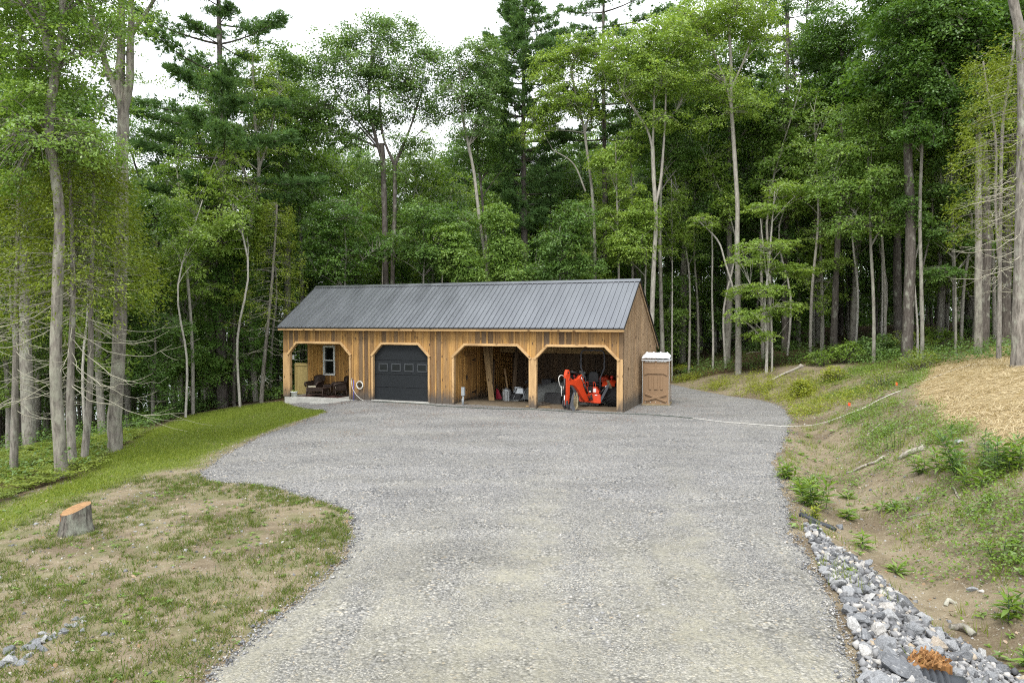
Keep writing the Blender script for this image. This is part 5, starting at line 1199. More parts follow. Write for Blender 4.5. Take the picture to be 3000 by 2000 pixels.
m = MB(); m.tube([(.16 * math.cos(a), 1.5 + .06 * math.sin(a), 1.30 + .16 * math.sin(a)) for a in np.linspace(0, 6.28, 17)], .014, 6); m.tube([(0, 1.5, 1.30), (0, 1.72, 1.1)], .02, 6); m.build('steering_wheel', M['black'], tr)
# ---------------------------------------------------------------- trees
def spline(P, R_, per=5):
    P = np.asarray(P, float); R_ = np.asarray(R_, float); out = []; rr = []
    Q = np.vstack([2 * P[0] - P[1], P, 2 * P[-1] - P[-2]])
    for i in range(len(P) - 1):
        a, b, c, d = Q[i:i + 4]
        for k in range(per):
            q = k / per
            out.append(.5 * (2 * b + (c - a) * q + (2 * a - 5 * b + 4 * c - d) * q * q + (3 * b - a - 3 * c + d) * q ** 3)); rr.append(R_[i] * (1 - q) + R_[i + 1] * q)
    out.append(P[-1]); rr.append(R_[-1]); return np.array(out), np.array(rr)
class TB:
    """tubes of mixed side counts gathered into one quad mesh"""
    def __init__(s): s.V = []; s.F = []; s.n = 0
    def tube(s, P, R_, n=5, wob=0.0):
        P = np.asarray(P, float); R_ = np.asarray(R_, float); k = len(P)
        T = np.gradient(P, axis=0); T /= np.linalg.norm(T, axis=1)[:, None] + 1e-9
        ref = np.array([1.0, 0, 0]) if abs(T[0, 2]) > .8 else np.array([0, 0, 1.0])
        X_ = np.cross(T, ref); X_ /= np.linalg.norm(X_, axis=1)[:, None] + 1e-9; Y_ = np.cross(T, X_)
        a = 2 * np.pi * np.arange(n) / n
        rr = R_[:, None] * (1 + (wob * rng.normal(size=(k, n)) if wob else 0))
        V = P[:, None] + (X_[:, None] * np.cos(a)[None, :, None] + Y_[:, None] * np.sin(a)[None, :, None]) * rr[..., None]
        i = np.arange(k - 1)[:, None] * n; j = np.arange(n)[None]
        Fq = np.stack([i + j, i + (j + 1) % n, i + n + (j + 1) % n, i + n + j], -1).reshape(-1, 4) + s.n
        s.V.append(V.reshape(-1, 3)); s.F.append(Fq); s.n += k * n
    def mesh(s, name, mat, parent, off):
        return np_mesh(name, np.vstack(s.V) - off, np.vstack(s.F), mat, parent, smooth=True) if s.V else None
def bez(p, q, c, n=6):
    t_ = np.linspace(0, 1, n)[:, None]; return (1 - t_) ** 2 * p + 2 * t_ * (1 - t_) * c + t_ ** 2 * q
def blob_points(blobs, n, shell=.42, gap=.0):
    vol = np.array([b[1][0] * b[1][1] * b[1][2] for b in blobs]); pick_ = rng.choice(len(blobs), n, p=vol / vol.sum())
    D = unit(rng.normal(size=(n, 3))); r_ = rng.random(n) ** shell
    C = np.array([b[0] for b in blobs])[pick_] + D * r_[:, None] * np.array([b[1] for b in blobs])[pick_]
    return C
def leaf_cloud(C, OUT, k, sr, flat, ls, ratio=.55, droop=.25, tilt=.3, jit=.5):
    n = len(C); ND = unit(np.array([0, 0, 1.]) + OUT * tilt + rng.normal(0, .2, (n, 3)))
    sc_ = rng.uniform(.65, 1.3, n) * sr; I = np.repeat(np.arange(n), k); m = n * k
    a = rng.uniform(0, 6.28, m); r_ = np.sqrt(rng.random(m)) * sc_[I]
    U_ = unit(np.cross(ND, np.array([.31, .95, .05]))); W_ = np.cross(ND, U_)
    RD = U_[I] * np.cos(a)[:, None] + W_[I] * np.sin(a)[:, None]
    P = C[I] + RD * r_[:, None] + ND[I] * rng.normal(0, flat, m)[:, None]; P[:, 2] -= droop * r_ ** 2 / np.maximum(sc_[I], .05)
    N = unit(ND[I] + rng.normal(0, jit, (m, 3))); A = RD + rng.normal(0, .5, (m, 3)) - np.array([0, 0, .35])
    ln = ls * rng.uniform(.65, 1.25, m)
    V, Fq = leaf_quads(P, N, A, ln, ln * ratio, .12)
    rn = np.clip(rng.random(n)[I] * .72 + rng.random(m) * .28, 0, 1)
    return V, Fq, rn
class Crown:
    def __init__(s): s.V = []; s.F = []; s.R = []; s.n = 0
    def add(s, V, Fq, r): s.V.append(V); s.F.append(Fq + s.n); s.R.append(r); s.n += len(V)
    def mesh(s, name, mat, parent, off): return np_mesh(name, np.vstack(s.V) - off, np.vstack(s.F), mat, parent, rnd=np.concatenate(s.R))
def attach(stems, c, k_=.75):
    """point on one of the stems from which a limb to c would leave"""
    best = None
    for P, R_ in stems:
        h = np.hypot(P[:, 0] - c[0], P[:, 1] - c[1]); want = c[2] - h * k_ - .2
        i = int(np.argmin(np.abs(P[:, 2] - want) + .35 * h)); d_ = np.linalg.norm(P[i] - c)
        if best is None or d_ < best[0]: best = (d_, P[i], R_[i], i)
    return best
def hardwood(stems, blobs, ncl, nlimb, k, ls, sr, flat=.12, droop=.22, shell=.42, sides=9, ratio=.55, extra=None, k_=.75, kb=1.0, jit=.5):
    """stems: list of (points, radii); returns tube builder and crown builder"""
    tb = TB(); cr = Crown()
    for i, (P, R_) in enumerate(stems): tb.tube(P, R_, sides if R_[0] > .08 else 6, .05)
    C = blob_points(blobs, ncl, shell)
    if extra is not None: C = np.vstack([C, extra])
    main = np.array([b[0] for b in blobs]).mean(0)
    order = rng.permutation(len(C)); samples = []; srad = []
    for c in C[order[:nlimb]]:
        d_, p, r_, i = attach(stems, c, k_)
        if d_ < .3: continue
        cp = p * .45 + c * .55 + np.array([0, 0, .16 * d_]) + rng.normal(0, .06 * d_, 3); B = bez(p, c, cp, 8)
        r0 = min(r_ * .55, .012 * d_ + .012) * kb; RR = np.linspace(r0, .008, 8); tb.tube(B, RR, 5); samples.append(B[2:]); srad.append(RR[2:])
    if samples:
        S = np.vstack(samples); SR_ = np.concatenate(srad)
    else: S = stems[0][0][-3:]; SR_ = stems[0][1][-3:]
    for c in C[order[nlimb:]]:
        d2 = ((S - c) ** 2).sum(1) + np.where(S[:, 2] > c[2] + .3, 4.0, 0); i = int(np.argmin(d2)); d_ = math.sqrt(d2[i])
        if d_ < .35: continue
        p = S[i]; cp = (p + c) / 2 + np.array([0, 0, .12 * d_]) + rng.normal(0, .07 * d_, 3)
        tb.tube(bez(p, c, cp, 5), np.linspace(min(SR_[i] * .8, .008 + .006 * d_) * kb, .005, 5), 3)
    OUT = C - main; OUT[:, 2] *= .3; OUT = unit(OUT)
    cr.add(*leaf_cloud(C, OUT, k, sr, flat, ls, ratio, droop, jit=jit)); return tb, cr
def pine_parts(P, R_, z0, prof, step=.62, per=4, tuft=26, ln=.26, sides=10, up=.10, wd=.042, kt=11):
    """white pine: whorls of level limbs carrying needle tufts"""
    tb = TB(); cr = Crown(); tb.tube(P, R_, sides, .04); C = []; OUT = []
    zt = P[-1, 2]; z = z0; a0 = 0
    while z < zt - .2:
        q = (z - z0) / (zt - z0); i = int(np.argmin(np.abs(P[:, 2] - z))); c = P[i]; c = np.array([c[0], c[1], z]); a0 += 1.9
        for j in range(per):
            if RND.random() < .14: continue
            a = a0 + 6.28 * j / per + RND.gauss(0, .35); l = float(np.interp(q, *prof)) * RND.uniform(.6, 1.15)
            e = c + np.array([math.cos(a) * l, math.sin(a) * l, l * (up + .25 * q) + RND.gauss(0, .12)]); cp = (c + e) / 2 - np.array([0, 0, .10 * l])
            B = bez(c, e, cp, 7); tb.tube(B, np.linspace(.016 + .012 * l, .008, 7), 4)
            nt = max(5, int(tuft * l / 3 * 1.9)); tq = .30 + .70 * rng.random(nt) ** .75; side = rng.normal(0, .20, nt) * l * (.35 + .65 * (1 - tq))
            base = np.stack([np.interp(tq, np.linspace(0, 1, 7), B[:, d_]) for d_ in range(3)], 1)
            base[:, 0] += -math.sin(a) * side; base[:, 1] += math.cos(a) * side; base[:, 2] += rng.normal(.05, .07, nt) + .04 * np.abs(side)
            C.append(base); o = np.array([math.cos(a), math.sin(a), .55]); OUT.append(np.tile(o, (nt, 1)) + rng.normal(0, .35, (nt, 3)))
        z += step * RND.uniform(.75, 1.25)
    C.append(P[-1] + rng.normal(0, .25, (14, 3))); OUT.append(np.tile([0, 0, 1.], (14, 1)))
    C = np.vstack(C); OUT = unit(np.vstack(OUT)); n = len(C)
    D = unit(np.repeat(OUT, kt, 0) + rng.normal(0, .55, (n * kt, 3))); l = ln * rng.uniform(.7, 1.25, n * kt)
    N = unit(np.cross(D, rng.normal(size=D.shape)))
    V, Fq = leaf_quads(np.repeat(C, kt, 0) + D * l[:, None] * .5, N, D, l, np.full(n * kt, wd)); cr.add(V, Fq, np.clip(np.repeat(rng.random(n), kt) * .6 + rng.random(n * kt) * .4, 0, 1)); return tb, cr
def cedar_parts(stems, z0, zt, rad, ncl, k=26, ls=.11, nbare=60, bare=(0, 1), blen=(1.0, 2.3), sides=9, bare_r=.011):
    """cedar: drooping fan sprays above, bare upturned dead branches below"""
    tb = TB(); cr = Crown(); dead = TB()
    for P, R_ in stems: tb.tube(P, R_, sides, .03)
    C = []; OUT = []
    for i in range(ncl):
        P, R_ = stems[RND.randrange(len(stems))]; q = RND.random() ** .85; z = z0 + (zt - z0) * q; j = int(np.argmin(np.abs(P[:, 2] - z))); a = RND.uniform(0, 6.28)
        l = float(np.interp(q, [0, .25, 1], [rad, rad * .95, rad * .25])) * math.sqrt(RND.uniform(.08, 1)); c = P[j].copy(); c[2] = z
        e = c + np.array([math.cos(a) * l, math.sin(a) * l, RND.uniform(-.35, .05) * l]); C.append(e); OUT.append((math.cos(a), math.sin(a), -.2))
        if i % 3 == 0: tb.tube(bez(c, e, (c + e) / 2 + np.array([0, 0, .12 * l]), 5), np.linspace(.014, .004, 5), 3)
    C = np.array(C); OUT = np.array(OUT); n = len(C); I = np.repeat(np.arange(n), k); m = n * k
    D = unit(OUT[I] + rng.normal(0, .6, (m, 3)) - np.array([0, 0, .25])); l = ls * rng.uniform(.6, 1.5, m); off = rng.uniform(0, .42, m)
    N = unit(np.cross(D, rng.normal(size=(m, 3))) + np.array([0, 0, .6]))
    V, Fq = leaf_quads(C[I] + D * off[:, None] + rng.normal(0, .07, (m, 3)), N, D, l, l * .36, .2); cr.add(V, Fq, np.clip(rng.random(n)[I] * .6 + rng.random(m) * .4, 0, 1))
    for i in range(nbare):
        P, R_ = stems[RND.randrange(len(stems))]; z = bare[0] + (bare[1] - bare[0]) * RND.random(); j = int(np.argmin(np.abs(P[:, 2] - z))); a = RND.uniform(0, 6.28); l = RND.uniform(*blen)
        c = P[j].copy(); c[2] = z; e = c + np.array([math.cos(a) * l, math.sin(a) * l, l * RND.uniform(-.38, .10)]); cp = (c * .35 + e * .65) - np.array([0, 0, l * RND.uniform(.10, .38)])
        B = bez(c, e, cp, 8) + rng.normal(0, .03, (8, 3)); B[0] = c; dead.tube(B, np.linspace(bare_r * RND.uniform(.7, 1.5), .003, 8), 4)
        for q_ in range(RND.randrange(1, 5)):
            s0 = B[RND.randrange(2, 7)]; a2 = a + RND.gauss(0, .8); l2 = l * RND.uniform(.15, .42); e2 = s0 + np.array([math.cos(a2) * l2, math.sin(a2) * l2, l2 * RND.uniform(-.4, .4)])
            dead.tube(bez(s0, e2, (s0 + e2) / 2 - np.array([0, 0, .12 * l2]), 4), np.linspace(bare_r * .45, .002, 4), 3)
    return tb, cr, dead
def stem_px(px, Y, w0, w1, ground_base=True, per=4, depth=None):
    """trunk path through picture points at distance Y, running down to the ground"""
    P = [at(a, b, Y + (0 if depth is None else depth[i])) for i, (a, b) in enumerate(px)]
    if ground_base:
        z = hz1(P[0][0], P[0][1]) - .12
        if P[0][2] > z + .3: P.insert(0, np.array([P[0][0], P[0][1], z]))
        else: P[0][2] = z
    P = np.array(P); L_ = np.concatenate([[0], np.cumsum(np.linalg.norm(np.diff(P, axis=0), axis=1))]); L_ /= L_[-1]
    R_ = (w0 + (w1 - w0) * L_) * Y / F / 2
    if ground_base: R_[0] *= 1.1
    return spline(P, R_, per)
def blobs_px(bl, Y):
    k = Y / F; return [(at(b[0], b[1], Y + (b[4] if len(b) > 4 else 0)), np.array([b[2] * k, max(b[2], b[3]) * k * .85, b[3] * k])) for b in bl]
def place(name, label, cat, base, tb, cr, leaf, bk_, group=None, dead=None):
    o = thing(name, label, cat, base, 0, group); off = np.array(base)
    if tb: tb.mesh('trunk', M[bk_], o, off)
    if cr: cr.mesh('crown', L[leaf], o, off)
    if dead and dead.V: dead.mesh('dead_branches', M['twig'], o, off)
    return o
FOR = 'trees of the surrounding woods'
def tree(label, stems, Y, bl, ncl, nlimb=14, k=34, ls=.15, sr=.62, leaf='mid', bk_='bark_grey', name='hardwood_tree', flat=.13, cat='tree', shell=.42, droop=.22, kb=1.0, jit=.5, k_=.75):
    """stems: list of (px path, w0, w1, reaches ground)"""
    S = [stem_px(s[0], Y, s[1], s[2], s[3] if len(s) > 3 else i == 0) for i, s in enumerate(stems)]
    if bl:
        ncl = int(ncl * 1.5); k = int(k * 1.6); ls *= .90; sr *= .82; flat *= .75
        tb, cr = hardwood(S, blobs_px(bl, Y), ncl, nlimb, k, ls, sr, flat, droop, shell, kb=kb, jit=jit, k_=k_)
    else:
        tb = TB(); cr = None
        for P, R_ in S: tb.tube(P, R_, 8, .04)
    b = S[0][0][0]; return place(name, label, cat, tuple(b), tb, cr, leaf, bk_, FOR)

# --- left foreground
Yo = gnd(179, 1397)[1]
tree('grey oak forking into two stems high up, outermost of the near left trees', [([(182, 1397), (172, 1250), (163, 1088), (168, 871), (174, 625), (152, 446), (143, 357), (154, 268), (163, 210)], 35, 25), ([(163, 212), (140, 140), (127, 45), (118, -90), (100, -260)], 26, 10, False), ([(163, 212), (179, 125), (185, 45), (180, -60), (200, -260)], 25, 10, False)], Yo,
     [(60, 60, 190, 150), (30, 330, 150, 150), (250, 150, 120, 110), (190, 420, 190, 80), (60, -150, 300, 140), (300, -120, 160, 120), (20, 500, 120, 80), (330, 60, 110, 90), (100, 250, 140, 120)], 640, 30, 34, .10, .42, 'light', 'bark_oak', flat=.08)
Yf = gnd(336, 1321)[1]
tree('tall lichen-patched grey oak forking into several stems beside the lawn', [([(338, 1321), (336, 1240), (342, 1142), (350, 980), (355, 817), (358, 654), (359, 446), (361, 357), (358, 300)], 41, 30), ([(358, 310), (353, 223), (355, 112), (355, 0), (350, -160)], 27, 14, False), ([(359, 340), (379, 250), (382, 134), (385, 22), (375, -150)], 25, 12, False), ([(381, 110), (405, 70), (440, 20), (480, -60)], 14, 8, False), ([(357, 300), (335, 250), (312, 200), (286, 89), (263, 22), (240, -120)], 22, 10, False)], Yf,
     [(330, 180, 90, 70), (420, 230, 60, 30), (300, 290, 70, 40), (395, 95, 60, 40), (370, -150, 220, 110), (540, -130, 150, 90), (280, 60, 80, 70), (420, 20, 80, 30), (320, 400, 80, 25)], 210, 20, 34, .10, .40, 'light', 'bark_oak', flat=.08)
def cedar(label, px, w0, w1, z0, zt, rad, ncl, nbare, bare, blen, k=34, ls=.085, br=.012, Y=None):
    Y = gnd(*px[0])[1] if Y is None else Y; S = [stem_px(px, Y, w0, w1)]
    tb, cr, dd_ = cedar_parts(S, z0, zt, rad, ncl, k, ls, nbare, bare, blen, bare_r=br)
    return place('cedar_tree', label, 'tree', tuple(S[0][0][0]), tb, cr, 'cedar', 'bark_cedar', FOR, dd_)
cedar('slim cedar with drooping bare branches standing right against the outer oak', [(214, 1375), (206, 1196), (209, 1034), (214, 871), (214, 763), (208, 600), (200, 440), (196, 330)], 24, 6, 3.9, 9.0, 2.3, 420, 44, (1.8, 5.4), (1.4, 3.3), br=.012)
cedar('slim cedar with bare lower branches standing between the two near oaks', [(244, 1359), (260, 1196), (266, 1034), (266, 871), (271, 735), (275, 560), (278, 420)], 21, 6, 4.2, 8.4, 1.9, 320, 34, (1.8, 5.6), (1.1, 2.6), br=.010)
cedar('yellow-green cedar filling the left frame edge behind the outer oak', [(40, 1420), (45, 1100), (50, 800), (55, 480)], 22, 6, 3.0, 7.8, 2.2, 360, 18, (1.0, 4.4), (1.2, 2.6), br=.010, Y=20.5)
# --- left of the barn
S = [stem_px([(652, 1160), (646, 980), (645, 817), (652, 600), (650, 400), (645, 200), (640, 0), (636, -200), (634, -330)], 37.0, 34, 6)]
tb, cr = pine_parts(S[0][0], S[0][1], 10.2, ([0, .25, .55, .8, 1], [4.6, 4.4, 3.6, 2.5, .3]), .85, 4, 66, .29, up=.03)
for z in np.arange(5.2, 10.2, .38):
    a = RND.uniform(0, 6.28); l = RND.uniform(1.5, 3.4); j = int(np.argmin(np.abs(S[0][0][:, 2] - z))); c = S[0][0][j]; e = c + np.array([math.cos(a) * l, math.sin(a) * l, RND.uniform(-.1, .5) * l])
    tb.tube(bez(c, e, (c + e) / 2 - np.array([0, 0, .2 * l]), 7) , np.linspace(.035, .008, 7), 5)
place('white_pine', 'large white pine with level plate-like boughs rising left of the barn', 'tree', tuple(S[0][0][0]), tb, cr, 'pine', 'bark_pine', FOR)
tree('broken dark snag with a jagged top beside the big pine', [([(684, 1180), (686, 1080), (690, 960), (692, 860), (688, 822)], 30, 18)], gnd(684, 1180)[1] + .5, None, 0, bk_='bark_dark', name='dead_snag')
tree('slim pale-barked tree with airy yellow-green leaves left of the barn roof', [([(751, 1175), (738, 1030), (727, 871), (721, 817), (732, 681), (750, 560), (759, 480), (745, 330), (740, 180)], 18, 6), ([(748, 560), (700, 480), (660, 400), (620, 330)], 8, 3, False), ([(757, 500), (790, 400), (815, 280)], 8, 3, False)], gnd(751, 1175)[1],
     [(650, 240, 110, 90), (770, 280, 90, 110), (740, 150, 70, 60), (680, 420, 110, 70), (800, 440, 60, 60), (720, 560, 130, 60), (640, 640, 80, 30), (800, 640, 70, 30)], 250, 20, 26, .14, .5, 'yellow', 'bark_pale', flat=.09)
tree('thin straight sapling beside the broken snag', [([(714, 1176), (712, 1000), (708, 800), (705, 640)], 9, 4)], gnd(714, 1176)[1], [(690, 700, 90, 40), (720, 620, 80, 50), (660, 780, 70, 25)], 90, 10, 26, .14, .45, 'yellow', 'bark_grey', flat=.06)
cedar('dark leaning cedar with bare twigs beside the barn porch', [(765, 1172), (775, 1050), (790, 900), (803, 746), (812, 600)], 13, 5, 3.4, 9.6, 2.0, 300, 34, (.8, 5.0), (1.0, 2.4), br=.008, Y=36)
tree('low layered maple with bright leaf sprays at the lawn edge', [([(600, 1200), (598, 1130), (585, 1060), (570, 1000)], 7, 3)], 36.5, [(600, 1060, 90, 30), (540, 1080, 70, 25), (650, 1090, 60, 25), (560, 1010, 60, 20), (470, 1105, 60, 20)], 130, 12, 30, .15, .5, 'light', 'bark_grey', flat=.045, name='maple_sapling')
tree('bright layered maple sapling in the dark gap left of the pine', [([(530, 1190), (535, 1000), (545, 860), (550, 760)], 9, 3)], 36, [(600, 850, 120, 25), (520, 800, 80, 25), (660, 740, 100, 25), (560, 720, 70, 30), (480, 760, 60, 20), (690, 680, 110, 30)], 170, 12, 30, .15, .55, 'yellow', 'bark_grey', flat=.05, name='maple_sapling')
tree('dark hardwood with spreading limbs seen between the oak and the pine', [([(455, 1200), (460, 1000), (458, 800), (462, 640), (455, 480)], 18, 8), ([(460, 660), (420, 560), (380, 430)], 10, 4, False), ([(460, 640), (510, 520), (540, 430)], 10, 4, False)], 41, [(430, 420, 110, 90), (540, 380, 80, 90), (470, 560, 110, 70), (390, 640, 70, 70), (520, 650, 90, 60), (430, 780, 80, 50)], 300, 18, 28, .17, .6, 'dark', 'bark_dark')
tree('broad mid-green hardwood behind the near oaks at the far left', [([(60, 1180), (70, 900), (60, 700), (55, 500)], 24, 10), ([(66, 760), (120, 600), (160, 480)], 12, 4, False)], 33, [(40, 450, 130, 130), (140, 560, 110, 110), (20, 700, 110, 100), (180, 760, 90, 80), (290, 620, 70, 110), (260, 480, 80, 70)], 420, 20, 28, .16, .55, 'mid', 'bark_dark')
# --- behind the barn
tree('wide dark green oak with a domed crown behind the roof', [([(1130, 825), (1127, 640), (1124, 536), (1121, 460), (1118, 420)], 19, 15), ([(1120, 470), (1100, 400), (1080, 300), (1085, 200)], 12, 5, False), ([(1150, 825), (1156, 640), (1156, 482)], 14, 11, True), ([(1156, 485), (1120, 390), (1110, 250)], 9, 4, False), ([(1156, 485), (1200, 380), (1235, 270)], 10, 4, False), ([(1121, 440), (1030, 330), (980, 260)], 8, 3, False)], 41.0,
     [(1130, 100, 120, 60), (1000, 130, 100, 60), (930, 200, 80, 60), (1250, 160, 100, 60), (1320, 220, 70, 50), (1080, 210, 150, 70), (1200, 250, 120, 60), (960, 290, 100, 50), (1090, 330, 130, 50), (1260, 330, 90, 45), (1000, 400, 100, 40), (1200, 420, 90, 40), (1100, 60, 50, 30), (1200, 70, 50, 30), (1090, 500, 100, 40), (890, 330, 60, 50)], 760, 44, 30, .155, .58, 'grey', 'bark_dark', flat=.16, name='oak_tree', shell=.6)
tree('pale slender trunk with a slight bend rising behind the middle of the roof', [([(1427, 825), (1420, 740), (1405, 643), (1389, 509), (1373, 429), (1357, 348), (1352, 250)], 14, 7), ([(1373, 429), (1395, 360), (1405, 300)], 7, 3, False)], 40.5,
     [(1400, 190, 80, 80), (1350, 290, 90, 60), (1430, 290, 60, 70), (1390, 370, 90, 50), (1440, 160, 50, 50)], 260, 18, 30, .15, .55, 'grey', 'bark_pale')
tree('darker slim trunk close beside the pale bent trunk behind the roof', [([(1431, 825), (1424, 700), (1416, 616), (1400, 455), (1396, 380)], 11, 6)], 42.5, [(1410, 420, 70, 60), (1370, 480, 60, 40), (1450, 480, 50, 50)], 110, 10, 28, .15, .55, 'mid', 'bark_dark')
S = [stem_px([(1537, 825), (1536, 660), (1534, 536), (1533, 380), (1534, 200), (1534, 40), (1534, -70)], 44.0, 27, 5)]
tb, cr = pine_parts(S[0][0], S[0][1], 9.2, ([0, .2, .45, .75, 1], [1.9, 2.3, 3.1, 2.6, .4]), .50, 6, 40, .30, up=.16)
place('white_pine', 'tall bushy white pine with a full top behind the middle of the roof', 'tree', tuple(S[0][0][0]), tb, cr, 'pine', 'bark_pine', FOR)
tree('slim grey tree with airy light leaves between the two pines', [([(1743, 790), (1740, 650), (1732, 536), (1718, 430), (1711, 375), (1690, 290), (1672, 200)], 13, 6), ([(1712, 390), (1740, 280), (1750, 190)], 7, 3, False), ([(1715, 560), (1680, 480), (1620, 440)], 6, 3, False)], 41,
     [(1620, 200, 80, 60), (1700, 150, 90, 50), (1770, 220, 70, 60), (1660, 290, 90, 50), (1610, 330, 60, 50), (1560, 390, 70, 35), (1720, 330, 70, 40)], 300, 20, 28, .15, .55, 'yellow', 'bark_grey', flat=.1)
S = [stem_px([(1773, 804), (1772, 600), (1770, 375), (1767, 214), (1768, 60), (1770, -140)], 44.5, 22, 5)]
tb, cr = pine_parts(S[0][0], S[0][1], 14.8, ([0, .35, .7, 1], [3.2, 4.4, 3.2, .3]), .95, 4, 44, .28, up=.03)
place('white_pine', 'flat-topped dark pine with wide level boughs right of the tall bushy pine', 'tree', tuple(S[0][0][0]), tb, cr, 'pine', 'bark_pine', FOR)
tree('thin pale trunk at the right third of the ridge', [([(1813, 804), (1810, 660), (1806, 536), (1803, 420)], 9, 4)], 40, [(1790, 480, 70, 50), (1840, 560, 60, 40), (1800, 640, 70, 35), (1850, 430, 50, 50)], 130, 12, 28, .15, .5, 'yellow', 'bark_pale', flat=.07)
tree('thin grey trunk just inside the right end of the ridge', [([(1853, 804), (1851, 640), (1848, 429), (1846, 330)], 9, 4)], 42, [(1850, 330, 60, 60), (1870, 430, 50, 60), (1830, 250, 60, 50)], 130, 10, 28, .15, .5, 'mid', 'bark_grey')
tree('yellow-green leafy tree top showing left of the domed oak', [([(885, 900), (880, 700), (872, 480), (870, 300)], 16, 6), ([(878, 560), (920, 440), (950, 350)], 8, 3, False)], 46, [(860, 240, 70, 90), (910, 330, 70, 80), (830, 360, 60, 80), (900, 460, 90, 60)], 260, 16, 28, .17, .6, 'light', 'bark_grey')
for (px, Y, bl, lf, nm, lb) in [
    (1010, 38.5, [(1000, 640, 110, 60), (930, 720, 80, 60), (1060, 720, 90, 70), (980, 790, 120, 40)], 'dark', 'maple_sapling', 'dark bushy understory tree just behind the left end of the ridge'),
    (1240, 39.5, [(1250, 640, 90, 60), (1190, 720, 80, 50), (1290, 740, 90, 60), (1330, 650, 70, 50)], 'mid', 'maple_sapling', 'mid-green understory tree behind the roof between the oak and the pale trunk'),
    (1340, 38.8, [(1340, 760, 70, 50), (1310, 700, 60, 50), (1370, 800, 60, 30)], 'light', 'maple_sapling', 'light yellowish sapling against the ridge left of the pale bent trunk'),
    (1480, 39.5, [(1480, 740, 60, 60), (1460, 640, 60, 50), (1510, 800, 70, 30)], 'light', 'maple_sapling', 'bushy sapling against the ridge left of the tall bushy pine'),
    (1640, 39.0, [(1650, 720, 90, 60), (1610, 790, 70, 35), (1690, 640, 70, 60), (1700, 780, 70, 40)], 'mid', 'maple_sapling', 'fresh green maple against the ridge right of the tall bushy pine'),
    (1120, 46, [(1080, 520, 110, 60), (1230, 500, 120, 70), (1000, 480, 100, 70), (1330, 560, 80, 60)], 'light', 'hardwood_tree', 'bright green tree seen beneath the domed oak crown'),
    (1610, 47, [(1600, 480, 80, 70), (1650, 560, 80, 60), (1480, 540, 70, 50), (1570, 610, 80, 40)], 'mid', 'hardwood_tree', 'mid-green tree behind the trunks of the two pines'),
    (1890, 39.5, [(1850, 720, 70, 50), (1880, 640, 60, 60), (1820, 700, 50, 40)], 'yellow', 'maple_sapling', 'yellow-green sapling over the right end of the ridge')]:
    top = min(b[1] for b in bl); tree(lb, [([(px, 850), (px + 4, (850 + top) / 2), (px, top + 30)], 9, 3)], Y, bl, 210, 14, 28, .16, .55, lf, 'bark_grey', nm, flat=.09)
# --- right of the barn
tree('grey tree forking into three slender stems just right of the barn gable', [([(1908, 1000), (1910, 931), (1916, 760), (1922, 638), (1915, 520), (1912, 430)], 15, 11), ([(1912, 440), (1900, 390), (1877, 347), (1820, 265), (1790, 150)], 8, 3, False), ([(1912, 440), (1917, 255), (1915, 120)], 8, 3, False), ([(1921, 600), (1938, 510), (1950, 306), (1948, 150)], 9, 3, False)], 39,
     [(1850, 150, 110, 70), (1950, 120, 110, 70), (1900, 230, 130, 60), (1980, 250, 70, 60), (1840, 260, 60, 50), (1930, 350, 80, 40)], 380, 26, 28, .15, .55, 'yellow', 'bark_pale', flat=.1)
tree('straight grey-brown trunk close behind the forked tree by the gable', [([(1940, 1003), (1936, 860), (1933, 702), (1936, 560), (1940, 400)], 14, 7)], 41.5, [(1960, 330, 80, 60), (1930, 420, 70, 50), (2000, 450, 60, 50)], 170, 12, 28, .16, .55, 'mid', 'bark_grey')
tree('leaning dead pole with no leaves behind the toilet', [([(2001, 1008), (1985, 920), (1972, 850), (1961, 804)], 7, 4)], gnd(2001, 1010)[1], None, 0, bk_='bark_birch', name='dead_pole')
tree('thin white birch stem crossing the leaning dead pole', [([(2003, 1012), (1999, 880), (1994, 760), (1990, 600)], 7, 4)], gnd(2003, 1012)[1] + .6, [(2010, 1000 - 55, 50, 28), (1990, 640, 60, 40), (2020, 700, 50, 30)], 80, 9, 26, .14, .42, 'yellow', 'bark_birch', 'birch_tree', flat=.06)
tree('thin straight birch standing alone in the dark wood right of the toilet', [([(2089, 988), (2086, 860), (2087, 743), (2083, 600)], 7, 4)], 43, [(2080, 600, 60, 40), (2100, 520, 50, 50)], 60, 8, 26, .15, .45, 'mid', 'bark_birch', 'birch_tree', flat=.07)
tree('stout pale grey trunk with a high light crown, first big trunk right of the toilet', [([(2163, 1016), (2162, 855), (2160, 700), (2160, 600), (2152, 459), (2142, 300), (2142, 200), (2135, 60)], 18, 8), ([(2143, 320), (2125, 240), (2090, 150), (2060, 60)], 8, 3, False), ([(2142, 260), (2190, 150), (2220, 40)], 7, 3, False)], 39.5,
     [(2060, 60, 120, 60), (2150, 30, 130, 70), (2230, 110, 80, 60), (2030, 170, 90, 60), (2100, 250, 110, 50), (2180, 300, 80, 50), (2060, 350, 70, 40)], 420, 26, 28, .15, .55, 'yellow', 'bark_pale', flat=.1)
tree('thin pole leaning left across the first big trunk', [([(2168, 1010), (2157, 886), (2125, 770), (2101, 702), (2035, 636)], 8, 4)], 40.5, [(2150, 860, 40, 20), (2060, 650, 50, 25)], 30, 5, 24, .14, .4, 'yellow', 'bark_birch', flat=.05)
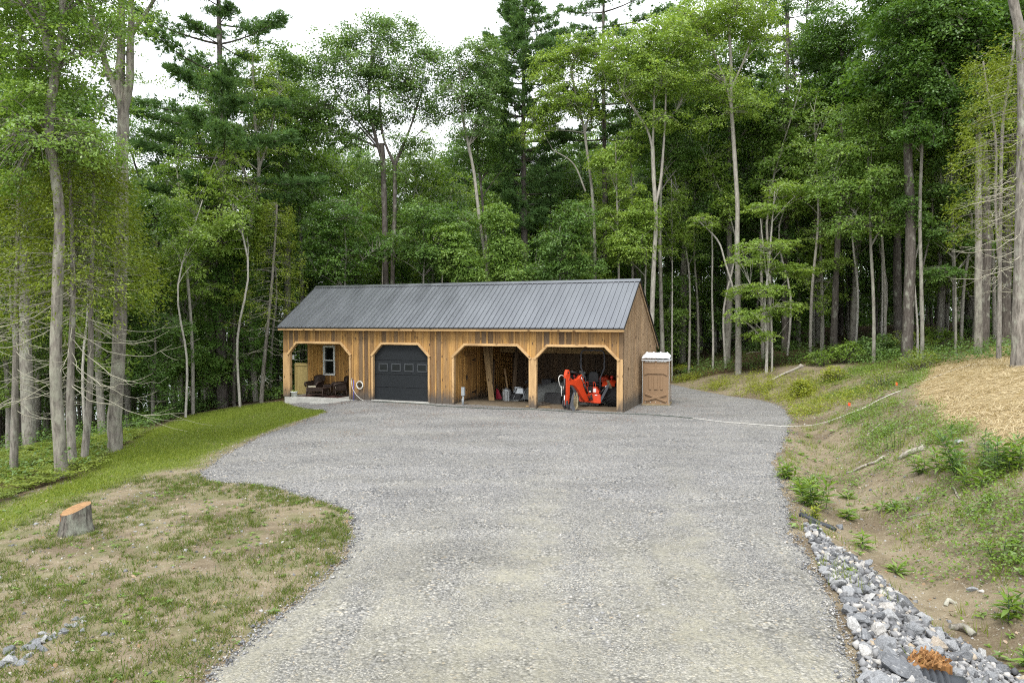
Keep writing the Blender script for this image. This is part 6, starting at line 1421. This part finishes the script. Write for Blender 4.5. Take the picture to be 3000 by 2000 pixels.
tree('layered maple with level yellow-green sprays around two thin white stems', [([(2246, 1008), (2240, 900), (2252, 780), (2262, 651), (2270, 560)], 9, 4), ([(2262, 1000), (2255, 880), (2240, 760), (2228, 640)], 6, 3, True)], 38,
     [(2250, 720, 110, 22), (2200, 760, 80, 22), (2310, 790, 80, 22), (2230, 850, 100, 22), (2300, 900, 80, 22), (2200, 920, 80, 22), (2250, 610, 80, 22), (2300, 560, 80, 30), (2230, 980, 60, 16)], 280, 20, 28, .14, .48, 'yellow', 'bark_birch', 'maple_sapling', flat=.035)
tree('tall pale straight trunk that forks high up, second big trunk right of the toilet', [([(2340, 1014), (2339, 860), (2336, 600), (2334, 450), (2331, 357), (2330, 310)], 14, 10), ([(2331, 330), (2326, 204), (2303, 51), (2290, -60)], 8, 4, False), ([(2331, 320), (2356, 214), (2362, 80), (2370, -60)], 7, 3, False)], gnd(2340, 1014)[1],
     [(2320, 130, 60, 40), (2300, -40, 150, 70), (2400, -30, 120, 70), (2380, 110, 60, 40), (2290, 200, 40, 25)], 230, 18, 28, .14, .5, 'light', 'bark_pale', flat=.09)
S = [stem_px([(2300, 975), (2303, 753), (2304, 500), (2306, 255), (2307, 60), (2308, -90)], 45, 20, 7)]
tb, cr = pine_parts(S[0][0], S[0][1], 16.5, ([0, .5, 1], [3.0, 3.0, .4]), .8, 4, 30, .30, up=.05)
for z in np.arange(8.5, 18, .28):
    a = RND.uniform(0, 6.28); l = RND.uniform(1.2, 3.4); j = int(np.argmin(np.abs(S[0][0][:, 2] - z))); c = S[0][0][j]; e = c + np.array([math.cos(a) * l, math.sin(a) * l, RND.uniform(-.1, .45) * l]); tb.tube(bez(c, e, (c + e) / 2 - np.array([0, 0, .15 * l]), 6), np.linspace(.04, .008, 6), 4)
place('white_pine', 'dark pine trunk with many bare side branches behind the second big trunk', 'tree', tuple(S[0][0][0]), tb, cr, 'pine', 'bark_dark', FOR)
tree('dark brown slanting trunk in the shade left of the leafy oak', [([(2443, 967), (2450, 800), (2456, 651), (2462, 500), (2468, 300), (2466, 100)], 20, 10)], 42, [(2440, 100, 110, 80), (2500, 200, 80, 60), (2420, 250, 70, 60)], 230, 16, 28, .17, .6, 'dark', 'bark_dark')
tree('mid-grey straight trunk deep between the two pale trunks and the oak', [([(2382, 960), (2386, 700), (2388, 400), (2389, 150)], 11, 7)], 46, [(2390, 150, 90, 70), (2430, 300, 60, 50), (2360, 330, 60, 50)], 200, 14, 28, .17, .6, 'mid', 'bark_grey')
tree('thin brown sapling trunk at the bank crest left of the oak', [([(2484, 993), (2483, 850), (2481, 700), (2480, 560)], 7, 4)], gnd(2484, 993)[1] + .4, [(2500, 720, 60, 22), (2460, 640, 60, 25), (2520, 820, 50, 20)], 80, 8, 26, .13, .45, 'light', 'bark_grey', flat=.05)
tree('leafy light green oak with a broad low crown at the right of the woods', [([(2560, 975), (2558, 850), (2550, 700), (2548, 560), (2540, 420)], 11, 5), ([(2552, 720), (2620, 600), (2660, 520)], 6, 3, False), ([(2550, 680), (2470, 580), (2440, 520)], 6, 3, False)], 36,
     [(2540, 350, 110, 75), (2470, 440, 100, 65), (2610, 430, 105, 70), (2550, 540, 140, 75), (2430, 560, 80, 55), (2660, 570, 75, 60), (2590, 650, 105, 45), (2480, 655, 80, 40)], 440, 26, 30, .16, .55, 'light', 'bark_grey', 'oak_tree', flat=.13)
tree('wavy white birch standing at the crest under the leafy oak', [([(2583, 992), (2578, 900), (2585, 820), (2576, 740), (2573, 651), (2580, 560)], 9, 5)], gnd(2583, 992)[1], [(2560, 760, 80, 25), (2620, 820, 70, 22), (2530, 850, 60, 20), (2610, 900, 55, 15), (2530, 720, 60, 20)], 150, 12, 28, .13, .45, 'light', 'bark_birch', 'birch_tree', flat=.045)
tree('stout mottled trunk leaning left under the dark maple', [([(2655, 975), (2652, 850), (2640, 740), (2627, 661), (2616, 520), (2616, 383), (2601, 150), (2601, 0)], 15, 7)], gnd(2655, 985)[1] + 1.0, [(2620, 60, 70, 50), (2630, 260, 40, 50)], 110, 10, 26, .15, .5, 'mid', 'bark_oak')
tree('slim spotted birch between the leaning trunk and the straight grey trunk', [([(2688, 965), (2680, 850), (2672, 750), (2667, 676), (2660, 560)], 7, 4)], 34.5, [(2660, 600, 50, 30), (2690, 640, 50, 25)], 60, 8, 26, .14, .45, 'mid', 'bark_birch', 'birch_tree', flat=.06)
tree('straight smooth grey trunk right of the spotted birch', [([(2702, 965), (2698, 800), (2695, 625), (2700, 450), (2705, 250)], 11, 7)], 34, [(2720, 250, 80, 60), (2690, 380, 60, 50)], 140, 12, 28, .15, .55, 'dark', 'bark_grey')
tree('white birch leaning steeply to the left above the straw slope', [([(2890, 962), (2862, 900), (2830, 850), (2790, 790), (2759, 738), (2740, 690)], 9, 5)], gnd(2890, 975)[1] + .5, [(2740, 660, 60, 35), (2770, 720, 55, 25), (2720, 720, 40, 25), (2800, 800, 40, 15)], 110, 10, 28, .13, .45, 'mid', 'bark_birch', 'birch_tree', flat=.06)
tree('broad dark green maple filling the upper right of the woods', [([(2866, 960), (2866, 700), (2866, 510), (2866, 316), (2850, 180)], 22, 14), ([(2866, 400), (2800, 260), (2740, 150)], 11, 4, False), ([(2866, 380), (2920, 230), (2950, 120)], 10, 4, False)], 33,
     [(2780, 90, 140, 90), (2690, 180, 100, 80), (2880, 160, 120, 90), (2760, 290, 130, 70), (2850, 330, 100, 60), (2960, 80, 100, 90), (2640, 60, 90, 70), (2700, 390, 80, 50)], 640, 30, 30, .16, .58, 'dark', 'bark_oak', 'maple_tree', flat=.12)
tree('layered dark sapling with level sprays under the dark maple', [([(2800, 965), (2798, 800), (2792, 640), (2786, 480)], 8, 3)], 35, [(2790, 480, 70, 25), (2760, 560, 80, 25), (2830, 600, 80, 25), (2770, 680, 90, 25), (2850, 720, 70, 25), (2760, 800, 70, 22)], 200, 14, 28, .15, .5, 'mid', 'bark_grey', 'maple_sapling', flat=.05)
Yr_ = 22.0
S = [stem_px([(2987, 1000), (2990, 850), (2993, 700), (2996, 500), (2998, 300), (2990, 120), (2968, 0), (2940, -140)], Yr_, 44, 22)]
tb, cr, dd_ = cedar_parts(S, 8.0, 12.5, 2.0, 160, 26, .085, 64, (4.8, 9.6), (.8, 2.3), bare_r=.011)
place('cedar_tree', 'big pale dead-branched trunk at the right frame edge above the straw', 'tree', tuple(S[0][0][0]), tb, cr, 'cedar', 'bark_cedar', FOR, dd_)
S = [stem_px([(2927, 975), (2929, 800), (2930, 638), (2938, 357), (2963, 204), (2975, 60)], 26.5, 13, 7), stem_px([(2926, 760), (2917, 600), (2917, 408), (2895, 280), (2880, 180)], 26.5, 9, 5, False)]
tb, cr, dd_ = cedar_parts(S, 6.8, 13.4, 1.6, 380, 30, .09, 44, (4.6, 9.0), (.8, 2.0), bare_r=.009)
place('cedar_tree', 'two-stemmed cedar with yellowish sprays just left of the big pale trunk', 'tree', tuple(S[0][0][0]), tb, cr, 'cedar', 'bark_cedar', FOR, dd_)
m = MB()
for i in range(5):
    a = i * 1.2; m.tube([(0, 0, .25), (math.cos(a) * .3, math.sin(a) * .3, .22), (math.cos(a) * .55, math.sin(a) * .5, .05 + .1 * (i % 2)), (math.cos(a + .3) * .7, math.sin(a + .3) * .65, -.05)], [.10, .08, .05, .03], 7)
g = gnd(2950, 997); o = m.build('exposed_roots', M['bark_dark']); o.location = g; tagp(o, 'tangle of exposed dark roots beside the big pale trunk', 'roots')

# --- the woods behind, copies of a few kinds
def archetype(h, cr_r, z0, ncl, leaf, bk_, name, label, lean=.3, ls=.19, k=62, nb=7, sr=.66, flat=.11, thin=1.0):
    ncl = int(ncl * 1.3)
    P = np.array([[0, 0, -.4], [RND.gauss(0, .1), RND.gauss(0, .1), h * .25], [RND.gauss(0, lean), RND.gauss(0, lean), h * .55], [RND.gauss(0, lean * 1.5), RND.gauss(0, lean * 1.5), h * .92]]); r0 = (.0085 * h + .03) * thin
    S = [spline(P, np.array([r0 * 1.2, r0, r0 * .75, .03]), 4)]; B = []
    for i in range(nb):
        q = (i + .5) / nb; z = z0 + (h - z0) * q; a = i * 2.4; w = cr_r * (1 - abs(q - .45) * .9); c = np.array([math.cos(a) * w * .5, math.sin(a) * w * .5, z]) + P[-1] * [.6 * q, .6 * q, 0]; B.append((c, np.array([w * .75, w * .75, (h - z0) / nb * .95])))
    tb, cr = hardwood(S, B, ncl, 14, k, ls, sr, flat, sides=7)
    o = thing(name, label, 'tree', (0, 0, 0), 0, 'trees deep in the woods'); tb.mesh('trunk', M[bk_], o, np.zeros(3)); cr.mesh('crown', L[leaf], o, np.zeros(3)); return o
AR = [archetype(19, 3.4, 8.5, 330, 'mid', 'bark_grey', 'hardwood_tree', 'mid-green hardwood standing deep in the woods behind the front row of trees'),
      archetype(21, 3.2, 10, 320, 'dark', 'bark_dark', 'hardwood_tree', 'dark green hardwood standing deep in the woods behind the front row of trees'),
      archetype(18, 3.0, 8, 300, 'light', 'bark_grey', 'hardwood_tree', 'light green hardwood standing deep in the woods behind the front row of trees'),
      archetype(22, 3.6, 11, 340, 'dark', 'bark_oak', 'hardwood_tree', 'tall dark rough-barked hardwood deep in the woods'),
      archetype(17, 2.6, 9, 230, 'grey', 'bark_pale', 'hardwood_tree', 'slim pale-barked hardwood deep in the woods behind the front row')]
SP = [archetype(7.5, 2.3, 1.4, 170, 'mid', 'bark_grey', 'understory_tree', 'leafy mid-green understory tree inside the dark woods', .2, .14, 46, 8, .7, .07),
      archetype(6.0, 2.0, 1.2, 140, 'light', 'bark_pale', 'understory_tree', 'light green understory tree inside the dark woods', .2, .135, 46, 7, .65, .06),
      archetype(9.5, 2.4, 2.0, 200, 'dark', 'bark_dark', 'understory_tree', 'dark green understory tree inside the dark woods', .2, .14, 46, 9, .7, .08)]
SL = [archetype(14, 2.1, 3.2, 230, 'light', 'bark_grey', 'slender_tree', 'slender light-green tree leafed from low down among the front trunks', .35, .135, 48, 11, .62, .08),
      archetype(12, 1.9, 2.6, 170, 'yellow', 'bark_pale', 'slender_tree', 'slender yellow-green tree leafed from low down among the front trunks', .35, .16, 48, 10, .6, .07),
      archetype(16, 2.3, 4.0, 200, 'mid', 'bark_grey', 'slender_tree', 'slender mid-green tree leafed from low down among the front trunks', .35, .18, 48, 11, .65, .09)]
TB_ = [archetype(13, 1.5, 7.5, 90, 'yellow', 'bark_birch', 'birch_tree', 'thin pale-stemmed birch among the front trunks of the woods', .45, .14, 44, 6, .5, .07, thin=.42),
       archetype(15, 1.7, 9.0, 100, 'light', 'bark_pale', 'slender_tree', 'thin pale bare-stemmed pole tree among the front trunks', .4, .15, 44, 6, .5, .07, thin=.55)]
def conifer(h, rad, name, label):
    P, R_ = spline(np.array([[0, 0, -.4], [.05, 0, h * .5], [0, .05, h]]), np.array([.012 * h, .008 * h, .01]), 5)
    tb, cr, dd_ = cedar_parts([(P, R_)], h * .16, h * .98, rad, 420, 34, .12, 9, (.5, h * .3), (.8, 1.6), 7); o = thing(name, label, 'tree', (0, 0, 0), 0, 'trees deep in the woods')
    tb.mesh('trunk', M['bark_dark'], o, np.zeros(3)); cr.mesh('crown', L['dark'], o, np.zeros(3)); dd_.mesh('dead_branches', M['bark_dark'], o, np.zeros(3)); return o
CF = [conifer(8, 1.8, 'hemlock_tree', 'dark drooping evergreen deep in the woods'), conifer(11, 2.1, 'hemlock_tree', 'tall dark drooping evergreen deep in the woods')]
used = set()
def plant(src, x, y, s):
    z = hz1(x, y)
    if src.name not in used: used.add(src.name); o = src
    else:
        o = src.copy(); COL.objects.link(o)
        for ch in src.children: c = ch.copy(); COL.objects.link(c); c.parent = o
    o.location = (x, y, z); o.rotation_euler = (0, 0, RND.uniform(0, 6.28)); o.scale = (s, s, s * RND.uniform(.92, 1.1))
pts_ = []
def spots(n, x0, x1, y0, y1, gap_, cond=lambda x, y: True):
    out = []; t_ = 0
    while len(out) < n and t_ < 8000:
        t_ += 1; x = RND.uniform(x0, x1); y = RND.uniform(y0, y1)
        if not cond(x, y) or any((x - a) ** 2 + (y - b) ** 2 < gap_ ** 2 for a, b in pts_): continue
        pts_.append((x, y)); out.append((x, y))
    return out
inview = lambda x, y: abs(x) < y * .80 + 5
for x, y in spots(80, 10, 80, 44, 96, 3.0, inview): plant(RND.choice([AR[0], AR[1], AR[1], AR[3], AR[3], AR[4]]), x, y, RND.uniform(.85, 1.2))
for x, y in spots(40, -18, 12, 50, 92, 3.2): plant(RND.choice(AR), x, y, RND.uniform(.72, .98))
for x, y in spots(56, -66, -14, 36, 88, 3.0, inview): plant(RND.choice([AR[0], AR[1], AR[1], AR[2], AR[4]]), x, y, RND.uniform(.75, 1.05))
for x, y in spots(12, 16, 40, 27, 44, 3.0, lambda x, y: x > 17.5 + (y < 33) * 3): plant(RND.choice([AR[1], AR[3]]), x, y, RND.uniform(.9, 1.1))
for x, y in spots(42, 9, 56, 43, 72, 2.2, lambda x, y: inview(x, y) and y > 44 - x * .1): plant(RND.choice([SP[0], SP[2], SP[2], SP[1]]), x, y, RND.uniform(.6, 1.05))
for x, y in spots(34, -13, 10, 43.5, 62, 2.2): plant(RND.choice(SP), x, y, RND.uniform(.75, 1.15))
for x, y in spots(40, -50, -15, 30, 62, 2.4, lambda x, y: inview(x, y) and x < -13 - (y < 34) * 3): plant(RND.choice(SP), x, y, RND.uniform(.6, 1.0))
for x, y in spots(16, -40, -13.5, 36, 54, 2.6, inview): plant(RND.choice(CF), x, y, RND.uniform(.8, 1.1))
for x, y in spots(12, -12, 9, 43, 52, 2.6): plant(RND.choice(CF), x, y, RND.uniform(.7, .95))
for x, y in spots(14, 14, 50, 45, 70, 2.6, inview): plant(RND.choice(CF), x, y, RND.uniform(.7, 1.0))
for x, y in spots(20, 10, 32, 39, 50, 2.2, lambda x, y: y > 45 - x * .12): plant(RND.choice(SL), x, y, RND.uniform(.75, 1.1))
for x, y in spots(16, -13, 9, 43.2, 52, 2.2): plant(RND.choice(SL), x, y, RND.uniform(.85, 1.2))
for x, y in spots(16, -34, -14, 30, 46, 2.4, lambda x, y: inview(x, y) and x < -13.5 - (y < 36) * 2): plant(RND.choice(SL), x, y, RND.uniform(.75, 1.1))
for x, y in spots(14, -14, 12, 50, 64, 2.6): plant(RND.choice([AR[0], AR[2], AR[4]]), x, y, RND.uniform(.85, 1.05))
for x, y in spots(14, -34, -15, 25, 40, 3.2, lambda x, y: inview(x, y) and x < -14.5 - (y < 32) * 3): plant(RND.choice([AR[0], AR[2], AR[2], AR[4]]), x, y, RND.uniform(.85, 1.1))
for x, y in spots(9, -17, -5, 45, 56, 2.6): plant(RND.choice([AR[0], AR[2], AR[3]]), x, y, RND.uniform(.95, 1.12))
for x, y in spots(8, 9, 30, 43, 56, 2.6): plant(RND.choice([AR[0], AR[2]]), x, y, RND.uniform(.95, 1.15))
for x, y in spots(26, 9, 30, 37, 47, 1.4, lambda x, y: y > 44.5 - x * .22): plant(RND.choice(TB_), x, y, RND.uniform(.8, 1.15))
for x, y in spots(8, -12, 9, 43, 49, 1.6): plant(RND.choice(TB_), x, y, RND.uniform(.9, 1.15))
for x, y in spots(9, -26, -13, 28, 42, 1.8, lambda x, y: inview(x, y) and x < -13 - (y < 34)): plant(RND.choice(TB_), x, y, RND.uniform(.8, 1.05))
for x, y in spots(8, -22, -11, 41, 52, 2.4): plant(RND.choice([AR[0], AR[2]]), x, y, RND.uniform(1.0, 1.15))
for s_ in AR + SP + CF + SL + TB_:
    if s_.name not in used: plant(s_, 30 + RND.uniform(0, 20), 80, .9)
# far woods that read as one mass
n = 5200; x = rng.uniform(-60, 150, n); y = rng.uniform(94, 130, n); ok = np.abs(x) < y * .95; x, y = x[ok], y[ok]
zt = np.where(x > -28, rng.uniform(0, 1, len(x)) ** 1.3 * 15, -99); ok = zt > -50; x, y, zt = x[ok], y[ok], zt[ok]
C = np.column_stack([x, y, hz(x, y) + zt]); V, Fq, rn = leaf_cloud(C, unit(rng.normal(size=C.shape)), 16, 1.7, .5, .62)
tagp(np_mesh('far_woods', V, Fq, L['dark'], rnd=rn), label='far woods behind the trees reading as one dark green mass', kind='stuff')
n = 5200; x = rng.uniform(-75, 75, n); y = rng.uniform(66, 92, n); C = np.column_stack([x, y, hz(x, y) + rng.random(n) ** 1.2 * 7]); V, Fq, rn = leaf_cloud(C, unit(rng.normal(size=C.shape)), 18, 1.1, .35, .38)
tagp(np_mesh('thicket', V, Fq, L['dark'], rnd=rn), label='dense dark thicket low between the trunks deep in the woods', kind='stuff')
n = 2200; x = rng.uniform(-420, -20, n); y = 250 + rng.uniform(0, 40, n) + x * -.1; C = np.column_stack([x, y, -9.4 + rng.random(n) ** 1.3 * 13]); V, Fq, rn = leaf_cloud(C, unit(rng.normal(size=C.shape)), 10, 3.2, .9, 1.3)
tagp(np_mesh('far_shore_woods', V, Fq, L['mid'], rnd=rn), label='distant wooded shore beyond the lake at the left', kind='stuff')
# ---------------------------------------------------------------- light, sky, camera
w = bpy.data.worlds.new('World'); sc.world = w; w.use_nodes = True; nt = w.node_tree; nt.nodes.clear()
o_ = nt.nodes.new('ShaderNodeOutputWorld'); bg = nt.nodes.new('ShaderNodeBackground'); sky = nt.nodes.new('ShaderNodeTexSky'); sky.sky_type = 'NISHITA'; sky.sun_disc = False
EL, AZ = math.radians(58), math.radians(200)
sky.sun_elevation = EL; sky.sun_rotation = AZ; sky.air_density = 1.0; sky.dust_density = 4.0; sky.ozone_density = 1.0
tc = nt.nodes.new('ShaderNodeTexCoord'); nz = nt.nodes.new('ShaderNodeTexNoise'); nz.inputs['Scale'].default_value = 2.2; nz.inputs['Detail'].default_value = 6
mp = nt.nodes.new('ShaderNodeMapping'); mp.inputs['Scale'].default_value = (1, 1, 2.5); nt.links.new(tc.outputs['Generated'], mp.inputs[0]); nt.links.new(mp.outputs[0], nz.inputs['Vector'])
cr_ = nt.nodes.new('ShaderNodeValToRGB'); cr_.color_ramp.elements[0].position = .3; cr_.color_ramp.elements[0].color = (7.6, 7.9, 8.3, 1); cr_.color_ramp.elements[1].position = .7; cr_.color_ramp.elements[1].color = (9.6, 9.8, 10.0, 1)
nt.links.new(nz.outputs['Fac'], cr_.inputs[0])
mx = nt.nodes.new('ShaderNodeMix'); mx.data_type = 'RGBA'; mx.inputs[0].default_value = .88; nt.links.new(sky.outputs[0], mx.inputs[6]); nt.links.new(cr_.outputs[0], mx.inputs[7])
nt.links.new(mx.outputs[2], bg.inputs['Color']); bg.inputs['Strength'].default_value = .11; nt.links.new(bg.outputs[0], o_.inputs[0])
sl = bpy.data.lights.new('sun', 'SUN'); sl.energy = 1.5; sl.angle = math.radians(18); sl.color = (1.0, .96, .90)
so = bpy.data.objects.new('sun', sl); COL.objects.link(so)
dv = Vector((math.sin(AZ) * math.cos(EL), math.cos(AZ) * math.cos(EL), math.sin(EL))); so.rotation_euler = dv.to_track_quat('Z', 'Y').to_euler()
cam = bpy.data.cameras.new('camera'); cam.sensor_width = 36; cam.lens = F / 3000 * 36; cam.clip_start = .1; cam.clip_end = 3000
co_ = bpy.data.objects.new('camera', cam); COL.objects.link(co_); co_.location = (0, 0, CZ); co_.rotation_euler = (math.pi / 2 - PITCH, 0, 0); sc.camera = co_
sc.view_settings.view_transform = 'Standard'; sc.view_settings.look = 'None'; sc.view_settings.gamma = 1; sc.view_settings.exposure = 1.3
sc.render.resolution_x, sc.render.resolution_y = 1024, 682
cy = sc.cycles; cy.max_bounces = 7; cy.diffuse_bounces = 4; cy.glossy_bounces = 2; cy.transmission_bounces = 4; cy.transparent_max_bounces = 4; cy.caustics_reflective = False; cy.caustics_refractive = False
cy.use_adaptive_sampling = True; cy.adaptive_threshold = .01; cy.sample_clamp_indirect = 6
cy.use_denoising = False; cy.pixel_filter_type = 'BLACKMAN_HARRIS'; cy.filter_width = 1.15
